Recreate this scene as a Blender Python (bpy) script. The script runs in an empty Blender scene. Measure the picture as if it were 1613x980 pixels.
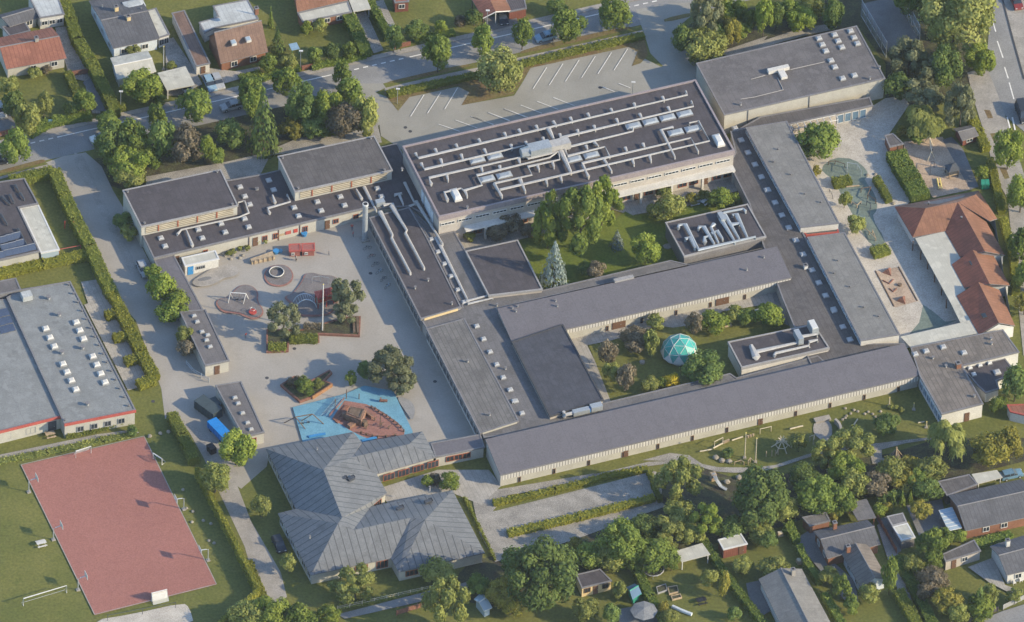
import bpy, bmesh, math, random
from mathutils import Vector, Matrix
random.seed(7)
R = math.radians
scene = bpy.context.scene
COL = scene.collection

# ------------------------------------------------------------------ camera
F = 20000.0; PW, PH = 1613.0, 980.0
EL = R(43.7); RHO = 0.035; DIST = F / 8.5
fwd = Vector((0, math.cos(EL), -math.sin(EL)))
r0 = Vector((1, 0, 0)); u0 = Vector((0, math.sin(EL), math.cos(EL)))
RX = (r0 * math.cos(RHO) + u0 * math.sin(RHO)); UX = (u0 * math.cos(RHO) - r0 * math.sin(RHO))
CAMP = -fwd * DIST
cd = bpy.data.cameras.new('camera'); cam = bpy.data.objects.new('camera', cd); COL.objects.link(cam)
m = Matrix.Identity(4)
for i in range(3):
    m[i][0] = RX[i]; m[i][1] = UX[i]; m[i][2] = -fwd[i]; m[i][3] = CAMP[i]
cam.matrix_world = m
cd.sensor_fit = 'HORIZONTAL'; cd.sensor_width = 36.0; cd.lens = F / PW * 36.0
cd.clip_start = 100; cd.clip_end = 9000
scene.camera = cam

# ------------------------------------------------------------------ light
SUN_EL, SUN_AZ = R(26.0), R(-14.6)           # sun stands to the right, a little towards the camera
sd = Vector((math.cos(SUN_EL) * math.cos(SUN_AZ), math.cos(SUN_EL) * math.sin(SUN_AZ), math.sin(SUN_EL)))
w = bpy.data.worlds.new("World"); scene.world = w; w.use_nodes = True
nt = w.node_tree
bg = nt.nodes['Background']; sky = nt.nodes.new('ShaderNodeTexSky')
sky.sky_type = 'NISHITA'; sky.sun_disc = False; sky.sun_elevation = SUN_EL
sky.sun_rotation = math.pi / 2 - SUN_AZ
sky.air_density = 1.0; sky.dust_density = 0.6; sky.ozone_density = 3.0
nt.links.new(sky.outputs[0], bg.inputs[0]); bg.inputs[1].default_value = 0.135
ld = bpy.data.lights.new('sun', 'SUN'); ld.energy = 2.9; ld.angle = R(0.5); ld.color = (1.0, 0.84, 0.56)
lo = bpy.data.objects.new('sun', ld); COL.objects.link(lo)
lo.rotation_euler = sd.to_track_quat('Z', 'Y').to_euler()
vs = scene.view_settings
vs.view_transform = 'Standard'; vs.look = 'None'; vs.exposure = 1.33; vs.gamma = 1.0; vs.use_curve_mapping = False
scene.cycles.max_bounces = 5; scene.cycles.transparent_max_bounces = 8

# ------------------------------------------------------------------ pixel survey -> ground plan (metres)
def G(p, z=0.0):
    d = fwd + RX * ((p[0] - PW / 2) / F) - UX * ((p[1] - PH / 2) / F)
    t = (z - CAMP.z) / d.z
    return CAMP + d * t
CR = {}
for i, x in enumerate((0, 400, 800, 1203)):
    for r_, y in zip('abde', (0, 240, 480, 730)):
        CR['%s%d' % (r_, i + 1)] = (x, y, 3.9195)
for k, x, y in (('f1', 0, 120), ('f2', 420, 40), ('f3', 620, 0), ('f4', 1393, 0), ('f5', 1393, 150), ('f6', 270, 350), ('f7', 400, 400), ('f8', 430, 560),
                ('g1', 630, 220), ('g2', 740, 150), ('g3', 950, 120), ('g4', 1040, 320), ('g5', 1100, 500), ('g6', 1090, 620), ('g7', 1270, 610), ('g8', 570, 250)):
    CR[k] = (x, y, 6.127)
CR['p'] = (0, 0, 1.0)
def c(k, *v):
    x, y, s = CR[k]
    return [(x + v[i] / s, y + v[i + 1] / s) for i in range(0, len(v), 2)]
def c1(k, x, y): return c(k, x, y)[0]
U = (G((900, 170)) - G((700, 215.4))).normalized()      # main axis of the school, along the street
UA = math.atan2(U.y, U.x)
V = Vector((-U.y, U.x, 0))                              # away from the camera

# ------------------------------------------------------------------ materials
M = {}
def newmat(name):
    mt = bpy.data.materials.new(name); mt.use_nodes = True
    n = mt.node_tree.nodes; b = n['Principled BSDF']; b.inputs['Specular IOR Level'].default_value = 0.3
    return mt, mt.node_tree, b
def mixc(t, fac, a, b, blend='MIX'):
    x = t.nodes.new('ShaderNodeMix'); x.data_type = 'RGBA'; x.blend_type = blend
    if hasattr(fac, 'links'): t.links.new(fac, x.inputs[0])
    else: x.inputs[0].default_value = fac
    for s, v in ((6, a), (7, b)):
        if hasattr(v, 'links'): t.links.new(v, x.inputs[s])
        else: x.inputs[s].default_value = (*v[:3], 1)
    return x.outputs[2]
def noise(t, scale, detail=4, rough=0.6, coord='Object'):
    tc = t.nodes.new('ShaderNodeTexCoord'); n = t.nodes.new('ShaderNodeTexNoise')
    n.inputs['Scale'].default_value = scale; n.inputs['Detail'].default_value = detail; n.inputs['Roughness'].default_value = rough
    t.links.new(tc.outputs[coord], n.inputs['Vector'])
    return n.outputs[0]
def ramp(t, src, lo_, hi_):
    mr = t.nodes.new('ShaderNodeMapRange'); mr.inputs[1].default_value = lo_; mr.inputs[2].default_value = hi_
    t.links.new(src, mr.inputs[0]); return mr.outputs[0]
def mul(col, f): return tuple(min(1, x * f) for x in col)
def mat(name, col, rough=0.85, n1=0.25, s1=0.35, n2=0.12, s2=4.0, col2=None, metal=0.0):
    mt, t, b = newmat(name)
    big = ramp(t, noise(t, s1), 0.35, 0.65)
    base = mixc(t, big, mul(col, 1 - n1), col2 or mul(col, 1 + n1))
    fine = ramp(t, noise(t, s2, 3), 0.3, 0.7)
    pt = ramp(t, noise(t, s1 * 1.9, 8, 0.68), 0.57, 0.66); base = mixc(t, pt, base, mul(col, 1 - n1 * .9)); o = mixc(t, n2 * 2, base, mixc(t, fine, (0.0, 0.0, 0.0), (1, 1, 1)), 'SOFT_LIGHT')
    t.links.new(o, b.inputs['Base Color']); b.inputs['Roughness'].default_value = rough; b.inputs['Metallic'].default_value = metal
    M[name] = mt; return mt
def striped(name, col, line, width=1.0, frac=0.08, axis=0, rough=0.85, n1=0.18, s1=0.3, metal=0.0, n2=0.1, cross=0, patch=1.0):
    """surface with real seams, joints or ribs every <width> metres (UV in metres)"""
    mt, t, b = newmat(name)
    big = ramp(t, noise(t, s1), 0.35, 0.65)
    base = mixc(t, big, mul(col, 1 - n1), mul(col, 1 + n1))
    fine = ramp(t, noise(t, 3.5, 4), 0.3, 0.7)
    base = mixc(t, n2 * 2, base, mixc(t, fine, (0, 0, 0), (1, 1, 1)), 'SOFT_LIGHT')
    pt = ramp(t, noise(t, 0.55, 7, 0.62), 0.54, 0.60); base = mixc(t, pt, base, mul(col, 1 + .16 * patch)); 
    p2 = ramp(t, noise(t, 0.21, 8, 0.7), 0.60, 0.66); base = mixc(t, p2, base, mul(col, 1 - .20 * patch))
    uv = t.nodes.new('ShaderNodeTexCoord'); sp = t.nodes.new('ShaderNodeSeparateXYZ'); t.links.new(uv.outputs['UV'], sp.inputs[0])
    def line_mask(ax, wd, fr):
        d = t.nodes.new('ShaderNodeMath'); d.operation = 'DIVIDE'; t.links.new(sp.outputs[ax], d.inputs[0]); d.inputs[1].default_value = wd
        f = t.nodes.new('ShaderNodeMath'); f.operation = 'FRACT'; t.links.new(d.outputs[0], f.inputs[0])
        l = t.nodes.new('ShaderNodeMath'); l.operation = 'LESS_THAN'; t.links.new(f.outputs[0], l.inputs[0]); l.inputs[1].default_value = fr
        return l.outputs[0]
    o = mixc(t, line_mask(axis, width, frac), base, line)
    if cross: o = mixc(t, line_mask(1 - axis, cross, 0.02), o, mixc(t, 0.5, base, line))
    t.links.new(o, b.inputs['Base Color']); b.inputs['Roughness'].default_value = rough; b.inputs['Metallic'].default_value = metal
    M[name] = mt; return mt
def glass(name, col):
    mt, t, b = newmat(name); b.inputs['Base Color'].default_value = (*col, 1); b.inputs['Roughness'].default_value = 0.12
    b.inputs['Specular IOR Level'].default_value = 0.6; M[name] = mt
def leafmat(name, a, bcol, trans=0.40):
    mt, t, b = newmat(name)
    at = t.nodes.new('ShaderNodeAttribute'); at.attribute_name = 'tint'
    oi = t.nodes.new('ShaderNodeObjectInfo')
    col = mixc(t, at.outputs['Fac'], a, bcol)
    hs = t.nodes.new('ShaderNodeHueSaturation')
    v = t.nodes.new('ShaderNodeMapRange'); v.inputs[3].default_value = 0.8; v.inputs[4].default_value = 1.2; t.links.new(oi.outputs['Random'], v.inputs[0])
    t.links.new(v.outputs[0], hs.inputs['Value']); t.links.new(col, hs.inputs['Color'])
    t.links.new(hs.outputs[0], b.inputs['Base Color']); b.inputs['Roughness'].default_value = 0.75; b.inputs['Specular IOR Level'].default_value = 0.15
    tr = t.nodes.new('ShaderNodeBsdfTranslucent'); t.links.new(hs.outputs[0], tr.inputs[0])
    ms = t.nodes.new('ShaderNodeMixShader'); ms.inputs[0].default_value = trans
    t.links.new(b.outputs[0], ms.inputs[1]); t.links.new(tr.outputs[0], ms.inputs[2])
    t.links.new(ms.outputs[0], t.nodes['Material Output'].inputs[0])
    M[name] = mt
def netmat(name, col, alpha):
    mt, t, b = newmat(name); b.inputs['Base Color'].default_value = (*col, 1); b.inputs['Alpha'].default_value = alpha; b.inputs['Roughness'].default_value = 0.6
    M[name] = mt

mat('lawn', (0.1010, 0.1120, 0.0225), n1=0.12, s1=0.10, n2=0.15, s2=2.0, col2=(0.1300, 0.1265, 0.0300))
mat('lawn_fresh', (0.0850, 0.1180, 0.0130), n1=0.12, s1=0.25, n2=0.15, s2=2.5, col2=(0.1080, 0.1290, 0.0160))
mat('lawn_dry', (0.165, 0.140, 0.050), n1=0.2, s1=0.2, n2=0.2, s2=2.5, col2=(0.135, 0.085, 0.040))
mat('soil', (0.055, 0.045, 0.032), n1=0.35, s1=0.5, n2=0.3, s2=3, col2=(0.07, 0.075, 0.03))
mat('asphalt', (0.205,0.200,0.194), n1=0.12, s1=0.12, n2=0.12, s2=5)
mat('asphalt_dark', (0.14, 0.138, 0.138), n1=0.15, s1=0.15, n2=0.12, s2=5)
mat('lot', (0.2431, 0.2319, 0.2030), n1=0.10, s1=0.10, n2=0.06, s2=4)
mat('yard', (0.2800, 0.2570, 0.2260), n1=0.09, s1=0.10, n2=0.05, s2=3)
striped('paving', (0.285, 0.265, 0.235), (0.18, 0.165, 0.145), 0.8, 0.06, cross=0.8, n1=0.14)
mat('concrete', (0.262, 0.240, 0.212), n1=0.14, s1=0.4)
mat('gravel', (0.24,0.222,0.195), n1=0.2, s1=0.3, n2=0.3, s2=6)
mat('sand', (0.350, 0.265, 0.195), n1=0.18, s1=0.3, n2=0.2, s2=5)
mat('sand_pale', (0.375, 0.340, 0.290), n1=0.12, s1=0.3, n2=0.2, s2=5)
mat('pitch_red', (0.2651, 0.1129, 0.0900), n1=0.05, s1=0.10, n2=0.12, s2=4)
mat('rubber_grey', (0.150, 0.135, 0.132), n1=0.12, s1=0.5)
mat('rubber_red', (0.235,0.115,0.092), n1=0.12, s1=0.5)
mat('rubber_blue', (0.115, 0.255, 0.335), n1=0.10, s1=0.4)
mat('rubber_green', (0.130, 0.162, 0.138), n1=0.15, s1=0.4)
mat('line_white', (0.62, 0.60, 0.56), n1=0.12, s1=1.0)
striped('felt', (0.0624, 0.0548, 0.0593), (0.0503, 0.0439, 0.0483), 1.0, 0.07, n1=0.14, cross=7.0)
striped('felt_dark', (0.052, 0.054, 0.066), (0.042, 0.043, 0.053), 1.0, 0.07, n1=0.12, cross=7.0)
striped('felt_warm', (0.088,0.080,0.078), (0.066,0.060,0.058), 1.0, 0.09, n1=0.18, cross=7.0)
striped('felt_light', (0.118,0.112,0.112), (0.096,0.092,0.092), 1.0, 0.07, n1=0.16, cross=6.0)
striped('felt_mid', (0.1142, 0.1068, 0.1165), (0.1006, 0.0939, 0.1033), 3.4, 0.03, n1=0.05, patch=0.3)
striped('felt_grey', (0.1615, 0.1551, 0.1440), (0.1300, 0.1248, 0.1167), 1.2, 0.06, n1=0.12, cross=9.0)
striped('felt_hall', (0.1120, 0.1028, 0.1016), (0.0902, 0.0826, 0.0818), 1.2, 0.05, n1=0.16, cross=10.0)
striped('felt_blue', (0.1787, 0.1835, 0.1796), (0.1512, 0.1570, 0.1544), 6.0, 0.012, n1=0.10, cross=9.0)
striped('cement_sheet', (0.125, 0.118, 0.112), (0.085, 0.080, 0.078), 0.9, 0.14, n1=0.18)
striped('cement_warm', (0.145, 0.125, 0.108), (0.100, 0.086, 0.076), 0.9, 0.14, n1=0.2)
striped('zinc', (0.1249, 0.1301, 0.1362), (0.0607, 0.0644, 0.0704), 1.35, 0.13, n1=0.10, rough=0.6)
striped('tile_red', (0.2154, 0.0889, 0.0593), (0.1377, 0.0517, 0.0347), 0.8, 0.12, n1=0.16, cross=1.2)
striped('tile_west_shade', (0.215, 0.074, 0.046), (0.150, 0.050, 0.032), 0.8, 0.12, n1=0.16, cross=1.2)  # kindergarten red tile with the west slopes' shade put into its colour
striped('tile_orange', (0.1868, 0.0919, 0.0573), (0.1412, 0.0662, 0.0421), 0.8, 0.12, n1=0.14, cross=1.2)
striped('tile_brown', (0.150,0.096,0.074), (0.115,0.07,0.055), 0.8, 0.12, n1=0.14, cross=1.2)
striped('tile_dark', (0.085, 0.085, 0.092), (0.060, 0.060, 0.066), 0.8, 0.12, n1=0.14, cross=1.2)
striped('sheet_white', (0.3855, 0.3698, 0.3139), (0.3242, 0.3110, 0.2665), 1.1, 0.05, n1=0.06, n2=0.05)
striped('sheet_pale', (0.36, 0.37, 0.36), (0.28, 0.29, 0.29), 0.9, 0.10, n1=0.10)
striped('ribs', (0.46, 0.44, 0.40), (0.22, 0.21, 0.20), 0.56, 0.38, n1=0.06, n2=0.04)
striped('louvre', (0.42, 0.37, 0.28), (0.17, 0.14, 0.10), 0.42, 0.42, axis=1, n1=0.08, n2=0.05)
mat('cream', (0.3601, 0.3450, 0.3009), n1=0.08, s1=0.4, n2=0.12, s2=7)
mat('greige', (0.36, 0.325, 0.285), n1=0.08, s1=0.4, n2=0.12, s2=7)
mat('white_wall', (0.47,0.46,0.43), n1=0.06, s1=0.5)
mat('blue_wall', (0.46, 0.50, 0.53), n1=0.06, s1=0.5)
mat('yellow_wall', (0.52, 0.40, 0.22), n1=0.06, s1=0.5)
striped('brick_red', (0.20,0.092,0.055), (0.15,0.075,0.05), 0.25, 0.15, axis=1, n1=0.15)
striped('boards_dark', (0.075, 0.066, 0.07), (0.04, 0.035, 0.04), 0.4, 0.15, n1=0.12)
striped('boards_red', (0.18,0.065,0.045), (0.11,0.04,0.03), 0.4, 0.15, n1=0.15)
striped('boards_brown', (0.20, 0.105, 0.075), (0.12, 0.06, 0.045), 0.4, 0.15, n1=0.2)
mat('trim_pale', (0.25, 0.24, 0.235), n1=0.08)
mat('trim_grey', (0.16, 0.155, 0.16), n1=0.1)
mat('trim_dark', (0.05, 0.05, 0.055), n1=0.1)
mat('trim_red', (0.33, 0.075, 0.06), n1=0.1)
mat('trim_plum', (0.235, 0.20, 0.205), n1=0.08)
mat('white', (0.50,0.495,0.475), n1=0.05)
mat('offwhite', (0.48, 0.46, 0.42), n1=0.08)
mat('duct', (0.33, 0.32, 0.305), rough=0.55, n1=0.08, s1=1.5)
mat('steel', (0.32, 0.345, 0.36), rough=0.4, n1=0.08, metal=0.3)
mat('skin_dome', (0.33, 0.33, 0.325), rough=0.4, n1=0.06)
mat('frame_grey', (0.25, 0.25, 0.25), n1=0.1)
mat('red_frame', (0.27, 0.085, 0.045), n1=0.12)
mat('brown', (0.115, 0.062, 0.038), n1=0.2)
mat('wood', (0.34, 0.26, 0.17), n1=0.2, s1=1.5)
mat('wood_pale', (0.46, 0.40, 0.29), n1=0.15, s1=1.5)
mat('wood_dark', (0.12, 0.085, 0.06), n1=0.2, s1=1.5)
mat('wood_brown', (0.200, 0.115, 0.080), n1=0.3, s1=2.5)
mat('wood_red', (0.185, 0.088, 0.062), n1=0.25, s1=1.5)
mat('wood_orange', (0.26, 0.135, 0.065), n1=0.2, s1=1.5)
mat('bark', (0.10, 0.078, 0.058), n1=0.25, s1=2)
mat('bark_pale', (0.32, 0.30, 0.27), n1=0.25, s1=2)
mat('metal_dark', (0.05, 0.055, 0.065), rough=0.5, n1=0.1)
mat('metal_red', (0.36, 0.055, 0.04), rough=0.5, n1=0.1)
mat('metal_yellow', (0.62, 0.50, 0.16), rough=0.5, n1=0.1)
mat('plastic_blue', (0.04, 0.19, 0.40), rough=0.5, n1=0.1)
mat('door_blue', (0.035, 0.19, 0.42), rough=0.5, n1=0.1)
mat('plastic_green', (0.03, 0.22, 0.15), rough=0.5, n1=0.1)
mat('rope', (0.10, 0.14, 0.20), n1=0.1)
mat('black', (0.018, 0.018, 0.022), rough=0.6, n1=0.2)
mat('rock', (0.235, 0.210, 0.168), n1=0.2, s1=1.2)
mat('brick_fence', (0.20, 0.088, 0.060), n1=0.15)
mat('dome_green', (0.045, 0.28, 0.25), rough=0.35, n1=0.10)
mat('dome_white', (0.62, 0.64, 0.62), rough=0.4, n1=0.06)
mat('solar', (0.055, 0.075, 0.12), rough=0.25, n1=0.1)
mat('cloth_grey', (0.17, 0.175, 0.18), n1=0.1)
mat('flower_red', (0.25, 0.10, 0.08), n1=0.3, s1=3)
mat('skin', (0.45, 0.28, 0.20), n1=0.05)
mat('hair', (0.05, 0.035, 0.025), n1=0.1)
mat('cloth_navy', (0.04, 0.05, 0.09), n1=0.1)
mat('cloth_red', (0.35, 0.06, 0.05), n1=0.1)
mat('tyre', (0.02, 0.02, 0.02), n1=0.1)
for nm, cc in (('paint_blue', (0.20, 0.30, 0.38)), ('paint_silver', (0.30, 0.31, 0.32)), ('paint_dark', (0.03, 0.035, 0.045)), ('paint_white', (0.62, 0.62, 0.61)),
               ('paint_red', (0.17, 0.03, 0.03)), ('paint_sky', (0.10, 0.18, 0.25)), ('container_blue', (0.015, 0.17, 0.46)), ('container_dark', (0.045, 0.06, 0.065)), ('container_red', (0.27, 0.10, 0.08))):
    mat(nm, cc, rough=0.35, n1=0.05, s1=0.6)
glass('glass', (0.025, 0.032, 0.042)); glass('glass_blue', (0.10, 0.16, 0.22)); glass('glass_pale', (0.30, 0.36, 0.40)); glass('water', (0.05, 0.12, 0.14))
netmat('net', (0.42, 0.46, 0.52), 0.30); netmat('net_white', (0.75, 0.75, 0.75), 0.35)
leafmat('leaf_green', (0.109, 0.158, 0.032), (0.233, 0.284, 0.061))
leafmat('leaf_bright', (0.139, 0.192, 0.030), (0.265, 0.311, 0.059))
leafmat('leaf_yellow', (0.217, 0.240, 0.029), (0.398, 0.383, 0.064))
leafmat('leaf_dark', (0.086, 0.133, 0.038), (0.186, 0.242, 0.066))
leafmat('leaf_grey', (0.135, 0.150, 0.075), (0.235, 0.245, 0.135))
leafmat('leaf_blue', (0.134, 0.182, 0.158), (0.299, 0.339, 0.315))
leafmat('leaf_olive', (0.152, 0.176, 0.045), (0.319, 0.331, 0.095))
leafmat('leaf_brown', (0.129, 0.109, 0.069), (0.255, 0.211, 0.141))
leafmat('leaf_autumn', (0.191, 0.182, 0.035), (0.335, 0.299, 0.064))
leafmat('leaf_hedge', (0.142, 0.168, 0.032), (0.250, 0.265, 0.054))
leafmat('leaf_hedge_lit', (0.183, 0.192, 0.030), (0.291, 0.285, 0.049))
leafmat('leaf_willow', (0.250, 0.275, 0.070), (0.420, 0.435, 0.150))
leafmat('petal_yellow', (0.441, 0.347, 0.021), (0.578, 0.473, 0.053))

# ------------------------------------------------------------------ mesh helpers
class MB:
    def __init__(s): s.v = []; s.f = []; s.mi = []; s.mats = []; s.cur = 0; s.uvs = {}
    def use(s, m_):
        m_ = M[m_] if isinstance(m_, str) else m_
        if m_ not in s.mats: s.mats.append(m_)
        s.cur = s.mats.index(m_); return s
    def face(s, pts):
        n = len(s.v); s.v += [Vector(p) for p in pts]; s.f.append(tuple(range(n, n + len(pts)))); s.mi.append(s.cur)
    def poly_prism(s, pts, z0, z1, bottom=False):
        """pts ccw (seen from above)"""
        a = [Vector((p[0], p[1], z0)) for p in pts]; b = [Vector((p[0], p[1], z1)) for p in pts]; n = len(pts)
        s.face(b)
        for i in range(n): s.face([a[i], a[(i + 1) % n], b[(i + 1) % n], b[i]])
        if bottom: s.face(a[::-1])
    def box(s, cx, cy, z0, sx, sy, sz, ang=0.0):
        ca, sa = math.cos(ang), math.sin(ang); p = []
        for x, y in ((-sx / 2, -sy / 2), (sx / 2, -sy / 2), (sx / 2, sy / 2), (-sx / 2, sy / 2)):
            p.append((cx + x * ca - y * sa, cy + x * sa + y * ca))
        s.poly_prism(p, z0, z0 + sz, True)
    def tube(s, path, r, n=6, r1=None, cap=True):
        path = [Vector(p) for p in path]; rings = []; L = len(path)
        for i, p in enumerate(path):
            d = (path[min(i + 1, L - 1)] - path[max(i - 1, 0)])
            if d.length < 1e-6: d = Vector((0, 0, 1))
            d.normalize(); a = d.orthogonal().normalized()
            if abs(d.z) < 0.99: a = d.cross(Vector((0, 0, 1))).normalized()
            b = d.cross(a); rr = r if r1 is None else r + (r1 - r) * i / max(1, L - 1)
            if 0 < i < L - 1:
                d1 = (path[i] - path[i - 1]).normalized(); k = max(0.5, d1.dot(d)); 
            else: k = 1
            rings.append([p + (a * math.cos(2 * math.pi * j / n) / k + b * math.sin(2 * math.pi * j / n)) * rr for j in range(n)])
        for i in range(L - 1):
            for j in range(n):
                s.face([rings[i][j], rings[i][(j + 1) % n], rings[i + 1][(j + 1) % n], rings[i + 1][j]])
        if cap: s.face(rings[0][::-1]); s.face(rings[-1])
    def ball(s, cpt, r, n=8, m_=5, sz=1.0, jit=0.0):
        rows = []
        for i in range(m_ + 1):
            th = math.pi * i / m_; rr = r * math.sin(th)
            rows.append([Vector((cpt[0] + rr * math.cos(2 * math.pi * j / n) * (1 + random.uniform(-jit, jit)), cpt[1] + rr * math.sin(2 * math.pi * j / n) * (1 + random.uniform(-jit, jit)), cpt[2] + r * sz * math.cos(th))) for j in range(n)])
        for i in range(m_):
            for j in range(n):
                q = [rows[i][j], rows[i + 1][j], rows[i + 1][(j + 1) % n], rows[i][(j + 1) % n]]
                s.face(q)
    def mesh(s, name, off=Vector((0, 0, 0)), uv=True, merge=True, smooth=False):
        me = bpy.data.meshes.new(name)
        me.from_pydata([tuple(v - off) for v in s.v], [], s.f)
        for m_ in s.mats: me.materials.append(m_)
        me.polygons.foreach_set('material_index', s.mi)
        if smooth: me.polygons.foreach_set('use_smooth', [True] * len(s.f))
        if merge:
            bm = bmesh.new(); bm.from_mesh(me); bmesh.ops.remove_doubles(bm, verts=bm.verts, dist=0.0005); bmesh.ops.recalc_face_normals(bm, faces=bm.faces) if False else None
            bm.to_mesh(me); bm.free()
        if uv:
            l = me.uv_layers.new(name='UVMap')
            for p in me.polygons:
                n = p.normal
                if abs(n.z) > 0.97: h = U
                else: h = Vector((-n.y, n.x, 0)).normalized()
                g = n.cross(h)
                for li in p.loop_indices:
                    co = me.vertices[me.loops[li].vertex_index].co + off
                    l.data[li].uv = (co.dot(h), co.dot(g))
        me.update(); return me
    def build(s, name, parent=None, **k):
        off = parent_off(parent)
        o = bpy.data.objects.new(name, s.mesh(name, off, **k)); COL.objects.link(o)
        if parent: o.parent = parent
        return o
def parent_off(o):
    v = Vector((0, 0, 0))
    while o is not None:
        v += o.location; o = o.parent
    return v
def link(name, me, parent=None, loc=None):
    o = bpy.data.objects.new(name, me); COL.objects.link(o)
    if parent: o.parent = parent
    if loc is not None: o.location = loc
    return o
def thing(name, label, cat, loc, group=None, rz=0.0):
    o = bpy.data.objects.new(name, None); COL.objects.link(o); o.location = Vector(loc); o.rotation_euler.z = rz
    o.empty_display_size = 0.5
    o['label'] = label; o['category'] = cat
    if group: o['group'] = group
    return o
def tag(o, label, cat, group=None, kind=None):
    o['label'] = label; o['category'] = cat
    if group: o['group'] = group
    if kind: o['kind'] = kind
    return o
def copy_tree(o, parent=None):
    k = o.copy(); COL.objects.link(k); k.parent = parent
    for ch in o.children: copy_tree(ch, k)
    return k
def ccw(pts):
    a = sum(pts[i][0] * pts[(i + 1) % len(pts)][1] - pts[(i + 1) % len(pts)][0] * pts[i][1] for i in range(len(pts)))
    return pts if a > 0 else pts[::-1]
def W(px, z=0.0): return [G(p, z) for p in px]
def inset(pts, d):
    n = len(pts); out = []
    for i in range(n):
        a, b, e = Vector(pts[i - 1][:2]), Vector(pts[i][:2]), Vector(pts[(i + 1) % n][:2])
        d1 = (b - a).normalized(); d2 = (e - b).normalized(); n1 = Vector((-d1.y, d1.x)); n2 = Vector((-d2.y, d2.x))
        k = n1 + n2; k = k / max(0.25, k.length_squared) * 2
        out.append((b.x + k.x * d, b.y + k.y * d))
    return out
LAYER = [0.0]
def sheet(name, label, px, material, cat, z=None, parent=None, smooth=0):
    """flat ground surface traced on the ground plan"""
    if z is None: LAYER[0] += 0.0035; z = LAYER[0]
    pts = ccw([tuple(G(p, z)[:2]) for p in px])
    for _ in range(smooth):
        q = []
        for i in range(len(pts)):
            a, b = pts[i], pts[(i + 1) % len(pts)]
            q += [(a[0] * .75 + b[0] * .25, a[1] * .75 + b[1] * .25), (a[0] * .25 + b[0] * .75, a[1] * .25 + b[1] * .75)]
        pts = q
    b = MB().use(material); b.face([Vector((p[0], p[1], z)) for p in pts])
    o = b.build(name, parent, merge=False)
    if parent is None: tag(o, label, cat, kind='structure')
    o['z'] = z
    return o
def strip(px0, px1, wd, z):
    a, b = G(px0), G(px1); d = (b - a).normalized(); n = Vector((-d.y, d.x, 0)) * wd / 2
    return [Vector((p.x, p.y, z)) for p in (a - n, b - n, b + n, a + n)]
# ------------------------------------------------------------------ building helpers
class B: pass
def new_building(name, label, cat, px, z, group=None):
    b = B(); p = G(px, z); b.root = thing(name, label, cat, (p.x, p.y, 0), group); b.z = z; return b
def cen(pts): return sum((Vector((p[0], p[1], 0)) for p in pts), Vector((0, 0, 0))) / len(pts)
def block(b, px, z, wall='cream', roof='felt', trim='trim_grey', z0=0.0, ins=0.15, kerb=0.10, kw=0.28, fascia=0.30):
    """flat-roofed volume: wall + roof slab with a raised edge"""
    pts = ccw([tuple(G(p, z)[:2]) for p in px]); b.pts = pts
    w_ = MB().use(wall); wp = inset(pts, ins)
    for i in range(len(wp)):
        p, q = wp[i], wp[(i + 1) % len(wp)]
        w_.face([(p[0], p[1], z0), (q[0], q[1], z0), (q[0], q[1], z - fascia), (p[0], p[1], z - fascia)])
    w_.build('wall', b.root)
    r = MB().use(roof); ip = inset(pts, kw); n = len(pts)
    r.face([(p[0], p[1], z - 0.02) for p in ip])
    r.use(trim)
    for i in range(n):
        j = (i + 1) % n; p, q, pi, qi = pts[i], pts[j], ip[i], ip[j]
        r.face([(p[0], p[1], z - fascia), (q[0], q[1], z - fascia), (q[0], q[1], z + kerb), (p[0], p[1], z + kerb)])
        r.face([(p[0], p[1], z + kerb), (q[0], q[1], z + kerb), (qi[0], qi[1], z + kerb), (pi[0], pi[1], z + kerb)])
        r.face([(pi[0], pi[1], z + kerb), (qi[0], qi[1], z + kerb), (qi[0], qi[1], z - 0.02), (pi[0], pi[1], z - 0.02)])
        r.face([(q[0], q[1], z - fascia), (p[0], p[1], z - fascia), (wp[i][0], wp[i][1], z - fascia), (wp[j][0], wp[j][1], z - fascia)])
    r.build('roof', b.root)
    return b
def walls(b, px, z, top, mat_, ins=0.3, z0=0.0, name='wall'):
    pts = ccw([tuple(G(p, z)[:2]) for p in px]); wp = inset(pts, ins); w_ = MB().use(mat_); b.pts = pts
    for i in range(len(wp)):
        p, q = wp[i], wp[(i + 1) % len(wp)]
        w_.face([(p[0], p[1], z0), (q[0], q[1], z0), (q[0], q[1], top), (p[0], p[1], top)])
    w_.build(name, b.root); return b
def panels(b, faces, mat_, thick=0.18, name='roof', edge='trim_grey', parent=None):
    """sloped roof: list of faces, each a list of (px, z)"""
    r = MB(); E = {}
    wf = []
    for f in faces:
        P = [G(p, z) for p, z in f]
        n = Vector((0, 0, 0))
        for i in range(len(P)): n += P[i].cross(P[(i + 1) % len(P)])
        if n.z < 0: P = P[::-1]
        wf.append(P)
        for i in range(len(P)):
            a, q = P[i], P[(i + 1) % len(P)]
            k = tuple(sorted((tuple(round(x, 2) for x in a), tuple(round(x, 2) for x in q)))); E[k] = E.get(k, 0) + 1
    for P in wf:
        r.use(mat_); r.face(P); r.use(edge)
        for i in range(len(P)):
            a, q = P[i], P[(i + 1) % len(P)]
            k = tuple(sorted((tuple(round(x, 2) for x in a), tuple(round(x, 2) for x in q))))
            if E[k] == 1:
                d = Vector((0, 0, -thick)); r.face([a + d, q + d, q, a])
        r.face([p + Vector((0, 0, -thick)) for p in P][::-1])
    return r.build(name, parent or b.root)
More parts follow.
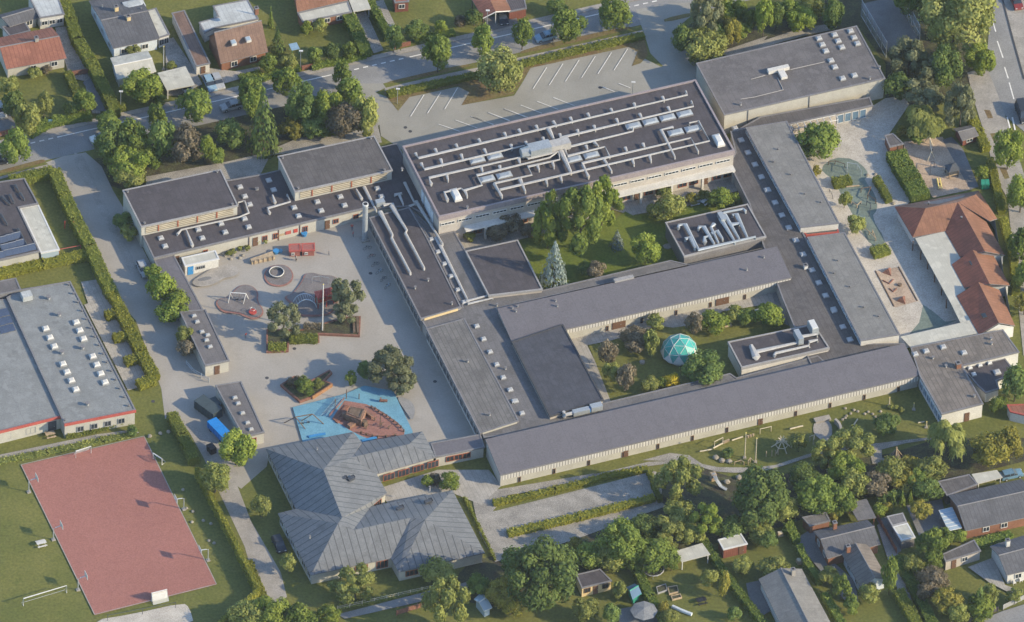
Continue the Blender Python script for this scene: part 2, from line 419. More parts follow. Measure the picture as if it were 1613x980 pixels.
def gable(b, px4, ze, zr, roof, wall, ins=0.35, edge='trim_grey', thick=0.18, z0=0.0):
    """px4 = a,b,c,d at eave height; a-b and c-d are the eaves, ridge between them"""
    a, q, e, d = px4
    A, Q, E_, D = [G(p, ze) for p in px4]
    r1 = (A + D) / 2; r1.z = zr; r2 = (Q + E_) / 2; r2.z = zr
    r = MB()
    for P in ([A, Q, r2, r1], [r1, r2, E_, D]):
        n = (P[1] - P[0]).cross(P[2] - P[0])
        if n.z < 0: P = P[::-1]
        r.use(roof); r.face(P); r.use(edge); t = Vector((0, 0, -thick))
        r.face([p + t for p in P][::-1])
        for i in range(4):
            x, y = P[i], P[(i + 1) % 4]
            if not (abs(x.z - zr) < 1e-6 and abs(y.z - zr) < 1e-6): r.face([x + t, y + t, y, x])
    r.use(edge); dd = (r2 - r1).normalized(); r.tube([r1 + Vector((0, 0, 0.02)), r2 + Vector((0, 0, 0.02))], 0.13, 6)
    r.build('roof', b.root)
    pts = [tuple(p[:2]) for p in (A, Q, E_, D)]
    if ccw(pts) != pts: order = [3, 2, 1, 0]
    else: order = [0, 1, 2, 3]
    wp = inset([pts[i] for i in order], ins); wp2 = [None] * 4
    for k, i in enumerate(order): wp2[i] = wp[k]
    sl = (zr - ze) / ((Vector(pts[0]) - Vector(pts[3])).length / 2)
    zt = ze + sl * ins - thick
    w_ = MB().use(wall); v3 = lambda p, z: Vector((p[0], p[1], z))
    g1 = (Vector(wp2[0]) + Vector(wp2[3])) / 2; g2 = (Vector(wp2[1]) + Vector(wp2[2])) / 2
    w_.face([v3(wp2[0], z0), v3(wp2[1], z0), v3(wp2[1], zt), v3(wp2[0], zt)])
    w_.face([v3(wp2[2], z0), v3(wp2[3], z0), v3(wp2[3], zt), v3(wp2[2], zt)])
    w_.face([v3(wp2[1], z0), v3(wp2[2], z0), v3(wp2[2], zt), v3(g2, zr - thick), v3(wp2[1], zt)])
    w_.face([v3(wp2[3], z0), v3(wp2[0], z0), v3(wp2[0], zt), v3(g1, zr - thick), v3(wp2[3], zt)])
    w_.build('wall', b.root); b.pts = pts; b.z = ze
    return b
MC = {}
def win_mesh(w_, h, fm, pm, nm):
    k = ('win', round(w_, 2), round(h, 2), fm, pm, nm)
    if k not in MC:
        f = MB().use(fm); t = 0.09
        for x, z, sx, sz in ((0, 0, w_, t), (0, h - t, w_, t), (-w_ / 2 + t / 2, t, t, h - 2 * t), (w_ / 2 - t / 2, t, t, h - 2 * t)):
            f.box(x, -0.04, z, sx, 0.12, sz)
        for i in range(1, nm): f.box(-w_ / 2 + w_ * i / nm, -0.035, t, t * .8, 0.10, h - 2 * t)
        p = MB().use(pm); p.box(0, -0.01, t, w_ - 2 * t, 0.04, h - 2 * t)
        MC[k] = (f.mesh('window'), p.mesh('pane'))
    return MC[k]
def edge_frame(b, pa, pb, z, ins):
    A, Q = G(pa, z), G(pb, z); d = Q - A; L = d.length; d.normalize(); n = Vector((d.y, -d.x, 0))
    cpt = cen(b.pts)
    if n.dot((A + Q) / 2 - cpt) < 0: n = -n
    ang = math.atan2(n.y, n.x) + math.pi / 2
    return A, d, n, L, ang
def windows(b, pa, pb, z, items, ins=0.15, frame='white', pane='glass', nm=2, name='window'):
    """items = (fraction along the edge, width, sill height, height)"""
    A, d, n, L, ang = edge_frame(b, pa, pb, z, ins); off = parent_off(b.root)
    for it in items:
        s, w_, z0, h = it[:4]
        f, p = win_mesh(w_, h, frame, pane, nm)
        pos = A + d * (L * s) - n * (ins - 0.03) - off; pos.z = z0
        o = link(name, f, b.root, pos); o.rotation_euler.z = ang
        link('pane', p, o)
def panel_on(b, pa, pb, z, s, w_, z0, h, material, name='door', ins=0.15, th=0.08, handle=True):
    A, d, n, L, ang = edge_frame(b, pa, pb, z, ins); off = parent_off(b.root)
    k = ('pan', round(w_, 2), round(h, 2), material)
    if k not in MC:
        f = MB().use(material); f.box(0, -th / 2, 0, w_, th, h); MC[k] = f.mesh(name)
    pos = A + d * (L * s) - n * (ins - 0.02) - off; pos.z = z0
    o = link(name, MC[k], b.root, pos); o.rotation_euler.z = ang
    if name == 'door' and handle:
        if 'handle' not in MC:
            f = MB().use('steel'); f.box(0.35, -0.12, 1.0, 0.12, 0.08, 0.06); MC['handle'] = f.mesh('handle')
        link('handle', MC['handle'], o)
    return o
def roof_item(b, name, key, maker, px, z, ang=None, child=None):
    if key not in MC: MC[key] = maker()
    me = MC[key]; off = parent_off(b.root); p = G(px, z) - off; p.z = z
    o = link(name, me[0], b.root, p); o.rotation_euler.z = UA if ang is None else ang
    if len(me) > 1: link(me[2], me[1], o)
    return o
def sky_maker(sx, sy, h=0.42, dome='skin_dome', frame='frame_grey'):
    def mk():
        f = MB().use(frame); f.box(0, 0, 0, sx, sy, h * 0.6)
        d = MB().use(dome); a, q = sx / 2 - 0.05, sy / 2 - 0.05
        lo_ = [(-a, -q, h * .6), (a, -q, h * .6), (a, q, h * .6), (-a, q, h * .6)]; k = 0.62
        hi = [(x * k, y * k, h) for x, y, _ in lo_]
        d.face(hi)
        for i in range(4): d.face([lo_[i], lo_[(i + 1) % 4], hi[(i + 1) % 4], hi[i]])
        return (f.mesh('skylight'), d.mesh('dome'), 'dome')
    return mk
def skylight(b, px, z, sx=1.15, sy=1.15, dome='skin_dome', h=0.42, frame='frame_grey', ang=None):
    return roof_item(b, 'skylight', ('sky', sx, sy, dome, h, frame), sky_maker(sx, sy, h, dome, frame), px, z, ang)
def vent(b, px, z, h=0.7, r=0.17, m_='duct'):
    def mk():
        f = MB().use(m_); f.tube([(0, 0, 0), (0, 0, h)], r, 8); f.use('trim_grey'); f.tube([(0, 0, h), (0, 0, h + 0.16)], r * 1.5, 8); return (f.mesh('roof_vent'),)
    return roof_item(b, 'roof_vent', ('vent', h, r, m_), mk, px, z)
def chimney(b, px, z, sx=0.6, sy=0.6, h=1.1, m_='concrete', cap='trim_grey'):
    def mk():
        f = MB().use(m_); f.box(0, 0, 0, sx, sy, h); f.use(cap); f.box(0, 0, h, sx + 0.14, sy + 0.14, 0.1); f.use('black'); f.box(0, 0, h + 0.1, sx * .5, sy * .5, 0.08)
        return (f.mesh('chimney'),)
    return roof_item(b, 'chimney', ('chim', sx, sy, h, m_), mk, px, z)
def duct(b, px, zr, r=0.165, h=0.62, ends=(True, True), m_='duct', name='duct', sup=True, n=7):
    """round ventilation duct running over a roof at height zr; its ends turn down into the roof"""
    P = [G(p, zr + h) for p in px]; z = zr + h
    path = []
    if ends[0]: path.append(P[0] - Vector((0, 0, h)))
    path += P
    if ends[1]: path.append(P[-1] - Vector((0, 0, h)))
    t = MB().use(m_); t.tube(path, r, n)
    if sup:
        t.use('trim_grey')
        for i in range(len(P) - 1):
            L = (P[i + 1] - P[i]).length; k = int(L / 5)
            for j in range(1, k + 1):
                q = P[i].lerp(P[i + 1], j / (k + 1)); t.box(q.x, q.y, zr, 0.12, 0.12, h)
    t.build(name, b.root, smooth=False)
def row(px0, px1, n):
    return [(px0[0] + (px1[0] - px0[0]) * i / max(1, n - 1), px0[1] + (px1[1] - px0[1]) * i / max(1, n - 1)) for i in range(n)]

# ------------------------------------------------------------------ the ground
yc = lambda x: 236.9 - 0.2275 * x
def band(x0, x1, d0, d1): return [(x0, yc(x0) + d0), (x1, yc(x1) + d0), (x1, yc(x1) + d1), (x0, yc(x0) + d1)]
g = MB().use('lawn')
g.face([(-900, -900, 0), (900, -900, 0), (900, 900, 0), (-900, 900, 0)])
tag(g.build('ground', merge=False), 'green lawns and gardens between the school and the houses', 'ground', kind='structure')

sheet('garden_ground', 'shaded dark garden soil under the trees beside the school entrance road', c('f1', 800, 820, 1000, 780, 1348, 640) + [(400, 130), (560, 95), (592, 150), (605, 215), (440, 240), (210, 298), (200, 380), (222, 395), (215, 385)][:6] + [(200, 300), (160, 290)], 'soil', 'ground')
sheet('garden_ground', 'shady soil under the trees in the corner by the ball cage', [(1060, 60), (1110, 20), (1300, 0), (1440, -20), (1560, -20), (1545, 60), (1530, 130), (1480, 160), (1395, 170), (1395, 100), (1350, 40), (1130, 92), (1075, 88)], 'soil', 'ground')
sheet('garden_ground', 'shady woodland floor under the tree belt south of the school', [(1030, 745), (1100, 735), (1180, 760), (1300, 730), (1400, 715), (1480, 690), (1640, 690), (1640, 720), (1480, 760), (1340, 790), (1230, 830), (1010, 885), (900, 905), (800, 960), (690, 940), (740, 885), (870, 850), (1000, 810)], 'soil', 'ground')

sheet('street', 'asphalt street running past the top of the school', band(-60, 1750, -9, 32), 'asphalt', 'street')
street = bpy.data.objects['street']
sheet('pavement', 'pale pavement on the far side of the street', band(-60, 1020, -16, -9), 'concrete', 'pavement', z=0.13)
kb = MB().use('concrete')
P4 = [G(p) for p in band(-60, 1020, -9.6, -8.6)]
kb.poly_prism(ccw([tuple(p[:2]) for p in P4]), 0, 0.125); kb.build('kerb', street)
sheet('side_road', 'wide pale drive between the hedge and the school yard', [(72, 256), (100, 246), (135, 240), (160, 262), (178, 300), (199, 335), (224, 390), (250, 440), (275, 500), (300, 560), (330, 640), (260, 660), (254, 612), (214, 505), (199, 487), (163, 421), (143, 375), (112, 314), (92, 268)], 'yard', 'road')
sheet('side_pavement', 'pavement strip with a kerb line along the drive', [(117, 240), (132, 246), (166, 322), (201, 390), (222, 430), (206, 432), (186, 390), (150, 318), (118, 260)], 'concrete', 'pavement')
sheet('school_yard', 'large pale asphalt school playground', [(222, 400), (242, 425), (400, 388), (600, 330), (640, 400), (690, 510), (770, 690), (700, 722), (640, 705), (425, 712), (420, 735), (380, 770), (345, 745), (325, 700), (262, 655), (252, 602), (300, 560)], 'yard', 'playground')
sheet('lower_path', 'pale path between hedges beside the red pitch', [(262, 640), (345, 700), (375, 745), (372, 760), (395, 820), (442, 901), (452, 940), (425, 962), (412, 955), (405, 930), (385, 860), (345, 775), (320, 720), (295, 675), (270, 655)], 'concrete', 'path')
# car park
lot = sheet('car_park', 'asphalt car park with painted bays behind the main building', c('a2', 620, 560, 740, 600, 830, 620, 880, 690, 960, 600, 1260, 535, 1330, 570, 1280, 650, 1607, 590) + c('a3', 90, 510, 140, 420, 790, 270, 850, 300, 840, 360, 960, 420, 1160, 400) + [(1100, 130), (640, 240), (600, 214), (592, 150)], 'lot', 'car park')
sheet('entrance_drive', 'dark asphalt entrance between the street and the far end of the car park', c('a3', 790, 60, 1000, 20, 1250, 10, 1130, 100, 1010, 200, 1060, 260, 1170, 390, 1160, 500, 880, 560, 840, 440, 880, 420, 960, 410, 880, 330, 845, 220), 'lot', 'road')
sheet('entrance_drive', 'asphalt entrance from the street at the near end of the car park', c('f2', 640, 560, 1120, 560, 1150, 600, 1050, 650, 1190, 700, 1270, 830, 1060, 980, 1030, 930, 1010, 760, 930, 680, 640, 640), 'lot', 'road')
sheet('verge', 'brownish grass verge under the street trees by the car park', c('f2', 1135, 555, 1348, 500) + c('f3', 700, 615, 760, 640, 0, 805), 'lawn_dry', 'verge', smooth=1)
sheet('verge', 'dry grass verge behind the parked blue car', c('a3', 75, 315, 240, 270, 740, 160, 770, 175, 600, 220, 80, 335), 'lawn_dry', 'verge', smooth=1)
sheet('verge', 'short grass verge under the leftmost street tree', c('f1', -60, 925, 330, 820, 420, 800, 445, 825, 340, 860, -60, 955), 'lawn_dry', 'verge', smooth=1)
sheet('verge', 'narrow dark verge near the ball cage end of the street', c('a3', 960, 115, 1140, 75, 1160, 95, 970, 140), 'lawn_dry', 'verge', smooth=1)
sheet('footway', 'pale footway between street trees and the car park hedge', c('f2', 1140, 605, 1348, 555) + c('f3', 500, 715, 820, 650, 820, 685, 500, 760, 0, 850) + [(606, 143)], 'concrete', 'pavement')
sheet('footway', 'pale footway beside the dry verge along the car park', c('a3', -20, 375, 835, 185, 840, 205, 80, 370, -20, 400), 'concrete', 'pavement')
sheet('footway', 'short pale footway at the bottom of the left gardens', c('f1', -60, 985, 340, 880, 470, 850, 520, 875, 340, 905, -60, 1010), 'concrete', 'pavement')
sheet('lot_verge', 'dry grassy bank under the car park hedge on the left', c('a2', 830, 610, 800, 570, 1130, 500, 1400, 440, 1607, 400, 1607, 580, 1280, 650, 1330, 570, 1260, 530, 960, 600, 890, 685), 'lawn_dry', 'verge')
sheet('lot_verge', 'dry grassy bank along the top of the car park', c('a3', 0, 580, 60, 540, 140, 420, 745, 290, 800, 320, 765, 408, 820, 390, 865, 340, 840, 220, 90, 390, 0, 420), 'lawn_dry', 'verge')
lm = MB().use('line_white')
for i in range(6):
    x0, y0 = 240 + i * 100, 420 - i * 23.0
    lm.face(strip(c1('a3', x0, y0), c1('a3', x0 - 84, y0 + 132), 0.13, 0.16))
for p in (((1050, 590), (968, 722)), ((1155, 572), (1072, 703)), ((1258, 545), (1178, 678))):
    lm.face(strip(c1('a2', *p[0]), c1('a2', *p[1]), 0.13, 0.16))
for i in range(6):
    x0, y0 = 20 + i * 157, 210 - i * 36.5
    lm.face(strip(c1('g2', x0, y0), c1('g2', x0 + 205, y0 + 80), 0.13, 0.16))
for p in (((150, 75), (265, 120)), ((0, 110), (110, 155))):
    lm.face(strip(c1('g3', *p[0]), c1('g3', *p[1]), 0.13, 0.16))
for p in (((1140, 770), (1270, 815)), ((1245, 745), (1380, 795)), ((1342, 722), (1480, 772)), ((1448, 698), (1580, 748)), ((1548, 675), (1690, 728))):
    lm.face(strip(c1('a2', *p[0]), c1('a2', *p[1]), 0.13, 0.16))
lot.location.z = 0.0
lm.build('parking_line', lot, merge=False)
# street markings
sm = MB().use('line_white')
for a, q in (((-60,), (8,)), ((97,), (160,)), ((165,), (400,)), ((420,), (523,)), ((640,), (1000,))):
    if a[0] in (640,): continue
    sm.face(strip((a[0], yc(a[0])), (q[0], yc(q[0])), 0.22, 0.05))
for x in list(range(48, 97, 14)) + list(range(530, 640, 14)): sm.face(strip((x, yc(x)), (x + 7.5, yc(x + 7.5)), 0.26, 0.05))
for x in range(645, 960, 10): sm.face(strip((x, yc(x)), (x + 10.1, yc(x + 10.1)), 0.22, 0.05))
for x in range(985, 1040, 14): sm.face(strip((x, yc(x)), (x + 7.5, yc(x + 7.5)), 0.26, 0.05))
sm.build('road_marking', street, merge=False)
st2 = MB()
# right-hand street
rr = sheet('cross_street', 'asphalt street with a dashed centre line at the far right', c('f4', 1000, -120, 1110, -120, 1240, 380, 1348, 760, 1500, 1400, 1150, 1100, 1080, 900, 980, 640, 1010, 300), 'asphalt', 'street')
sheet('cross_pavement', 'pale pavement across the far right street', c('f4', 1115, -120, 1400, -120, 1400, 900, 1348, 770, 1245, 380), 'concrete', 'pavement')
sheet('cross_pavement', 'pale pavement and verge between the kindergarten and the far right street', c('f4', 800, 700, 990, 650, 1090, 900, 1160, 1100) + c('f5', 1348, 760, 1348, 980) + [(1640, 330), (1640, 560), (1612, 560)] + c('f5', 1190, 1000, 1060, 760, 1000, 480, 900, 160, 850, 0), 'concrete', 'pavement')
cm = MB().use('line_white')
for a, q in (((1010, 90), (1075, 310)), ((1090, 400), (1145, 560)), ((1160, 650), (1195, 760)), ((1205, 800), (1250, 960))): cm.face(strip(c1('f4', *a), c1('f4', *q), 0.22, rr['z'] + 0.02))
for a, q in (((1185, 215), (1215, 330)), ((1235, 215), (1262, 340))): cm.face(strip(c1('f5', *a), c1('f5', *q), 0.30, rr['z'] + 0.02))
cm.build('road_marking', rr, merge=False)
kb = MB().use('trim_dark')
for a, q in (((1115, -100), (1240, 380)), ((1240, 380), (1350, 770))): kb.face(strip(c1('f4', *a), c1('f4', *q), 0.28, rr['z'] + 0.1))
kb.build('kerb', rr, merge=False)
for i, pp in enumerate(((960, 140, 1020, 145, 1050, 220, 1000, 225), (1020, 370, 1070, 365, 1110, 430, 1060, 460), (1110, 700, 1170, 695, 1210, 800, 1160, 810))):
    sheet('tree_pit', ('rust coloured tree pit at the drive by the far right street', 'rust coloured tree pit beside the kindergarten hedge', 'grassy tree pit between the right-hand street trees')[i], c('f5', *pp), 'lawn_dry', 'tree pit')
# courtyards
sheet('court_terrace', 'pale terrace along the front of the main building', [(693, 378), (850, 345), (985, 305), (1150, 268), (1165, 300), (1080, 325), (1000, 338), (996, 340), (965, 330), (870, 365), (735, 397)], 'paving', 'terrace')
sheet('court_lawn', 'fresh lawn of the upper courtyard', [(815, 378), (860, 372), (970, 345), (985, 333), (998, 340), (1080, 326), (1160, 305), (1165, 330), (1055, 360), (1090, 420), (860, 470)], 'lawn_fresh', 'lawn')
sheet('court_terrace', 'pale terrace of the courtyard with the dome', c('d3', 375, 180, 560, 130, 1000, 30) + [(1140, 470), (1245, 440), (1275, 470), (1250, 485), (1215, 478)] + c('d3', 1330, 40, 1080, 150, 930, 130, 640, 220, 490, 250, 660, 600, 590, 620), 'paving', 'terrace')
sheet('court_lawn', 'lawn of the courtyard with the green dome', c('d3', 500, 252, 700, 215, 900, 160, 1100, 130, 1300, 70) + [(1170, 488), (1225, 478), (1238, 512), (1145, 545), (1165, 590), (962, 632)], 'lawn', 'lawn')
sheet('light_well', 'sunken blue-grey paved corner by the east corridor', c('g4', 1080, 870, 1230, 780, 1290, 900, 1290, 1200, 1150, 1150), 'asphalt', 'terrace')
# east playground
sheet('east_yard', 'pale paved playground behind the east classroom wings', [(1190, 205), (1236, 195), (1376, 166), (1394, 155), (1425, 150), (1432, 165), (1400, 212), (1420, 260), (1440, 312), (1420, 330), (1510, 460), (1545, 525), (1430, 548), (1345, 550)], 'sand_pale', 'playground')
sheet('rubber_surface', 'long winding green rubber play surface', c('b4', 345, 100, 430, 30, 560, 40, 640, 110, 640, 150, 620, 170, 690, 260, 705, 350, 665, 400, 755, 545, 730, 580, 660, 575, 600, 480, 520, 330, 460, 230, 440, 170, 400, 150), 'rubber_green', 'play surface', smooth=1)
sheet('painted_ground', 'pale green painted patch at the lower end of the paved east playground', c('d4', 985, 0, 1050, 45, 1120, 105, 1195, 95, 1090, 140, 900, 180, 960, 110), 'rubber_green', 'play surface')
sheet('sand_box', 'rectangular sand pit with wooden shapes', c('b4', 685, 735, 832, 708, 952, 918, 812, 958), 'sand', 'sand pit')
sheet('sand_playground', 'brown sand playground with a swing', c('f5', 190, 450, 560, 400, 840, 910, 470, 990, 190, 560), 'sand', 'sand pit')
sheet('garden_path', 'dark paved path beside the sand playground', c('f5', 560, 430, 650, 400, 760, 520, 910, 880, 830, 915), 'asphalt_dark', 'path')
# south side
sheet('south_path', 'winding gravel path below the long wing', c('e2', 1420, 290) + [(760, 775), (940, 745)] + c('e3', 500, 75, 870, -10, 1000, -15) + c('d3', 830, 960, 1000, 915, 1120, 930) + c('g6', 0, 615, 100, 680, 250, 710, 600, 715, 800, 690, 1100, 590, 1348, 530) + c('g7', 640, 545, 950, 510, 1230, 480, 1230, 500, 960, 540, 730, 600, 730, 680, 860, 720, 640, 740, 600, 580) + c('g6', 1348, 560, 1140, 610, 900, 690, 700, 745, 430, 765, 250, 755, 130, 725, 0, 665) + c('e3', 1200, 25, 1090, -10, 880, 15, 650, 60, 280, 155, 0, 195) + c('e2', 1440, 330), 'gravel', 'path')
sheet('paved_circle', 'round pale paved plaza in the nature playground', c('g7', 80, 330, 210, 320, 250, 370, 250, 470, 190, 535, 100, 480, 62, 420), 'concrete', 'plaza', smooth=1)
sheet('gravel_court', 'long gravel court between low hedges', [(776, 806), (840, 790), (1030, 742), (1045, 748), (1042, 778), (980, 800), (800, 845)], 'gravel', 'path')
sheet('gravel_track', 'gravel track beside the dark trees', [(745, 790), (765, 785), (800, 843), (1035, 786), (1050, 797), (900, 852), (800, 880), (780, 885), (755, 840)], 'gravel', 'path')
sheet('court_terrace', 'pale terrace inside the angle of the zinc roof', [(595, 770), (690, 740), (770, 740), (790, 765), (758, 795), (716, 778), (612, 795)], 'paving', 'terrace')
sheet('lower_road', 'grey path along the bottom fence', c('e2', 520, 930, 720, 880, 1110, 780, 1200, 770, 1400, 700, 1290, 790, 1000, 860, 560, 960), 'asphalt', 'path')
# left
pitch = sheet('sports_pitch', 'red rubber ball pitch', [(33, 733), (227, 688), (341, 921), (149, 969)], 'pitch_red', 'sports pitch')
pb = MB().use('concrete')
pp_ = [(33, 733), (227, 688), (341, 921), (149, 969)]
for i in range(4): pb.face(strip(pp_[i], pp_[(i + 1) % 4], 0.16, pitch['z'] + 0.01))
pb.build('edging', pitch, merge=False)
sheet('pitch_sand', 'pale sand area with a climbing bar at the pitch corner', c('e1', 570, 970, 820, 930, 1130, 860, 1170, 890, 1200, 1000, 560, 1080), 'sand_pale', 'sand pit', smooth=1)
sheet('west_path', 'grey footpath between the red pitch and the neighbouring building', c('d1', -20, 930, 600, 800, 830, 770, 860, 790, 640, 840, -20, 975), 'gravel', 'path')
sheet('hedge_rooms', 'pale paved garden rooms between the small hedges', c('d1', 520, 0, 680, -60, 960, 480, 790, 530), 'paving', 'terrace')
sheet('parking_strip', 'paved strip at the corner of the flat grey roof', c('b1', 500, 800, 630, 780, 790, 980, 560, 980), 'paving', 'terrace')
# play surfaces in the yard
z_ = LAYER[0] + 0.02
def ring_sheet(name, label, px, inner, edge, sm=2):
    o = sheet(name, label, px, edge, 'play surface', smooth=sm)
    pts = ccw([tuple(G(p)[:2]) for p in px]); ip = inset(pts, 0.28)
    for _ in range(sm):
        q = []
        for i in range(len(ip)):
            a, b_ = ip[i], ip[(i + 1) % len(ip)]
            q += [(a[0] * .75 + b_[0] * .25, a[1] * .75 + b_[1] * .25), (a[0] * .25 + b_[0] * .75, a[1] * .25 + b_[1] * .75)]
        ip = q
    b_ = MB().use(inner); b_.face([Vector((p[0], p[1], o['z'] + 0.02)) for p in ip]); b_.build('rubber_field', o, merge=False)
    LAYER[0] += 0.03
ring_sheet('rubber_surface', 'round grey rubber play surface with a red rim', c('f7', 88, 210, 130, 130, 230, 98, 330, 115, 385, 190, 375, 260, 310, 310, 230, 320, 130, 295), 'rubber_grey', 'rubber_red')
ring_sheet('rubber_surface', 'lobed grey rubber play surface with a red rim on the left', c('f6', 425, 800, 440, 745, 560, 720, 610, 650, 680, 600, 780, 610, 845, 680, 830, 760, 895, 850, 880, 910, 800, 945, 720, 920, 640, 880, 500, 880), 'rubber_grey', 'rubber_red')
ring_sheet('rubber_surface', 'shaded rubber play surface under the playground tree', c('f7', 380, 600, 390, 500, 270, 420, 380, 380, 470, 250, 480, 200, 560, 175, 650, 205, 760, 205, 840, 260, 820, 420, 780, 560, 660, 610), 'rubber_grey', 'rubber_red')
sheet('rubber_surface', 'blue rubber sea around the wooden ship', c('f8', 190, 500, 700, 370, 880, 290, 1160, 340, 1348, 730, 1348, 760, 870, 870, 300, 880), 'rubber_blue', 'play surface')
sheet('rubber_deck', 'red rubber ship deck on the blue sea', c('f8', 570, 610, 690, 435, 900, 470, 1060, 545, 1210, 650, 1270, 745, 1260, 790, 1010, 830, 860, 780, 740, 720), 'rubber_red', 'play surface')
sheet('rubber_surface', 'worn round patch of asphalt beside the blue sea', c('d2', 870, 560, 960, 580, 1000, 640, 980, 720, 950, 680), 'asphalt', 'play surface', smooth=2)
# drives in the gardens
for lab, mm, pp in (
    ('red brick driveway of the red-roofed house', 'gravel', ('a1', 340, 170, 430, 160, 590, 440, 620, 700, 570, 700, 520, 500, 430, 480)),
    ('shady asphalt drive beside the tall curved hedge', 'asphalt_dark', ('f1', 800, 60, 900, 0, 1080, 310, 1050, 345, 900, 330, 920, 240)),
    ('narrow concrete drive beside the long brown garage', 'gravel', ('a1', 1020, 250, 1070, 230, 1200, 430, 1250, 520, 1100, 590, 1030, 590)),
    ('paved forecourt in front of the brown brick house', 'paving', ('a1', 1200, 430, 1290, 420, 1450, 440, 1607, 410, 1607, 450, 1300, 540)),
    ('long concrete drive beside the orange-roofed house', 'gravel', ('a2', 620, 90, 690, 70, 800, 310, 740, 330)),
    ('grey gravel drive by the big square lawn', 'gravel', ('a2', 720, 10, 800, 0, 890, 190, 860, 290, 830, 180)),
    ('dark drive in front of the open brown carport', 'asphalt_dark', ('f3', 870, 170, 1180, 130, 1200, 230, 930, 300)),
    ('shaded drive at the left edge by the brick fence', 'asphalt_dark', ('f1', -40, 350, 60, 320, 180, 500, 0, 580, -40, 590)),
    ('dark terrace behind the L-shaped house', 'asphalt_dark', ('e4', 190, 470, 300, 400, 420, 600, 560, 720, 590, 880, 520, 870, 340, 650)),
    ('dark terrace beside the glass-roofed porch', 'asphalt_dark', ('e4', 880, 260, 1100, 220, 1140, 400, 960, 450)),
    ('paved terrace of the far right bottom house', 'paving', ('e4', 1260, 640, 1420, 580, 1490, 750, 1600, 790, 1560, 820, 1400, 740)),
    ('grey road at the bottom right corner', 'asphalt', ('e4', 1250, 1000, 1480, 910, 1640, 860, 1640, 1010)),
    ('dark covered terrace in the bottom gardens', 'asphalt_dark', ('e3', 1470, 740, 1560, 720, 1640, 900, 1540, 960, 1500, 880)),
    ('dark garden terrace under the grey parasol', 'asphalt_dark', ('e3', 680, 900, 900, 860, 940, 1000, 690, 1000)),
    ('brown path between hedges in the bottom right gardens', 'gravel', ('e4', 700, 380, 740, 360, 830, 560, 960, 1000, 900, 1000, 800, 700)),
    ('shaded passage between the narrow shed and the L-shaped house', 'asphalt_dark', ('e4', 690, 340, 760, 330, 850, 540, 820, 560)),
):
    sheet('paving', lab, c(*pp), mm, 'drive')
sheet('cage_floor', 'dark asphalt floor of the fenced ball cage', c('a4', 600, 25, 800, -20, 960, 250, 770, 320), 'asphalt_dark', 'ball court')
sheet('back_path', 'pale path behind the hall', c('a3', 1310, 320, 1607, 220) + c('a4', 0, 250, 240, 170, 390, 150, 440, 180, 250, 220, 0, 290) + c('a3', 1340, 345), 'gravel', 'path')
sheet('service_lane', 'pale lane behind the gymnasiums', c('b1', 900, 150, 1390, 60, 1607, 10) + c('a2', 280, 850, 450, 840, 560, 830, 760, 760, 790, 880, 560, 900, 100, 960) + [(405, 285), (230, 300)], 'gravel', 'lane')
# thin summer haze between the aircraft and the ground
hm = bpy.data.materials.new('haze'); hm.use_nodes = True; ht = hm.node_tree; ht.nodes.remove(ht.nodes['Principled BSDF'])
pv = ht.nodes.new('ShaderNodeVolumePrincipled'); pv.inputs['Density'].default_value = 1.15e-5; pv.inputs['Color'].default_value = (0.80, 0.90, 1.0, 1)
ht.links.new(pv.outputs[0], ht.nodes['Material Output'].inputs['Volume']); M['haze'] = hm
hz = MB().use('haze'); hz.poly_prism([(-1000, -1760), (1000, -1760), (1000, 1000), (-1000, 1000)], -1.0, 1640.0, True)
hb_ = hz.build('haze', uv=False); hb_['kind'] = 'stuff'; hb_['label'] = 'thin pale summer haze over the whole neighbourhood'; hb_['category'] = 'haze'
# ------------------------------------------------------------------ THE SCHOOL
# --- main building
b = new_building('main_building', 'largest dark flat-roofed school block covered with long pale ventilation ducts', 'school building', (890, 240), 7.0)
MBp = [(633.5, 231.5), (1096, 126.5), (1157.5, 238.5), (691, 343.5)]
block(b, MBp, 7.0, 'greige', 'felt', 'trim_plum', kerb=0.28, kw=0.35, fascia=0.9)
FA, FB = (691, 343.5), (1157.5, 238.5)
it = []
for i in range(17): it.append(((i + 0.55) / 17.2, 2.75, 4.72, 0.62))
windows(b, FA, FB, 7.0, it, nm=4, name='upper_window')
# ledge, columns and ground floor of the courtyard side
led = MB().use('offwhite'); A = G((752, 357), 3.35); Q = G((1150, 267.5), 3.35)
A = G(FA, 7.0); Q = G(FB, 7.0); d = (Q - A).normalized(); n = Vector((d.y, -d.x, 0)); L = (Q - A).length
p0 = A + d * 5; p1 = Q - d * 0.2
led.poly_prism(ccw([tuple((p0 + n * 1.3)[:2]), tuple((p1 + n * 1.3)[:2]), tuple((p1 - n * 0.16)[:2]), tuple((p0 - n * 0.16)[:2])]), 3.05, 3.4, True)
led.build('canopy', b.root)
for i in range(9):
    q = p0 + d * (4.0 + i * (L - 9.5) / 8) + n * 1.05
    cb = MB().use('offwhite'); cb.box(q.x, q.y, 0, 0.42, 0.5, 3.05, UA); cb.build('column', b.root)
it = [((i + 0.5) / 26, 1.7, 0.75, 1.7) for i in range(3, 26) if i % 3 != 2]
windows(b, FA, FB, 7.0, it, frame='red_frame', pane='glass', nm=2, name='ground_window')
for i in (5, 11, 17, 23): panel_on(b, FA, FB, 7.0, (i + 0.5) / 26, 1.1, 0.02, 2.4, 'brown', 'door')
z = 7.0
duct(b, c('g1', 150, 130, 178, 178) + c('g3', 814, 181, 798, 145), z)
duct(b, c('g1', 205, 226, 235, 287) + c('g2', 530, 487), z)
duct(b, c('g2', 868, 412) + c('g3', 873, 291, 852, 242), z)
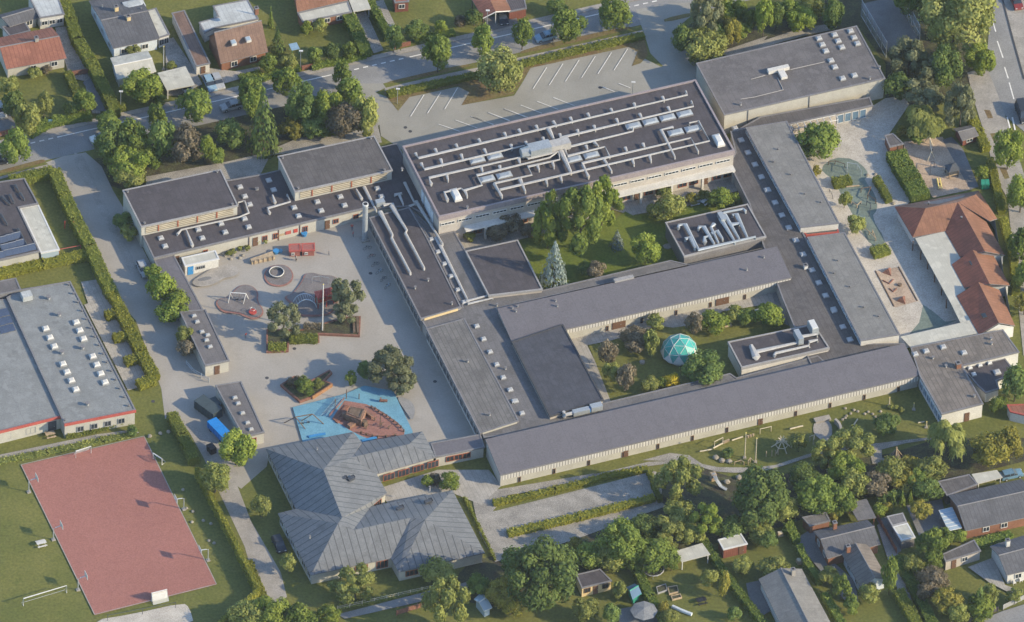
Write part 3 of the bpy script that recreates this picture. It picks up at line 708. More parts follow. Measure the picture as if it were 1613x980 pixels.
duct(b, c('g1', 302, 425, 282, 368) + c('g2', 530, 590, 562, 612, 850, 548), z)
duct(b, c('g1', 458, 580, 428, 508, 590, 470, 615, 492, 792, 440, 740, 345) + c('g2', 770, 603, 850, 545), z)
duct(b, c('g2', 305, 970, 240, 850, 600, 770, 560, 690, 868, 622, 856, 545), z)
duct(b, c('g2', 290, 912) + c('g3', 1028, 625, 922, 433, 832, 452), z)
duct(b, c('g2', 1145, 785, 1082, 657) + c('g3', 848, 596, 918, 728), z)
duct(b, c('g3', 676, 490, 560, 517, 692, 778), z)
duct(b, c('g2', 900, 512) + c('g3', 290, 532, 288, 502), z)
duct(b, c('g2', 915, 515, 945, 587, 1305, 498, 1350, 592), z)
duct(b, c('g2', 880, 540, 975, 745), z, r=0.28)
duct(b, c('g2', 762, 325, 808, 422), z, r=0.24)
stub = [('g1', 340, 90, 357, 124), ('g1', 540, 45, 557, 76), ('g1', 763, 0, 776, 24), ('g2', 85, 423, 103, 452), ('g2', 333, 362, 350, 394), ('g2', 473, 330, 492, 362), ('g2', 640, 293, 656, 326), ('g2', 805, 252, 832, 290),
        ('g2', 970, 215, 988, 250), ('g2', 1138, 176, 1155, 208), ('g3', 75, 315, 90, 342), ('g3', 298, 262, 312, 292), ('g3', 573, 198, 588, 230),
        ('g1', 393, 188, 410, 240), ('g1', 590, 142, 607, 192), ('g1', 813, 92, 836, 136), ('g1', 1070, 48, 1082, 80), ('g2', 398, 478, 408, 514), ('g2', 540, 448, 550, 478), ('g2', 705, 408, 716, 440), ('g2', 868, 374, 878, 408),
        ('g2', 1038, 334, 1050, 372), ('g2', 1198, 293, 1212, 332), ('g3', 128, 412, 146, 452), ('g3', 352, 362, 372, 400), ('g3', 627, 297, 645, 338),
        ('g1', 450, 332, 464, 390), ('g1', 783, 262, 797, 308), ('g1', 1148, 182, 1158, 228), ('g2', 470, 612, 482, 656), ('g1', 628, 492, 648, 545), ('g1', 962, 252, 970, 286), ('g2', 285, 682, 294, 712),
        ('g2', 650, 670, 668, 722), ('g2', 795, 640, 812, 692), ('g2', 480, 808, 535, 930), ('g2', 733, 812, 748, 862), ('g2', 873, 780, 888, 828), ('g2', 1090, 672, 1145, 790), ('g3', 0, 790, 82, 918),
        ('g3', 282, 804, 297, 852), ('g3', 448, 766, 462, 818), ('g3', 214, 688, 228, 722), ('g3', 384, 650, 398, 684), ('g2', 1122, 486, 1134, 522), ('g2', 1195, 445, 1240, 492), ('g1', 910, 425, 985, 555), ('g1', 1160, 375, 1210, 500)]
for s in stub: duct(b, c(*s), z, r=0.17, h=0.55, ends=(True, True), sup=False, name='duct_branch')
for k, x, y in (('g2', 70, 635), ('g2', 240, 597), ('g2', 165, 817), ('g2', 332, 782), ('g2', 1005, 627), ('g2', 1172, 587), ('g3', 290, 487), ('g3', 456, 447), ('g3', 621, 408), ('g3', 786, 371), ('g3', 699, 552), ('g3', 864, 516)):
    skylight(b, c1(k, x, y), z, 3.0, 1.55, dome='steel', h=0.55, frame='trim_grey')
for k, x, y in (('g1', 540, 545), ('g3', 1113, 632)): skylight(b, c1(k, x, y), z, 1.5, 3.2, dome='white', h=0.8, frame='offwhite')
for k, x, y in (('g1', 650, 668), ('g2', 1210, 480), ('g1', 20, 300)): vent(b, c1(k, x, y), z, 0.5)
# air handling unit
def ahu():
    f = MB().use('steel'); f.box(-0.9, 0, 0.25, 4.2, 2.3, 1.9); f.use('duct'); f.box(3.1, 0, 0.3, 3.9, 1.9, 1.6); f.use('trim_grey')
    for x in (-2.5, 0.5, 2.8, 4.6): f.box(x, 0, 0, 0.2, 2.2, 0.3)
    h = MB().use('steel'); h.tube([(-3.0, 0, 1.15), (-4.6, 0, 1.15)], 1.15, 8, r1=0.95)
    return (f.mesh('ventilation_unit'), h.mesh('intake_hood'), 'intake_hood')
roof_item(b, 'ventilation_unit', 'ahu', ahu, c1('g2', 715, 555), z)
# tall grey plates on the shaded west side
for s, w_, h in ((0.56, 1.2, 4.8), (0.66, 1.6, 5.2), (0.74, 1.6, 5.0), (0.82, 1.4, 4.6)):
    panel_on(b, (633.5, 231.5), (691, 343.5), 7.0, s, w_, 0.9, h, 'blue_wall', 'wall_panel', th=0.12)

# --- hall
b = new_building('sports_hall', 'tall grey-roofed hall with cream front wall right of the main building', 'school hall', (1245, 110), 5.1)
HP = [(1096, 99.5), (1349.7, 40.3), (1394.9, 123.7), (1140.6, 181.7)]
block(b, HP, 5.1, 'cream', 'felt_hall', 'trim_grey', kerb=0.06, fascia=0.18)
for x, y in ((340, 240), (361, 279), (383, 318), (437, 218), (459, 256), (482, 295), (536, 195), (557, 235), (578, 272), (415, 377), (438, 417), (486, 487), (559, 468)): skylight(b, c1('a4', x, y), 5.1)
for k, x, y in (('a3', 1437, 650), ('a4', 715, 425), ('a4', 655, 490)): vent(b, c1(k, x, y), 5.1, 0.5)
def tee():
    f = MB().use('offwhite'); f.box(0, 0.5, 0.1, 4.2, 0.9, 0.75); f.box(0.3, -1.0, 0.1, 1.2, 2.2, 0.6); return (f.mesh('ventilation_unit'),)
roof_item(b, 'ventilation_unit', 'tee', tee, c1('a4', 95, 450), 5.1)
t = MB().use('trim_pale')
for a, q in ((('a4', 165, 430), ('a4', 375, 382)), (('a4', 85, 480), ('a4', 120, 555)), (('a4', 120, 555), ('a4', -60, 600)), (('a3', 1500, 490), ('a4', 10, 465)), (('a4', -60, 600), ('a3', 1437, 612))):
    P, Q2 = G(c1(*a), 5.15), G(c1(*q), 5.15); t.tube([P, Q2], 0.09, 4)
t.build('roof_conduit', b.root)
panel_on(b, (1394.9, 123.7), (1140.6, 181.7), 5.1, 0.47, 0.12, 0, 4.9, 'trim_grey', 'downpipe', th=0.1)
panel_on(b, (1394.9, 123.7), (1140.6, 181.7), 5.1, 0.85, 0.12, 0, 4.9, 'trim_grey', 'downpipe', th=0.1)

# --- hall foyer with glazed front
b = new_building('hall_foyer', 'low flat strip with glazed front along the hall', 'school building', (1250, 180), 2.9)
block(b, c('a4', -20, 720, 655, 598, 676, 652, 150, 770) + [(1160, 205)], 2.9, 'greige', 'felt_warm', 'trim_grey', kerb=0.05, fascia=0.3)
windows(b, c1('a4', 150, 770), c1('a4', 676, 652), 2.9, [(0.62 + i * 0.088, 1.3, 0.2, 2.2) for i in range(4)], nm=1, pane='glass_blue')
b = new_building('pergola', 'white open frame pergola in front of the glazed foyer', 'pergola', (1270, 200), 2.6)
t = MB().use('white')
for i in range(8):
    p = G(c1('a4', 165 + i * 40, 770 - i * 8.5), 2.7); q = G(c1('a4', 180 + i * 40, 800 - i * 8.5), 2.7)
    t.tube([p, q], 0.08, 4); u = q.copy(); u.z = 0; s_ = MB().use('white'); s_.tube([u, q], 0.08, 4); s_.build('post', b.root)
t.tube([G(c1('a4', 165, 770), 2.7), G(c1('a4', 445, 710), 2.7)], 0.08, 4); t.tube([G(c1('a4', 180, 800), 2.7), G(c1('a4', 460, 740), 2.7)], 0.08, 4)
t.build('beam', b.root)

# --- east corridor
b = new_building('east_corridor', 'long narrow dark corridor roof with a row of skylights beside the classroom wings', 'school building', (1260, 380), 2.75)
block(b, [(1150, 207), (1176, 202), (1262, 360), (1357, 542), (1425, 541), (1426, 556), (1284, 588), (1262, 543), (1232, 470), (1208, 405), (1180, 322), (1148, 258), (1158, 240)], 2.75, 'greige', 'felt_warm', 'trim_grey', kerb=0.12)
for k, pts in (('a3', ((1402, 795), (1440, 868), (1482, 945))), ('b3', ((1525, 78), (1565, 155), (1600, 235))), ('b4', ((25, 235), (70, 313), (112, 391), (155, 468), (198, 546), (243, 633), (298, 730), (340, 808), (382, 887), (433, 972))), ('d4', ((433, 40), (488, 140), (532, 218)))):
    for x, y in pts: skylight(b, c1(k, x, y), 2.75, 1.1, 1.1)
chimney(b, c1('b4', 258, 715), 2.75, 0.7, 0.7, 0.8, 'white')

# --- east classroom wings
for nm, lab, px in (('classroom_wing', 'pale grey flat-roofed classroom wing nearest the hall', [(1174, 201), (1240, 190.5), (1322.5, 351.5), (1260.5, 358.5)]),
                    ('classroom_wing', 'pale grey flat-roofed classroom wing beside the sand pit', [(1271, 373.5), (1331, 366), (1418, 527), (1355.5, 537)])):
    b = new_building(nm, lab, 'classroom wing', px[0], 4.2)
    block(b, px, 4.2, 'offwhite', 'felt_grey', 'trim_grey', kerb=0.05, fascia=0.22)
    windows(b, px[0], px[3], 4.2, [((i + 0.5) / 14, 1.5, 3.05, 0.75) for i in range(14)], nm=2, frame='blue_wall', pane='glass_blue')
    windows(b, px[1], px[2], 4.2, [((i + 0.5) / 9, 1.9, 0.9, 1.6) for i in range(9)], nm=2)
    for f_, g_ in ((0.25, 0.45), (0.5, 0.42), (0.7, 0.5), (0.8, 0.75), (0.36, 0.2)):
        p = (px[0][0] + (px[3][0] - px[0][0]) * f_ + (px[1][0] - px[0][0]) * g_, px[0][1] + (px[3][1] - px[0][1]) * f_ + (px[1][1] - px[0][1]) * g_)
        vent(b, p, 4.2, 0.25, 0.12, 'trim_dark')
b = new_building('link_block', 'tiny red recessed link between the two grey classroom wings', 'school building', (1290, 366), 2.9)
block(b, [(1262, 362), (1318, 354), (1322, 366), (1270, 371)], 2.5, 'trim_red', 'felt_warm', 'trim_red', kerb=0.05)

# --- west: gym row
b = new_building('west_block', 'low dark flat roof with many skylights linking the two gymnasiums', 'school building', (400, 350), 3.0)
FW = [(196, 313), (405, 276), (480, 259), (626, 226), (690, 350), (645, 326), (576, 328.5), (242, 407.5)]
block(b, FW, 3.0, 'cream', 'felt', 'trim_grey', kerb=0.12, fascia=0.28)
for k, x, y in (('b1', 993, 532), ('b1', 1019, 582), ('b1', 1224, 480), ('b1', 1248, 532), ('b1', 1364, 443), ('b1', 1390, 496), ('b1', 1481, 217), ('b1', 1511, 275), ('b1', 1541, 325), ('b1', 1509, 413), ('b1', 1534, 464),
                ('b2', 248, 344), ('b2', 275, 395), ('b2', 391, 308), ('b2', 415, 363), ('b2', 533, 277), ('b2', 559, 330), ('b2', 92, 176), ('b2', 122, 235), ('b2', 762, 226), ('b2', 787, 276)): skylight(b, c1(k, x, y), 3.0, 1.05, 1.05)
duct(b, c('b1', 1188, 575, 1150, 480), 3.0, h=0.45); duct(b, c('b1', 1095, 505, 1120, 478, 1475, 400, 1535, 375, 1510, 300, 1470, 310), 3.0, h=0.4, r=0.16)
duct(b, c('b2', 97, 375, 85, 345, 225, 305, 205, 260), 3.0, h=0.4, r=0.16); duct(b, c('b2', 130, 310, 115, 265), 3.0, h=0.5); duct(b, c('b2', 665, 285, 632, 228), 3.0, h=0.45, r=0.16)
duct(b, c('b2', 680, 212, 755, 360), 3.0, h=0.4, r=0.18); duct(b, c('b2', 930, 185, 990, 310), 3.0, h=0.4, r=0.16); duct(b, c('b2', 870, 262, 912, 252), 3.0, h=0.4, r=0.18); duct(b, c('b2', 895, 255, 922, 322), 3.0, h=0.4, r=0.16)
duct(b, c('b2', 960, 332, 1000, 318), 3.0, h=0.4, r=0.16)
for k, x, y in (('b1', 1590, 232), ('b2', 15, 232)): vent(b, c1(k, x, y), 3.0, 0.4)
def boxu():
    f = MB().use('steel'); f.box(0, 0, 0.3, 1.7, 1.1, 1.0); f.use('trim_grey'); f.box(-0.6, 0, 0, .1, 1, .3); f.box(0.6, 0, 0, .1, 1, .3); return (f.mesh('ventilation_unit'),)
roof_item(b, 'ventilation_unit', 'boxu', boxu, c1('b2', 778, 330), 3.0)
duct(b, c('b2', 800, 325, 850, 318, 940, 480), 3.1, h=0.5, r=0.22)
FWa, FWb = (242, 407.5), (576, 328.5)
for s, w_ in ((0.245, 0.9), (0.86, 1.1), (0.955, 1.0)): windows(b, FWa, FWb, 3.0, [(s, w_, 0.9, 1.1)], frame='red_frame', nm=2)
for s in (0.525, 0.575, 0.715): windows(b, FWa, FWb, 3.0, [(s, 1.0, 0.6, 1.4)], frame='red_frame', nm=2)
for s, m_, w_, h in ((0.60, 'wood', 1.5, .5), (0.635, 'trim_red', 1.1, .8), (0.67, 'metal_red', 0.8, .9)): panel_on(b, FWa, FWb, 3.0, s, w_, 1.0, h, m_, 'wall_sign')
for s in (0.45, 0.59, 0.69): panel_on(b, FWa, FWb, 3.0, s, 0.12, 0, 2.7, 'brown', 'downpipe', th=.1)
for s in (0.11, 0.48, 0.82): panel_on(b, FWa, FWb, 3.0, s, 1.0, 0.02, 2.1, 'brown', 'door')
for nm, lab, px, w_ in (('gymnasium', 'dark-roofed gymnasium with louvred band at the left end of the yard', [(192.6, 299.5), (348, 266.5), (375.5, 324), (222, 358)], 1), ('gymnasium', 'brownish-roofed gymnasium with louvred band beside the silver chimney', [(437, 246), (590, 213.5), (619, 268.5), (464, 303)], 2)):
    b = new_building(nm, lab, 'gymnasium', px[0], 5.4)
    block(b, px, 5.4, 'cream', 'felt' if w_ == 1 else 'felt_warm', 'trim_pale', kerb=0.06, fascia=0.3)
    p_ = panel_on(b, px[3], px[2], 5.4, 0.5, 17.2, 3.45, 1.45, 'louvre', 'louvre_band', th=0.06)
    for i in range(4): panel_on(b, px[3], px[2], 5.4, 0.18 + i * 0.2, 0.25, 3.4, 1.5, 'red_frame', 'louvre_post', th=0.14)
    for f_, g_ in ((0.04, 0.08), (0.95, 0.06), (0.05, 0.93), (0.94, 0.93)):
        p = (px[0][0] + (px[1][0] - px[0][0]) * f_ + (px[3][0] - px[0][0]) * g_, px[0][1] + (px[1][1] - px[0][1]) * f_ + (px[3][1] - px[0][1]) * g_); vent(b, p, 5.4, 0.2, 0.16)
# chimney stack
t = thing('chimney_stack', 'tall round silver chimney in the corner of the yard', 'chimney', G((574.3, 378)))
f = MB().use('steel'); p = G((574.3, 378)); f.tube([p, p + Vector((0, 0, 9.0))], 0.52, 14, r1=0.5); f.build('shaft', t)
f = MB().use('white'); f.tube([p + Vector((0, 0, 8.9)), p + Vector((0, 0, 9.25))], 0.56, 14); f.use('black'); f.tube([p + Vector((0, 0, 9.25)), p + Vector((0, 0, 9.27))], 0.4, 12); f.build('rim', t)
f = MB().use('concrete'); f.box(p.x, p.y, 0, 1.5, 1.5, 0.35, UA); f.build('base', t)

# --- covered walk at far left of the yard
b = new_building('covered_walk', 'long blue-grey covered walk with a row of trees on its left', 'covered walk', (280, 450), 2.5)
block(b, [(242, 409), (274, 401), (321, 489), (283, 493)], 2.5, 'greige', 'felt_mid', 'trim_grey', kerb=0.04, fascia=0.15)
b = new_building('yard_shed', 'grey-roofed outbuilding at the end of the covered walk', 'outbuilding', (320, 530), 2.9)
SP = c('d1', 1108, 42, 1270, 28, 1418, 345, 1265, 378); block(b, SP, 2.9, 'cream', 'felt_hall', 'trim_grey', kerb=0.08)
for x, y in ((1198, 72), (1217, 108), (1247, 170), (1275, 222), (1297, 262), (1282, 190)): skylight(b, c1('d1', x, y), 2.9, 0.9, 0.7)
panel_on(b, SP[3], SP[2], 2.9, 0.5, 1.0, 0.02, 2.1, 'brown', 'door')
b = new_building('yard_shed', 'freestanding grey-roofed outbuilding beside the blue trailer', 'outbuilding', (380, 640), 2.9)
SP = c('d1', 1328, 498, 1490, 472, 1650, 800, 1525, 830); SP = [SP[0], SP[1], (417, 681), (383.5, 689)]; block(b, SP, 2.9, 'cream', 'felt_hall', 'trim_grey', kerb=0.08)
for x, y in ((1450, 577), (1470, 612), (1497, 672), (1528, 732), (1550, 772)): skylight(b, c1('d1', x, y), 2.9, 0.9, 0.7)
windows(b, SP[3], SP[2], 2.9, [(0.5, 1.0, 1.0, 1.0)], frame='red_frame')

# --- west classroom wing along the yard
b = new_building('yard_wing', 'long dark classroom wing with two kinked roof ducts facing the yard', 'classroom wing', (640, 410), 3.3)
YW = [(581, 343), (645, 326), (672, 372), (727, 484), (662.5, 503)]
block(b, YW, 3.3, 'greige', 'felt', 'trim_grey', kerb=0.08, fascia=0.35)
windows(b, YW[0], YW[4], 3.3, [((i + 0.5) / 15, 1.5, 0.9, 1.6) for i in range(15)], nm=2, frame='trim_pale', pane='glass')
duct(b, c('b2', 778, 365, 855, 512, 850, 530, 965, 745), 3.3, r=0.24, h=0.45); duct(b, c('b2', 850, 330, 943, 482, 935, 500, 1050, 715), 3.3, r=0.24, h=0.45)
for x, y in ((1075, 795), (995, 843), (1222, 940)): vent(b, c1('b2', x, y), 3.3, 0.5)
panel_on(b, YW[3], YW[4], 3.3, 0.5, 6.8, 2.75, 0.55, 'yellow_wall', 'fascia_board', ins=-0.02, th=0.05)


# --- central connecting roof
b = new_building('link_roof', 'broad low dark roof between the yard wings and the courtyards', 'school building', (760, 520), 2.7)
block(b, [(646, 327), (691, 370), (716, 364), (733, 394), (770, 468), (856, 457), (1056, 410), (1090, 418), (1200, 391), (783, 486), (812, 545), (868, 656), (893, 652), (958, 633), (1150, 588), (1160, 595), (1288, 560), (1300, 570), (800, 686), (762, 690), (752, 665), (672, 518), (664, 505), (728, 484), (673, 372)], 2.7, 'greige', 'felt_light', 'trim_grey', kerb=0.08)
for k, pts in (('b2', ((1095, 540), (1135, 618), (1175, 692), (1217, 768), (1258, 852), (1297, 928))), ('d2', ((1375, 135), (1417, 215), (1457, 294), (1498, 372), (1538, 452), (1580, 528), (1605, 598))), ('d3', ((15, 528), (48, 598), (87, 673)))):
    for x, y in pts: skylight(b, c1(k, x, y), 2.7, 1.0, 0.95)
duct(b, c('b2', 1125, 525, 1325, 925), 2.7, r=0.2, h=0.3); duct(b, c('b2', 1000, 300, 1165, 565), 2.9, r=0.18, h=0.5)
duct(b, c('b2', 1310, 918, 1440, 885, 1495, 858), 2.75, r=0.16, h=0.35); duct(b, c('b2', 1320, 935, 1475, 900), 2.75, r=0.14, h=0.3)
for k, x, y in (('d2', 1553, 400), ('b2', 1500, 950)): vent(b, c1(k, x, y), 2.7, 0.5)
# --- flat dark square between the courtyards
b = new_building('assembly_block', 'square dark flat roof dappled by tree shade beside the upper courtyard', 'school building', (795, 425), 3.5)
block(b, c('b2', 1303, 610) + c('b3', 62, 540, 217, 848) + c('b2', 1447, 888), 3.5, 'greige', 'felt', 'trim_pale', kerb=0.12)
# --- south-west classrooms
b = new_building('lower_yard_wing', 'low ribbed-roof classroom wing facing the ship playground', 'classroom wing', (720, 600), 3.1)
LW = [(671, 517.5), (732, 501), (818, 663), (756, 683)]
block(b, LW, 3.1, 'offwhite', 'cement_sheet', 'trim_grey', kerb=0.04, fascia=0.35)
windows(b, LW[0], LW[3], 3.1, [((i + 0.5) / 16, 1.35, 0.9, 1.5) for i in range(16)], nm=2, frame='trim_pale', pane='glass')
panel_on(b, LW[2], LW[3], 3.1, 0.5, 7.0, 2.72, 0.36, 'cream', 'fascia_board', ins=-0.02, th=0.05)
for k, x, y in (('d2', 1320, 355), ('d2', 1455, 685)): vent(b, c1(k, x, y), 3.1, 0.5)
b = new_building('corridor_link', 'narrow grey-roofed corridor joining the zinc-roofed house to the long wing', 'school building', (725, 705), 2.7)
CL = c('d2', 1090, 855, 1400, 798, 1425, 880, 1120, 942); block(b, CL, 2.7, 'cream', 'felt_mid', 'trim_grey', kerb=0.05)
windows(b, CL[3], CL[2], 2.7, [(0.3 + i * 0.17, 1.5, 0.8, 1.3) for i in range(3)], frame='red_frame', nm=2)
# --- courtyard wing with sun shades (R2)
def monopitch(name, label, px, zb, zf, roof, wall, posts, shade_z):
    """px: back-left, back-right, front-right, front-left"""
    b = new_building(name, label, 'classroom wing', px[3], zf)
    panels(b, [[(px[0], zb), (px[1], zb), (px[2], zf), (px[3], zf)]], roof, thick=0.3)
    A, Q, E_, D = G(px[0], zb), G(px[1], zb), G(px[2], zf), G(px[3], zf)
    d = (E_ - D).normalized(); n = Vector((d.y, -d.x, 0)); i_ = 0.35
    D2 = D - n * i_ + d * .2; E2 = E_ - n * i_ - d * .2; A2 = A + n * .15 + d * .2; Q2 = Q + n * .15 - d * .2
    w_ = MB().use(wall); H = lambda p, zz: Vector((p.x, p.y, zz))
    w_.face([H(D2, 0), H(E2, 0), H(E2, zf - .18), H(D2, zf - .18)]); w_.face([H(E2, 0), H(Q2, 0), H(Q2, zb - .3), H(E2, zf - .18)])
    w_.face([H(Q2, 0), H(A2, 0), H(A2, zb - .3), H(Q2, zb - .3)]); w_.face([H(A2, 0), H(D2, 0), H(D2, zf - .18), H(A2, zb - .3)])
    w_.build('wall', b.root); b.pts = [tuple(p[:2]) for p in (D2, E2, Q2, A2)]
    k1 = D + n * .03 + d * .1; k2 = E_ + n * .03 - d * .1
    s = MB().use('ribs'); s.face([H(k1, shade_z), H(k2, shade_z), H(k2, zf - .3), H(k1, zf - .3)]); s.use('offwhite'); s.face([H(k1 - n * .06, zf - .3), H(k2 - n * .06, zf - .3), H(k2 - n * .06, shade_z), H(k1 - n * .06, shade_z)]); s.face([H(k1 - n * .06, shade_z), H(k2 - n * .06, shade_z), H(k2, shade_z), H(k1, shade_z)])
    s.build('sun_shade', b.root)
    off = parent_off(b.root); L = (E_ - D).length; ang = math.atan2(d.y, d.x)
    for s_ in posts:
        f, p = win_mesh(0.5, 1.25, 'brown', 'glass', 1); pos = D2 + d * (L * s_) + n * .02 - off; pos.z = 0.05
        o = link('window', f, b.root, pos); o.rotation_euler.z = ang; link('pane', p, o)
    return b, D2, d, n, L, ang
R2p = [(783, 486), (1224, 388), (1247, 437), (896, 517)]
b = monopitch('courtyard_wing', 'dark monopitch classroom wing with striped sun shades above the dome courtyard', [(783, 486), (1224, 388), (1247, 437), (806, 538)], 4.0, 3.3, 'felt_mid', 'cream', [0.34 + i * 0.123 for i in range(6)], 2.1)[0]
for k, x, y in (('d3', 28, 30), ('d3', 50, 48), ('b3', 295, 925), ('b3', 305, 955), ('b3', 60, 960), ('b3', 1475, 730), ('b3', 1580, 655)): vent(b, c1(k, x, y), 3.7, 0.5, 0.15)
for s in (0.385, 0.755): panel_on(b, (806, 538), (1247, 437), 3.3, s, 2.6, 0.02, 2.0, 'brown', 'door', ins=0.33)
f = MB().use('trim_pale'); p = G(c1('b3', 715, 787), 3.9); f.box(p.x, p.y, 3.85, 3.8, 0.8, 0.5, UA); f.build('ventilation_unit', b.root)
# --- dark box roof left of the dome courtyard
b = new_building('dark_hall', 'low dark flat hall roof on the left of the dome courtyard', 'school hall', (880, 590), 3.6)
block(b, c('d3', 22, 228, 340, 120, 592, 588, 258, 692), 3.6, 'greige', 'felt_dark', 'trim_dark', kerb=0.10)
def plant():
    f = MB().use('steel'); f.box(0, 0, 0.2, 3.2, 1.0, 0.9); f.box(3.0, 0.1, 0.2, 2.2, 1.2, 1.1); f.use('duct'); f.tube([(-1.6, 0, .7), (-3.0, 0, .7), (-3.3, 0, 0.2)], .35, 8); f.tube([(-3.2, 0.4, 0), (-3.2, 0.4, 1.2)], .3, 8); f.use('trim_grey')
    for x in (-1.2, 1.2, 2.4, 3.7): f.box(x, 0, 0, .12, 1, .2)
    f.use('door_blue'); f.box(1.75, 0, .3, .35, .8, .6); return (f.mesh('ventilation_unit'),)
roof_item(b, 'ventilation_unit', 'plant', plant, (915, 652), 2.85)
# --- duct-covered block in the upper courtyard
b = new_building('kitchen_block', 'flat block with silver looping ducts in the upper courtyard', 'school building', (1130, 370), 3.7)
block(b, c('g4', 45, 188, 845, 8, 1025, 325, 228, 520), 3.7, 'trim_grey', 'felt', 'trim_pale', kerb=0.12)
for P in ((175, 235, 180, 212, 240, 205, 370, 450, 920, 325), (245, 345, 290, 330, 335, 430), (370, 245, 375, 230, 420, 228, 520, 395), (430, 375, 425, 330, 480, 315), (520, 200, 490, 235, 560, 385), (500, 295, 550, 270, 600, 345),
          (590, 110, 620, 90, 800, 55, 822, 75), (585, 150, 720, 375), (620, 110, 760, 345), (700, 115, 735, 105, 840, 330), (690, 205, 760, 195)):
    duct(b, c('g4', *P), 3.7, r=0.23, h=0.6, m_='steel', sup=False)
f = MB().use('steel'); p = G(c1('g4', 590, 150), 4.0); f.box(p.x, p.y, 3.7, 0.9, 2.2, 1.1, UA); f.build('ventilation_unit', b.root)
# --- lower plant block
b = new_building('plant_block', 'small flat block with one long roof duct beside the dome courtyard', 'school building', (1225, 550), 3.6)
PB = c('g5', 282, 238, 1118, 65, 1268, 298, 415, 490); block(b, PB, 3.6, 'offwhite', 'felt', 'trim_pale', kerb=0.15, fascia=0.5)
duct(b, c('g5', 560, 385, 510, 275), 3.6, r=0.42, h=0.45, sup=False); duct(b, c('g5', 545, 335, 965, 242), 3.6, r=0.25, h=0.5); duct(b, c('g5', 735, 365, 745, 345, 1070, 272), 3.6, r=0.22, h=0.45)
duct(b, c('g5', 965, 190, 1145, 160), 3.6, r=0.22, h=0.8, sup=False); duct(b, c('g5', 1070, 235, 1150, 215), 3.6, r=0.2, h=0.6, sup=False)
def plant2():
    f = MB().use('steel'); f.box(0, 0, .2, 1.0, 2.8, 1.5); f.box(3.4, 1.4, .2, 1.3, 2.6, 1.6); f.use('white'); f.box(3.4, 1.4, 1.8, 1.1, 2.3, .2); f.use('trim_grey'); f.box(0, 0, 0, .9, .2, .25); return (f.mesh('ventilation_unit'),)
roof_item(b, 'ventilation_unit', 'plant2', plant2, c1('g5', 965, 225), 3.6)
# --- long south wing
b, D2, d, n, L, ang = monopitch('long_wing', 'longest grey monopitch wing with a striped sun-shade band along the nature playground', [(764.5, 692), (1425, 541), (1449, 591), (788, 748.5)], 4.3, 3.3, 'felt_mid', 'cream', [0.045 + i * 0.0822 for i in range(12)], 1.9)
for s in (0.62, 0.3): panel_on(b, (788, 748.5), (1449, 591), 3.3, s, 0.9, 0.02, 1.8, 'brown', 'door', ins=0.33)

# --- south-east building
b = new_building('corner_house', 'grey T-shaped cement-roofed pavilion with white skylights at the end of the long wing', 'school building', (1500, 580), 3.4)
SE = c('d4', 905, 262, 1478, 152, 1580, 292, 1228, 378, 1358, 612, 1098, 678, 962, 440)
block(b, SE, 3.5, 'white_wall', 'cement_warm', 'trim_grey', kerb=0.04, fascia=0.25)
windows(b, SE[6], SE[5], 3.5, [((i + 0.5) / 6, 1.5, 0.8, 1.7) for i in range(6)], nm=2, frame='blue_wall', pane='glass_blue')
panel_on(b, SE[5], SE[4], 3.5, 0.62, 1.0, 0.02, 2.1, 'brown', 'door')
for x, y in ((935, 308), (1002, 289), (1107, 264), (1236, 299)): skylight(b, c1('d4', x, y), 3.5, 1.1, 1.1)
for x, y in ((1045, 333), (1403, 215), (1407, 245), (1125, 385), (1300, 570)): vent(b, c1('d4', x, y), 3.5, 0.4, 0.2)
chimney(b, c1('d4', 1200, 385), 3.5, 0.9, 0.9, 1.1, 'brick_red')
block(b, c('d4', 1228, 392, 1490, 330, 1560, 420, 1440, 470, 1455, 520, 1370, 545, 1320, 500), 2.6, 'white_wall', 'felt', 'trim_grey', kerb=0.05)
for x, y in ((1272, 392), (1334, 376), (1393, 362), (1297, 433)): skylight(b, c1('d4', x, y), 2.6, 0.9, 0.9, dome='white')
skylight(b, c1('d4', 1440, 420), 2.6, 1.3, 1.3)

# --- kindergarten with red roofs
b = new_building('kindergarten', 'red tiled kindergarten with three stepped gables and white canopy', 'kindergarten', (1500, 400), 2.6)
e, r_ = 2.7, 5.0
q = lambda x, y: c1('b4', x, y)
Wc, S_, K1, Ap, Mi = q(808, 335), q(920, 525), q(1000, 345), q(1198, 308), q(1120, 487)
NEc, Rk, SEc = q(1328, 236), q(1305, 262), q(1442, 410)
panels(b, [[(Wc, e), (S_, e), (K1, r_)]], 'tile_west_shade', name='roof'); panels(b, [[(S_, e), (Mi, e), (Ap, r_), (K1, r_)]], 'tile_orange', name='roof')
panels(b, [[(Wc, e), (K1, r_), (Ap, r_), (Rk, r_ - .1), (NEc, e)]], 'tile_brown', name='roof'); panels(b, [[(NEc, e), (Rk, r_ - .1), (SEc, e)]], 'tile_orange', name='roof')  # brown tile on the back slope carries its shade in the colour
panels(b, [[(Rk, r_ - .1), (Ap, r_), (q(1395, 425), e + .3), (SEc, e)]], 'tile_orange', name='roof')
R1e = q(1366, 612)
panels(b, [[(Ap, r_), (Mi, e), (q(1211, 645), e), (R1e, r_)]], 'tile_west_shade', name='roof'); panels(b, [[(Ap, r_), (R1e, r_), (q(1490, 635), e), (q(1375, 430), e)]], 'tile_orange', name='roof')
panels(b, [[(q(1290, 602), r_ - .3), (q(1160, 692), e), (q(1238, 836), e), (q(1395, 812), r_ - .3)]], 'tile_west_shade', name='roof'); panels(b, [[(q(1290, 602), r_ - .3), (q(1395, 812), r_ - .3), (q(1520, 822), e), (q(1420, 640), e)]], 'tile_orange', name='roof')
R3 = c('d4', 1330, 186, 1452, 112, 1552, 130)
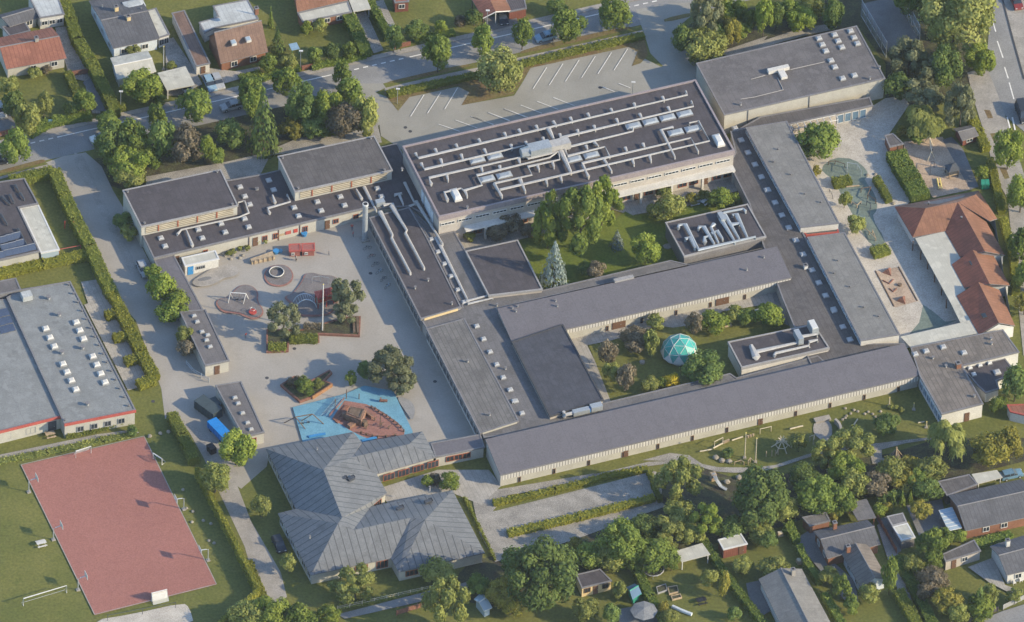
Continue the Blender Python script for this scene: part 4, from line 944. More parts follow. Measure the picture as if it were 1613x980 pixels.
panels(b, [[(q(1325, 800), r_ - .2), (q(1190, 886), e), (R3[0], e), (R3[1], r_ - .2)]], 'tile_west_shade', name='roof'); panels(b, [[(q(1325, 800), r_ - .2), (R3[1], r_ - .2), (R3[2], e), (q(1455, 850), e)]], 'tile_orange', name='roof')
walls(b, [Wc, S_, Mi, q(1211, 645), q(1235, 836), R3[0], R3[2], q(1510, 830), q(1480, 640), SEc, NEc], e, e - 0.2, 'white_wall', ins=0.45)
def tri(a, k, s):
    f = MB().use('white'); A_, K_, S2 = G(a[0], a[1]), G(k[0], k[1]), G(s[0], s[1]); dn = Vector((0, 0, -0.2))
    f.face([A_ * .96 + S2 * .04 + dn, S2 * .96 + A_ * .04 + dn, K_ + dn * 2]); f.face([S2 * .96 + A_ * .04 + dn, Vector((S2.x, S2.y, 0)) * .96 + Vector((A_.x, A_.y, 0)) * .04, Vector((A_.x, A_.y, 0)) * .96 + Vector((S2.x, S2.y, 0)) * .04, A_ * .96 + S2 * .04 + dn]); f.build('gable_wall', b.root)
tri((q(1211, 645), e), (R1e, r_), (q(1490, 635), e)); tri((q(1238, 836), e), (q(1395, 812), r_ - .3), (q(1520, 822), e)); tri((R3[0], e), (R3[1], r_ - .2), (R3[2], e))
for x, y in ((1240, 455), (1303, 582), (1287, 683)): roof_item(b, 'roof_window', 'rw', lambda: ((lambda f_: (f_.use('trim_dark'), f_.box(0, 0, 0, .9, 1.2, .12), f_.use('glass'), f_.box(0, 0, .12, .7, 1.0, .03), f_.mesh('roof_window'))[-1])(MB()),), q(x, y), 4.0)
roof_item(b, 'roof_window', 'rw', None, c1('d4', 1360, 68), 4.0)
for x, y in ((1018, 322), (1220, 412)): vent(b, q(x, y), 4.4, 0.5, 0.14, 'trim_dark')
# white canopy roof along it
cp = MB().use('sheet_white')
CP = [q(935, 530), q(1122, 487), q(1213, 645), q(1240, 838)] + [R3[0]] + c('d4', 1318, 178, 905, 262, 845, 197, 1215, 112) + [c1('d4', 1160, 0)]
pts = ccw([tuple(G(p, 2.6)[:2]) for p in CP]); cp.poly_prism(pts, 2.46, 2.6, True); cp.build('canopy', b.root, merge=False)
for x, y in ((910, 590), (960, 645), (1003, 705), (1045, 785), (1088, 865), (1118, 945)):
    p = G(q(x + 12, y - 40), 2.45); f = MB().use('brown'); f.tube([(p.x, p.y, 0), (p.x, p.y, 2.45)], 0.11, 6); f.build('post', b.root)

# --- house with the zinc roof
b = new_building('zinc_roof_house', 'school house with a large folded grey zinc hip roof', 'school building', (560, 800), 2.7)
e, r_ = 2.7, 6.7
E2 = lambda x, y: c1('e2', x, y)
D_ = lambda x, y: c1('d2', x, y)
NW, NE = D_(75, 890), D_(612, 785); RN, KA = E2(430, 40), E2(545, 335)
VA = E2(258, 280); SWn, SWs, K2 = E2(148, 308), E2(350, 690), E2(520, 370)
N2a, N2b, N2r, N2v, N2s = D_(665, 850), D_(1040, 782), D_(960, 860), D_(605, 942), D_(1122, 942)
C1_, C2_, SEn, SEm = E2(758, 65), E2(822, 182), E2(722, 265), E2(1226, 165)
VR, RE, AP_, SEc, SWc, WV = E2(612, 412), E2(970, 335), E2(1058, 347), E2(1425, 552), E2(893, 670), E2(845, 585)
def onplane(px, A, B_, C_):
    P0, P1, P2 = [G(*q_) for q_ in (A, B_, C_)]; n = (P1 - P0).cross(P2 - P0); d = fwd + RX * ((px[0] - PW / 2) / F) - UX * ((px[1] - PH / 2) / F)
    t = (P0 - CAMP).dot(n) / d.dot(n); return (CAMP + d * t).z
WPL = ((NW, e), (VA, e), (RN, r_)); zKA = onplane(KA, *WPL); EPL = ((C2_, e), (RN, r_), (KA, zKA)); zo = lambda px: onplane(px, *EPL)
zVR, zN2v, zNE, zN2a, zC1, zSE = [zo(p_) for p_ in (VR, N2v, NE, N2a, C1_, SEn)]
zNE, zN2a, zC1, zSE = [e + .4 * (q_ - e) for q_ in (zNE, zN2a, zC1, zSE)]
SPL = ((SWs, e), (WV, e), (VR, zVR)); zs = lambda px: onplane(px, *SPL)
zK2, zRE = zs(K2), zs(RE); zAP = zRE + .35
panels(b, [[(NW, e), (NE, zNE), (RN, r_)], [(NW, e), (RN, r_), (KA, zKA), (VA, e)], [(VA, e), (KA, zKA), (K2, zK2), (SWn, e)], [(SWn, e), (K2, zK2), (SWs, e)],
           [(NE, zNE), (N2a, zN2a), (N2v, zN2v), (RN, r_)], [(RN, r_), (N2v, zN2v), (C1_, zC1), (C2_, e), (KA, zKA)], [(KA, zKA), (C2_, e), (SEn, zSE), (VR, zVR)],
           [(N2a, e), (N2b, e), (N2r, zN2v), (N2v, zN2v)], [(N2b, e), (N2s, e), (N2r, zN2v)], [(N2v, zN2v), (N2r, zN2v), (N2s, e), (C1_, zC1)],
           [(SEn, zSE), (SEm, e), (AP_, zAP), (RE, zRE), (VR, zVR)], [(SEm, e), (SEc, e), (AP_, zAP)], [(AP_, zAP), (SEc, e), (SWc, e)], [(AP_, zAP), (SWc, e), (WV, e), (RE, zRE)],
           [(K2, zK2), (KA, zKA), (VR, zVR)], [(K2, zK2), (VR, zVR), (RE, zRE), (WV, e), (SWs, e)]], 'zinc', thick=0.2)
walls(b, [NW, NE, N2a, N2b, N2s, C1_, C2_, SEn, SEm, SEc, SWc, WV, SWs, SWn, VA], e, e - 0.15, 'cream', ins=0.3)
windows(b, SWs, WV, e, [(0.64, 2.4, 0.9, 1.2), (0.9, 2.2, 0.4, 1.9)], ins=0.3, frame='red_frame', nm=3)
windows(b, SWc, SEc, e, [(0.16, 2.4, 0.8, 1.3), (0.37, 2.4, 0.8, 1.3)], ins=0.3, frame='red_frame', nm=3)
windows(b, C1_, N2s, e, [(0.2 + i * 0.25, 2.2, 0.5, 1.6) for i in range(4)], ins=0.3, frame='red_frame', nm=3)
windows(b, C2_, SEn, e, [(0.5, 2.0, 0.5, 1.7)], ins=0.3, frame='red_frame', nm=3)
windows(b, NW, VA, e, [((i + .5) / 6, 1.6, 0.8, 1.3) for i in range(6)], ins=0.3, frame='white', nm=2)
windows(b, SWn, SWs, e, [((i + .5) / 6, 1.6, 0.8, 1.3) for i in range(6)], ins=0.3, frame='white', nm=2)
for x, y, rz in ((548, 95, 0), (600, 95, .3), (900, 278, .2), (1075, 235, .1)):
    roof_item(b, 'roof_hatch', 'hatch', lambda: ((lambda f_: (f_.use('metal_dark'), f_.box(0, 0, -.3, 1.3, 0.7, .55), f_.use('black'), f_.box(.6, .3, -.3, .7, .6, .4), f_.mesh('roof_hatch'))[-1])(MB()),), E2(x, y), 5.3 if y < 100 else 4.4, UA + rz)
vent(b, E2(345, 465), 4.2, 0.7, 0.12); vent(b, E2(1085, 170), 3.6, 1.0, 0.12); vent(b, D_(390, 895), 4.4, .4, .12)
# ------------------------------------------------------------------ NEIGHBOURING HOUSES
def K(k, *v): return c(k, *v)
def house(label, px4, ze, zr, roof, wall, name='house', cat='house', fr='white', wins=(), wz=(0.9, 1.2), chim=(), edge='trim_grey', side=None, ch_m='brick_red'):
    b = new_building(name, label, cat, px4[0], ze)
    gable(b, px4, ze, zr, roof, wall, edge=edge)
    for s in wins: windows(b, px4[0], px4[1], ze, [(s, 1.3, wz[0], wz[1])], ins=0.35, frame=fr)
    if side: 
        for s in side: windows(b, px4[3], px4[0], ze, [(s, 1.1, wz[0], wz[1])], ins=0.35, frame=fr)
    for p in chim: chimney(b, p, zr - 0.75, 0.7, 0.7, 1.5, ch_m)
    return b
def flat_house(label, px, z, roof, wall, name='house', cat='house', trim='trim_grey', wins=(), edge=(0, 1), door=None, fr='white', kerb=0.05, ww=1.2, wz=(0.9, 1.1)):
    b = new_building(name, label, cat, px[0], z)
    block(b, px, z, wall, roof, trim, kerb=kerb, fascia=0.2)
    for s in wins: windows(b, px[edge[0]], px[edge[1]], z, [(s, ww, wz[0], wz[1])], frame=fr)
    if door is not None: panel_on(b, px[edge[0]], px[edge[1]], z, door, 0.95, 0.02, 2.0, 'brown', 'door')
    return b
def carport(label, px, z, roof, post='white', name='carport', wall=None):
    b = new_building(name, label, 'carport', px[0], z)
    pts = ccw([tuple(G(p, z)[:2]) for p in px]); b.pts = pts
    r = MB().use(roof); r.poly_prism(pts, z - 0.18, z, True); r.build('roof', b.root, merge=False)
    for q in inset(pts, 0.3):
        f = MB().use(post); f.box(q[0], q[1], 0, 0.14, 0.14, z - 0.18, UA); f.build('post', b.root)
    f = MB().use('trim_grey'); ip = inset(pts, 0.3); n = len(ip)
    f.tube([Vector((*ip[0], z - .3)), Vector((*ip[1], z - .3))], 0.08, 4); f.build('beam', b.root)
    if wall:
        w_ = MB().use(wall); p, q = ip[wall_edge(pts)], ip[(wall_edge(pts) + 1) % n]; w_.face([(p[0], p[1], 0), (q[0], q[1], 0), (q[0], q[1], z - .3), (p[0], p[1], z - .3)]); w_.build('wall', b.root)
    return b
def wall_edge(pts):
    best = 0; by = -1e9
    for i in range(len(pts)):
        y = (pts[i][1] + pts[(i + 1) % len(pts)][1])
        if y > by: by, best = y, i
    return best
# top left
flat_house('flat pale grey house at the top left beside the tall curved hedge', K('a1', 245, 112, 400, 88, 345, -60, 170, -30), 3.0, 'sheet_pale', 'white_wall', wins=(0.2, 0.5, 0.8))
house('dark-roofed low house in the very top left corner', K('a1', 60, 165, 240, 108, 175, 42, -40, 100), 2.4, 3.3, 'tile_dark', 'cream', wins=(0.4, 0.7))
flat_house('small dark flat shed between the dark corner house and the red roof', K('a1', 60, 225, 190, 190, 150, 125, 10, 165), 2.2, 'felt', 'white_wall', name='shed', cat='shed')
house('house with a long red tiled roof and one chimney by the left edge', K('a1', 40, 428, 412, 360, 320, 168, -45, 240), 2.6, 4.3, 'tile_red', 'cream', wins=(0.45, 0.8), chim=K('a1', 225, 268), ch_m='concrete')
hb = house('house with dark slate-blue roof, pale blue gable and two chimneys', K('a1', 697, 300, 985, 238, 845, -50, 548, 5), 3.0, 4.1, 'tile_dark', 'blue_wall', wins=(0.25, 0.7), side=(0.2, 0.5, 0.8), chim=K('a1', 718, 75) + K('a1', 793, 135), ch_m='yellow_wall')
for x, y in ((632, 45), (872, 65)): vent(hb, K('a1', x, y)[0], 3.5, 0.5, 0.12)
skylight(hb, K('a1', 828, 30)[0], 3.4, 4.0, 2.4, dome='sheet_pale', h=0.35)
flat_house('white flat-roofed sun room beside the slate-blue house', K('a1', 978, 236, 1050, 213, 965, 47, 903, 66), 2.7, 'sheet_white', 'white_wall', name='sun_room', cat='sun room', wins=(0.3, 0.7), fr='frame_grey', ww=1.0, wz=(0.6, 1.5))
b = new_building('garage', 'bright white arched garage in front of the slate-blue house', 'garage', K('a1', 725, 490)[0], 2.2)
gable(b, K('a1', 725, 492, 965, 440, 912, 312, 680, 357), 2.3, 3.0, 'sheet_white', 'white_wall', edge='white')
panel_on(b, K('a1', 680, 357)[0], K('a1', 725, 492)[0], 2.3, 0.5, 2.6, 0.02, 2.0, 'blue_wall', 'door', ins=.35, handle=False)
carport('pale flat carport with a parked car beneath, beside the street', K('a1', 1030, 558, 1203, 525, 1145, 408, 973, 450), 2.5, 'sheet_white', wall='white_wall')
flat_house('long narrow brown-roofed garage between two drives', K('a1', 1210, 412, 1300, 392, 1140, 62, 1058, 80), 2.5, 'tile_brown', 'offwhite', name='garage', cat='garage', door=0.5)
hb = house('tall brick house with a steep brown roof and two roof windows', K('a1', 1362, 392, 1655, 318, 1571, 154, 1278, 228), 2.5, 7.0, 'tile_brown', 'brick_red', wins=(0.3, 0.7), chim=K('a1', 1583, 85), wz=(0.6, 1.3))
for x, y in ((1442, 275), (1532, 255)): roof_item(hb, 'roof_window', 'rw2', lambda: ((lambda f_: (f_.use('offwhite'), f_.box(0, 0, 0.2, .95, 1.2, .5), f_.use('glass_pale'), f_.box(0, 0, .7, .75, 1.0, .03), f_.mesh('roof_window'))[-1])(MB()),), K('a1', x, y)[0], 4.9)
flat_house('pale ribbed flat roof extension behind the brick house', K('a1', 1262, 205, 1320, 175, 1600, 118, 1530, -5, 1312, 36, 1345, 103, 1225, 138), 2.6, 'sheet_pale', 'white_wall', name='annex', cat='annex')
house('house with an orange tiled roof at the top edge', K('a2', 268, 75, 580, 2, 540, -160, 230, -90), 2.6, 4.6, 'tile_orange', 'brick_red', wins=(0.3, 0.7))
flat_house('long white porch roof along the orange-roofed house', K('a2', 300, 138, 607, 75, 582, 6, 268, 80), 2.35, 'sheet_white', 'brick_red', name='porch', cat='porch', wins=(0.25, 0.5, 0.75))
carport('square white carport beside the orange-roofed house', K('a2', 614, 72, 722, 54, 690, -25, 585, -5), 2.3, 'sheet_white')
flat_house('red house wall peeking in at the top edge above the big square lawn', K('a2', 868, 18, 960, 10, 940, -70, 850, -60), 2.6, 'tile_red', 'boards_red', wins=(0.5,))
b = new_building('carport', 'open gabled carport with a maroon roof and white beam', 'carport', K('f3', 862, 172)[0], 2.4)
panels(b, [[(p, z) for p, z in zip(K('f3', 740, -30, 862, 175, 985, 112, 890, -90), (2.4, 2.4, 3.4, 3.4))]], 'tile_red', name='roof'); panels(b, [[(p, z) for p, z in zip(K('f3', 890, -90, 985, 112, 1135, 103, 1050, -100), (3.4, 3.4, 2.4, 2.4))]], 'tile_orange', name='roof')
f = MB().use('white'); P3 = [G(K('f3', *p)[0], zz) for p, zz in (((862, 178), 2.3), ((985, 116), 3.3), ((1135, 107), 2.3))]; f.tube(P3, 0.13, 4); f.build('beam', b.root)
for p, zz in (((868, 172), 2.3), ((985, 116), 3.2), ((1128, 107), 2.3), ((760, 0), 2.3), ((1070, -40), 2.3)):
    q = G(K('f3', *p)[0], zz); f = MB().use('white' if p[0] == 985 else 'wood_dark'); f.tube([(q.x, q.y, 0), q], 0.1, 5); f.build('post', b.root)
flat_house('dark maroon roof at the top edge right of the open carport', K('a3', 5, 75, 118, 52, 100, -30, -20, -10), 2.4, 'boards_dark', 'boards_red', name='shed', cat='shed')
# left side neighbours
b = new_building('solar_house', 'flat dark-roofed house with solar panels and a white side roof', 'house', K('b1', 0, 660)[0], 3.2)
block(b, K('b1', -60, 190, 152, 160, 238, 318, 118, 342, 247, 612, -70, 682), 3.2, 'cream', 'felt', 'trim_grey', kerb=0.12)
for i, (x, y) in enumerate(((15, 545), (60, 532), (103, 520), (30, 592), (78, 580), (125, 566), (0, 640), (50, 625), (97, 615), (145, 604), (193, 592))):
    roof_item(b, 'solar_panel', 'solar', lambda: ((lambda f_: (f_.use('frame_grey'), f_.box(0, 0.35, 0, 1.5, .1, .75), f_.use('solar'), f_.face([(-.8, -.75, .12), (.8, -.75, .12), (.8, .45, .78), (-.8, .45, .78)]), f_.mesh('solar_panel'))[-1])(MB()),), K('b1', x, y)[0], 3.2)
for p in ((95, 200, 115, 240), (125, 250, 150, 290), (10, 270, 60, 320), (5, 380, 45, 445), (60, 260, 85, 310), (110, 470, 165, 570)): duct(b, K('b1', *p), 3.2, r=0.14, h=0.35, m_='metal_dark', sup=False, name='roof_duct')
b2_ = new_building('side_roof', 'bright white flat side roof with glazed end at the solar house', 'porch', K('b1', 250, 620)[0], 3.0)
block(b2_, K('b1', 120, 344, 238, 320, 370, 600, 252, 622), 2.9, 'glass_pale', 'sheet_white', 'white', kerb=0.03)
b = new_building('neighbour_hall', 'large blue-grey flat-roofed building with rows of white roof domes', 'building', (100, 560), 3.7)
block(b, [(10, 469), (33, 456), (111, 443), (214, 646), (101, 668)], 3.7, 'cream', 'felt_blue', 'trim_grey', kerb=0.10, fascia=0.3)
NB1, NB2 = (214, 646), (101, 668)
for x, y in ((282, 152), (308, 207), (335, 262), (470, 113), (492, 163), (515, 215), (388, 370), (413, 420), (440, 472), (468, 527), (572, 323), (597, 375), (622, 430), (648, 483)): skylight(b, K('d1', x, y)[0], 3.7, 1.3, 1.3, dome='offwhite', h=0.5, frame='frame_grey')
for x, y in ((505, 40), (533, 92), (560, 147), (585, 200), (610, 252), (637, 305), (660, 358), (687, 411), (714, 465), (740, 520), (768, 573), (793, 627), (400, 715)): vent(b, K('d1', x, y)[0], 3.7, 0.22, 0.15, 'metal_dark')
for x, y in ((425, 820), (453, 875), (480, 928)): vent(b, K('b1', x, y)[0], 3.7, 0.22, 0.15, 'metal_dark')
for k, x, y in (('d1', 365, 68), ('d1', 510, 272), ('d1', 382, 302), ('d1', 540, 620), ('b1', 300, 905)): vent(b, K(k, x, y)[0], 3.7, 0.55, 0.3, 'frame_grey')
f = MB().use('trim_red'); A, Q = G(NB1, 3.7), G(NB2, 3.7); d = (Q - A).normalized(); n = Vector((-d.y, d.x, 0)); n = n if n.y < 0 else -n
f.poly_prism(ccw([tuple((A + n * .05)[:2]), tuple((A - n * .02 + n * .25)[:2]), tuple((Q + n * .25)[:2]), tuple((Q + n * .05)[:2])]), 3.25, 3.85, True); f.build('red_fascia', b.root)
windows(b, NB1, NB2, 3.7, [(0.2 + i * .19, 1.3, 0.9, 1.3) for i in range(4)], frame='frame_grey')
f = MB().use('sheet_pale'); p = G(K('b1', 165, 900)[0], 3.7); f.box(p.x, p.y, 3.68, 1.9, 1.6, 1.1, UA); f.build('roof_hatch', b.root)
st_ = sheet('roof_stain', '', K('d1', 455, 400, 490, 390, 520, 405, 510, 440, 500, 470, 480, 455, 460, 440), 'soil', '', z=0.0, parent=b.root, smooth=1) if False else None
b = new_building('neighbour_wing', 'lower blue-grey roof wing with a red fascia at the left edge', 'building', (20, 600), 3.4)
block(b, [(9, 471), (99.5, 654), (0, 679), (-70, 695), (-70, 478)], 3.4, 'cream', 'felt_blue', 'trim_grey', kerb=0.06, fascia=0.3)
f = MB().use('trim_red'); A, Q = G((99.5, 654), 3.4), G((-70, 696), 3.4); d = (Q - A).normalized(); n = Vector((-d.y, d.x, 0)); n = n if n.y < 0 else -n
f.poly_prism(ccw([tuple((A + n * .05)[:2]), tuple((A + n * .25)[:2]), tuple((Q + n * .25)[:2]), tuple((Q + n * .05)[:2])]), 2.9, 3.5, True); f.build('red_fascia', b.root)
windows(b, (99.5, 654), (-70, 695), 3.4, [(0.3, 1.9, 0.6, 1.5), (0.53, 1.9, 0.6, 1.5)], frame='frame_grey'); panel_on(b, (99.5, 654), (-70, 695), 3.4, 0.1, 1.6, 0.02, 2.3, 'trim_dark', 'door')
for i in range(3):
    for j in range(2):
        roof_item(b, 'solar_panel', 'solarf', lambda: ((lambda f_: (f_.use('solar'), f_.box(0, 0, .08, 1.5, 1.9, .06), f_.mesh('solar_panel'))[-1])(MB()),), K('d1', 45 - j * 45 - i * 18 + 20, 145 - i * 48 + j * 12)[0], 3.4)
flat_house('dark grey flat shed at the top corner of the blue-grey building', K('b1', -40, 885, 132, 850, 100, 775, -40, 800), 4.2, 'felt_hall', 'trim_grey', name='shed', cat='shed')
# bottom gardens
b = house('L-shaped grey-roofed house with red brick walls, main part', K('e4', 392, 588, 722, 498, 640, 348, 305, 418), 2.5, 3.9, 'tile_dark', 'brick_red', side=(0.3, 0.7), chim=K('e4', 437, 400))
b = house('ribbed brownish wing projecting towards the lawn from the L-shaped house', K('e4', 482, 558, 600, 772, 765, 712, 645, 500), 2.5, 4.0, 'cement_warm', 'blue_wall', name='house_wing', wins=(0.3, 0.7), chim=K('e4', 520, 545))
flat_house('small grey shed with orange brick wall behind the L-shaped house', K('e4', 285, 388, 412, 355, 385, 300, 235, 332), 2.3, 'felt_light', 'brick_red', name='shed', cat='shed')
carport('grey flat carport behind the L-shaped house', K('e4', 580, 352, 695, 335, 635, 218, 520, 246), 2.4, 'felt_light', 'wood_red')
b = new_building('shed', 'narrow shed with half dark and half white roof between the gardens', 'shed', K('e4', 850, 476)[0], 2.4)
block(b, K('e4', 795, 390, 888, 366, 938, 456, 850, 477), 2.4, 'trim_grey', 'sheet_white', 'white', kerb=0.02)
block(b, K('e4', 758, 326, 860, 303, 886, 363, 793, 387), 2.4, 'trim_grey', 'felt_light', 'trim_pale', kerb=0.02)
house('large dark-roofed brick house at the right edge of the bottom gardens', K('e4', 1245, 416, 1690, 318, 1595, 95, 1140, 196), 2.5, 4.2, 'tile_dark', 'brick_red', wins=(0.3, 0.55), wz=(0.8, 1.2))
b = carport('glass-roofed porch with white bars at the dark-roofed brick house', K('e4', 1140, 416, 1225, 398, 1165, 270, 1080, 290), 2.4, 'glass_pale', 'white', 'porch'); b.root['category'] = 'porch'
P_ = [G(p, 2.44) for p in K('e4', 1140, 416, 1225, 398, 1165, 270, 1080, 290)]
for i in range(7):
    f = MB().use('white'); f.tube([P_[0].lerp(P_[3], i / 6), P_[1].lerp(P_[2], i / 6)], 0.06, 4); f.build('glazing_bar', b.root)
flat_house('brown-grey flat garage behind the dark-roofed brick house', K('e4', 1130, 202, 1325, 128, 1270, 66, 1075, 110), 2.4, 'felt_warm', 'boards_dark', name='garage', cat='garage')
carport('white roofed carport beside the pale blue car', K('e4', 1322, 126, 1476, 86, 1440, 40, 1283, 66), 2.4, 'sheet_white')
flat_house('low pinkish shed with a brown roof on the bottom right lawn', K('e4', 1122, 608, 1343, 540, 1300, 470, 1100, 560), 2.4, 'felt_warm', 'greige', name='shed', cat='shed', wins=(0.55,), door=0.25)
house('dark-roofed white house in the bottom right corner', K('e4', 1500, 690, 1720, 640, 1620, 440, 1395, 510), 2.7, 4.0, 'tile_dark', 'white_wall', wins=(0.35,), chim=K('e4', 1505, 510), ch_m='white_wall')
house('big pale grey ribbed gable roof cut by the bottom edge', [(1195, 912), (1243, 1012), (1323, 1008), (1263, 896)], 2.7, 4.2, 'felt_grey', 'white_wall', chim=K('e4', 180, 690), ch_m='concrete')
flat_house('small yellow shed with a near-black roof in the bottom gardens', K('e3', 455, 772, 645, 726, 570, 650, 418, 686), 2.4, 'felt', 'yellow_wall', name='shed', cat='shed', wins=(0.2, 0.78), door=0.47, fr='brown', trim='trim_grey')
carport('bright white flat carport in the bottom gardens', K('e3', 1072, 608, 1250, 562, 1200, 491, 1035, 541), 2.4, 'sheet_white')
flat_house('small orange-red shed with a white roof in the bottom gardens', K('e3', 1330, 534, 1482, 497, 1440, 432, 1295, 470), 2.4, 'sheet_white', 'boards_red', name='shed', cat='shed', door=0.75, trim='white')
flat_house('tiny red-roofed hut at the right edge below the pavilion', K('d4', 1520, 662, 1640, 690, 1640, 612, 1500, 617), 2.4, 'tile_red', 'white_wall', name='shed', cat='shed', trim='trim_red')
flat_house('small grey-roofed hut with a red brick front beside the sand playground', K('f5', 50, 503, 192, 470, 85, 365, 0, 387), 2.3, 'felt_warm', 'brick_red', name='hut', cat='hut', door=0.75)
house('little red playhouse with a pale gabled roof by the hedge', K('f5', 752, 440, 912, 388, 832, 290, 665, 322), 1.8, 2.5, 'felt_light', 'boards_red', name='playhouse', cat='playhouse', wins=(0.5,), wz=(0.6, 0.8))
# greenhouse like sheds
b = house('small glass greenhouse with pale blue roof at the bottom of the zinc-roofed house', K('e2', 1420, 912, 1472, 890, 1402, 796, 1358, 838), 2.0, 2.7, 'glass_pale', 'glass_pale', name='greenhouse', cat='greenhouse', edge='white')
b = house('dark green glass greenhouse beside the yellow shed', K('e3', 770, 842, 826, 802, 782, 742, 732, 765), 1.8, 2.5, 'glass_blue', 'plastic_green', name='greenhouse', cat='greenhouse', edge='plastic_green')
# yard huts
b = flat_house('white flat hut with a blue door in the corner of the yard', K('f6', 130, 428, 465, 355, 425, 270, 95, 342), 2.5, 'sheet_white', 'white_wall', name='hut', cat='hut', trim='white')
panel_on(b, K('f6', 130, 428)[0], K('f6', 465, 355)[0], 2.5, 0.17, 1.1, 0.05, 2.0, 'door_blue', 'door')
windows(b, K('f6', 130, 428)[0], K('f6', 465, 355)[0], 2.5, [(0.4, 0.9, 0.9, 0.8), (0.52, 0.9, 0.9, 0.8)], frame='frame_grey')
for lab, P in (('left red playhouse cabin of the pair in the yard', (216, 612, 290, 609, 288, 562, 214, 566)), ('right red playhouse cabin of the pair in the yard', (294, 609, 378, 606, 376, 558, 292, 562))):
    flat_house(lab, K('b2', *P), 1.5, 'container_red', 'container_red', name='play_cabin', cat='play cabin', trim='trim_red', wins=(0.35,), door=None, ww=0.6, wz=(0.4, 0.6))
# ------------------------------------------------------------------ TREES AND HEDGES
def leafmesh(name, items, matname):
    """items: list of (centre, normal, up-ish vector, half width, half length, tint)"""
    vs_, fs, tints = [], [], []
    for cpt, nrm, upv, hw, hl, ti in items:
        a = nrm.cross(upv)
        if a.length < 1e-4: a = nrm.orthogonal()
        a.normalize(); b_ = a.cross(nrm).normalized(); n = len(vs_)
        vs_ += [cpt - a * hw * .5 - b_ * hl, cpt + a * hw - b_ * hl * .15, cpt + a * hw * .35 + b_ * hl, cpt - a * hw + b_ * hl * .25]
        fs.append((n, n + 1, n + 2, n + 3)); tints.append(ti)
    me = bpy.data.meshes.new(name); me.from_pydata([tuple(v) for v in vs_], [], fs)
    me.materials.append(M[matname])
    at = me.attributes.new('tint', 'FLOAT', 'FACE'); at.data.foreach_set('value', tints)
    me.update(); return me
def rdir(rg):
    z = rg.uniform(-1, 1); t = rg.uniform(0, 2 * math.pi); s = math.sqrt(1 - z * z); return Vector((s * math.cos(t), s * math.sin(t), z))
CRN = {}
def crown(kind, matname, r, var):
    bk = min((0.8, 1.3, 2.0, 3.0, 4.2, 6.0, 8.0), key=lambda x: abs(math.log(x / r)))
    k = (kind, matname, bk, var)
    if k in CRN: return CRN[k]
    rg = random.Random(sum(ord(ch_) * (i_ + 7) for i_, ch_ in enumerate(kind + matname)) + int(bk * 10) * 131 + var * 17); it = []
    leaf = (0.155 + 0.030 * bk) / bk
    if kind == 'conifer':
        n = int(26 / leaf ** 2 * 0.30); tiers = max(6, int(5 + bk * 1.5))
        for i in range(n):
            t = 1 - math.sqrt(rg.random()); tt = (math.floor(t * tiers) + rg.random() ** 1.7) / tiers; tt = min(tt, 0.995)
            rad = (1 - tt) * 0.95 + 0.04; saw = 0.72 + 0.34 * (1 - (tt * tiers) % 1); lob = 1 + .14 * math.sin(5 * (ph := rg.uniform(0, 2 * math.pi)) + tt * 9)
            rr = rad * saw * lob * rg.uniform(.82, 1.03)
            p = Vector((rr * math.cos(ph), rr * math.sin(ph), tt * 2 - 1)); o = Vector((math.cos(ph), math.sin(ph), 0.7)).normalized()
            it.append((p, (o + rdir(rg) * .55).normalized(), Vector((0, 0, 1)), leaf * .62, leaf * .85, min(1, max(0, rg.gauss(.5, .25)))))
    elif kind == 'willow':
        nl = 26 if bk > 4 else 16
        for _ in range(nl):
            d = rdir(rg); d.z = abs(d.z) * 1.2 - .25; d.normalize(); cc = d * rg.uniform(.30, .82); cc.z += .12; R_ = rg.uniform(.20, .40); ti = rg.uniform(.15, .85)
            for __ in range(int(26 / leaf ** 2 * .16 * R_ / .37 * 16 / nl / 3)):
                e = rdir(rg); e.z = abs(e.z) * .9 - .1; e.normalize(); p = cc + e * R_ * rg.uniform(.85, 1.05)
                L_ = rg.choice((1, 1, 2, 2, 3, 5))
                for s in range(L_):
                    q = p + Vector((e.x * .03 * s + rg.uniform(-.02, .02), e.y * .03 * s + rg.uniform(-.02, .02), -s * leaf * 1.15))
                    it.append((q, (e + Vector((0, 0, .35)) + rdir(rg) * .4).normalized(), Vector((0, 0, 1)), leaf * .42, leaf * .95, min(1, max(0, ti + rg.uniform(-.2, .2)))))
    else:
        nl = {0.8: 6, 1.3: 8, 2.0: 11, 3.0: 15, 4.2: 20, 6.0: 26, 8.0: 32}[bk]
        lob = []
        ga = math.pi * (3 - math.sqrt(5)); off = rg.uniform(0, 6)
        for i in range(nl):
            z = 1 - 1.75 * (i + .5) / nl; s = math.sqrt(max(0, 1 - z * z)); ph = i * ga + off + rg.uniform(-.35, .35)
            lob.append((Vector((s * math.cos(ph), s * math.sin(ph), z)) * rg.uniform(.46, .80), (2.05 / math.sqrt(nl)) * rg.uniform(.46, .86), rg.uniform(.1, .9)))
        if kind == 'airy': lob = [(cc * 1.22, R_ * .74, ti) for cc, R_, ti in lob]
        lob.append((Vector((0, 0, .05)), .5 if kind != 'airy' else .3, .4))
        tot = sum(l[1] ** 2 for l in lob)
        N = 40 / leaf ** 2 * .62
        for cc, R_, ti in lob:
            for _ in range(int(N * R_ * R_ / tot)):
                e = rdir(rg)
                if e.z < -.3 and rg.random() < .55: e.z = -e.z
                if cc.length > .1 and e.dot(cc) < -.2 and rg.random() < .6: e = -e
                p = cc + e * R_ * (rg.uniform(.80, 1.06) if rg.random() > .20 else rg.uniform(1.05, 1.36))
                it.append((p, (e + rdir(rg) * .55).normalized(), rdir(rg), leaf * rg.uniform(.42, .9), leaf * rg.uniform(.5, 1.1), min(1, max(0, ti + rg.uniform(-.3, .3)))))
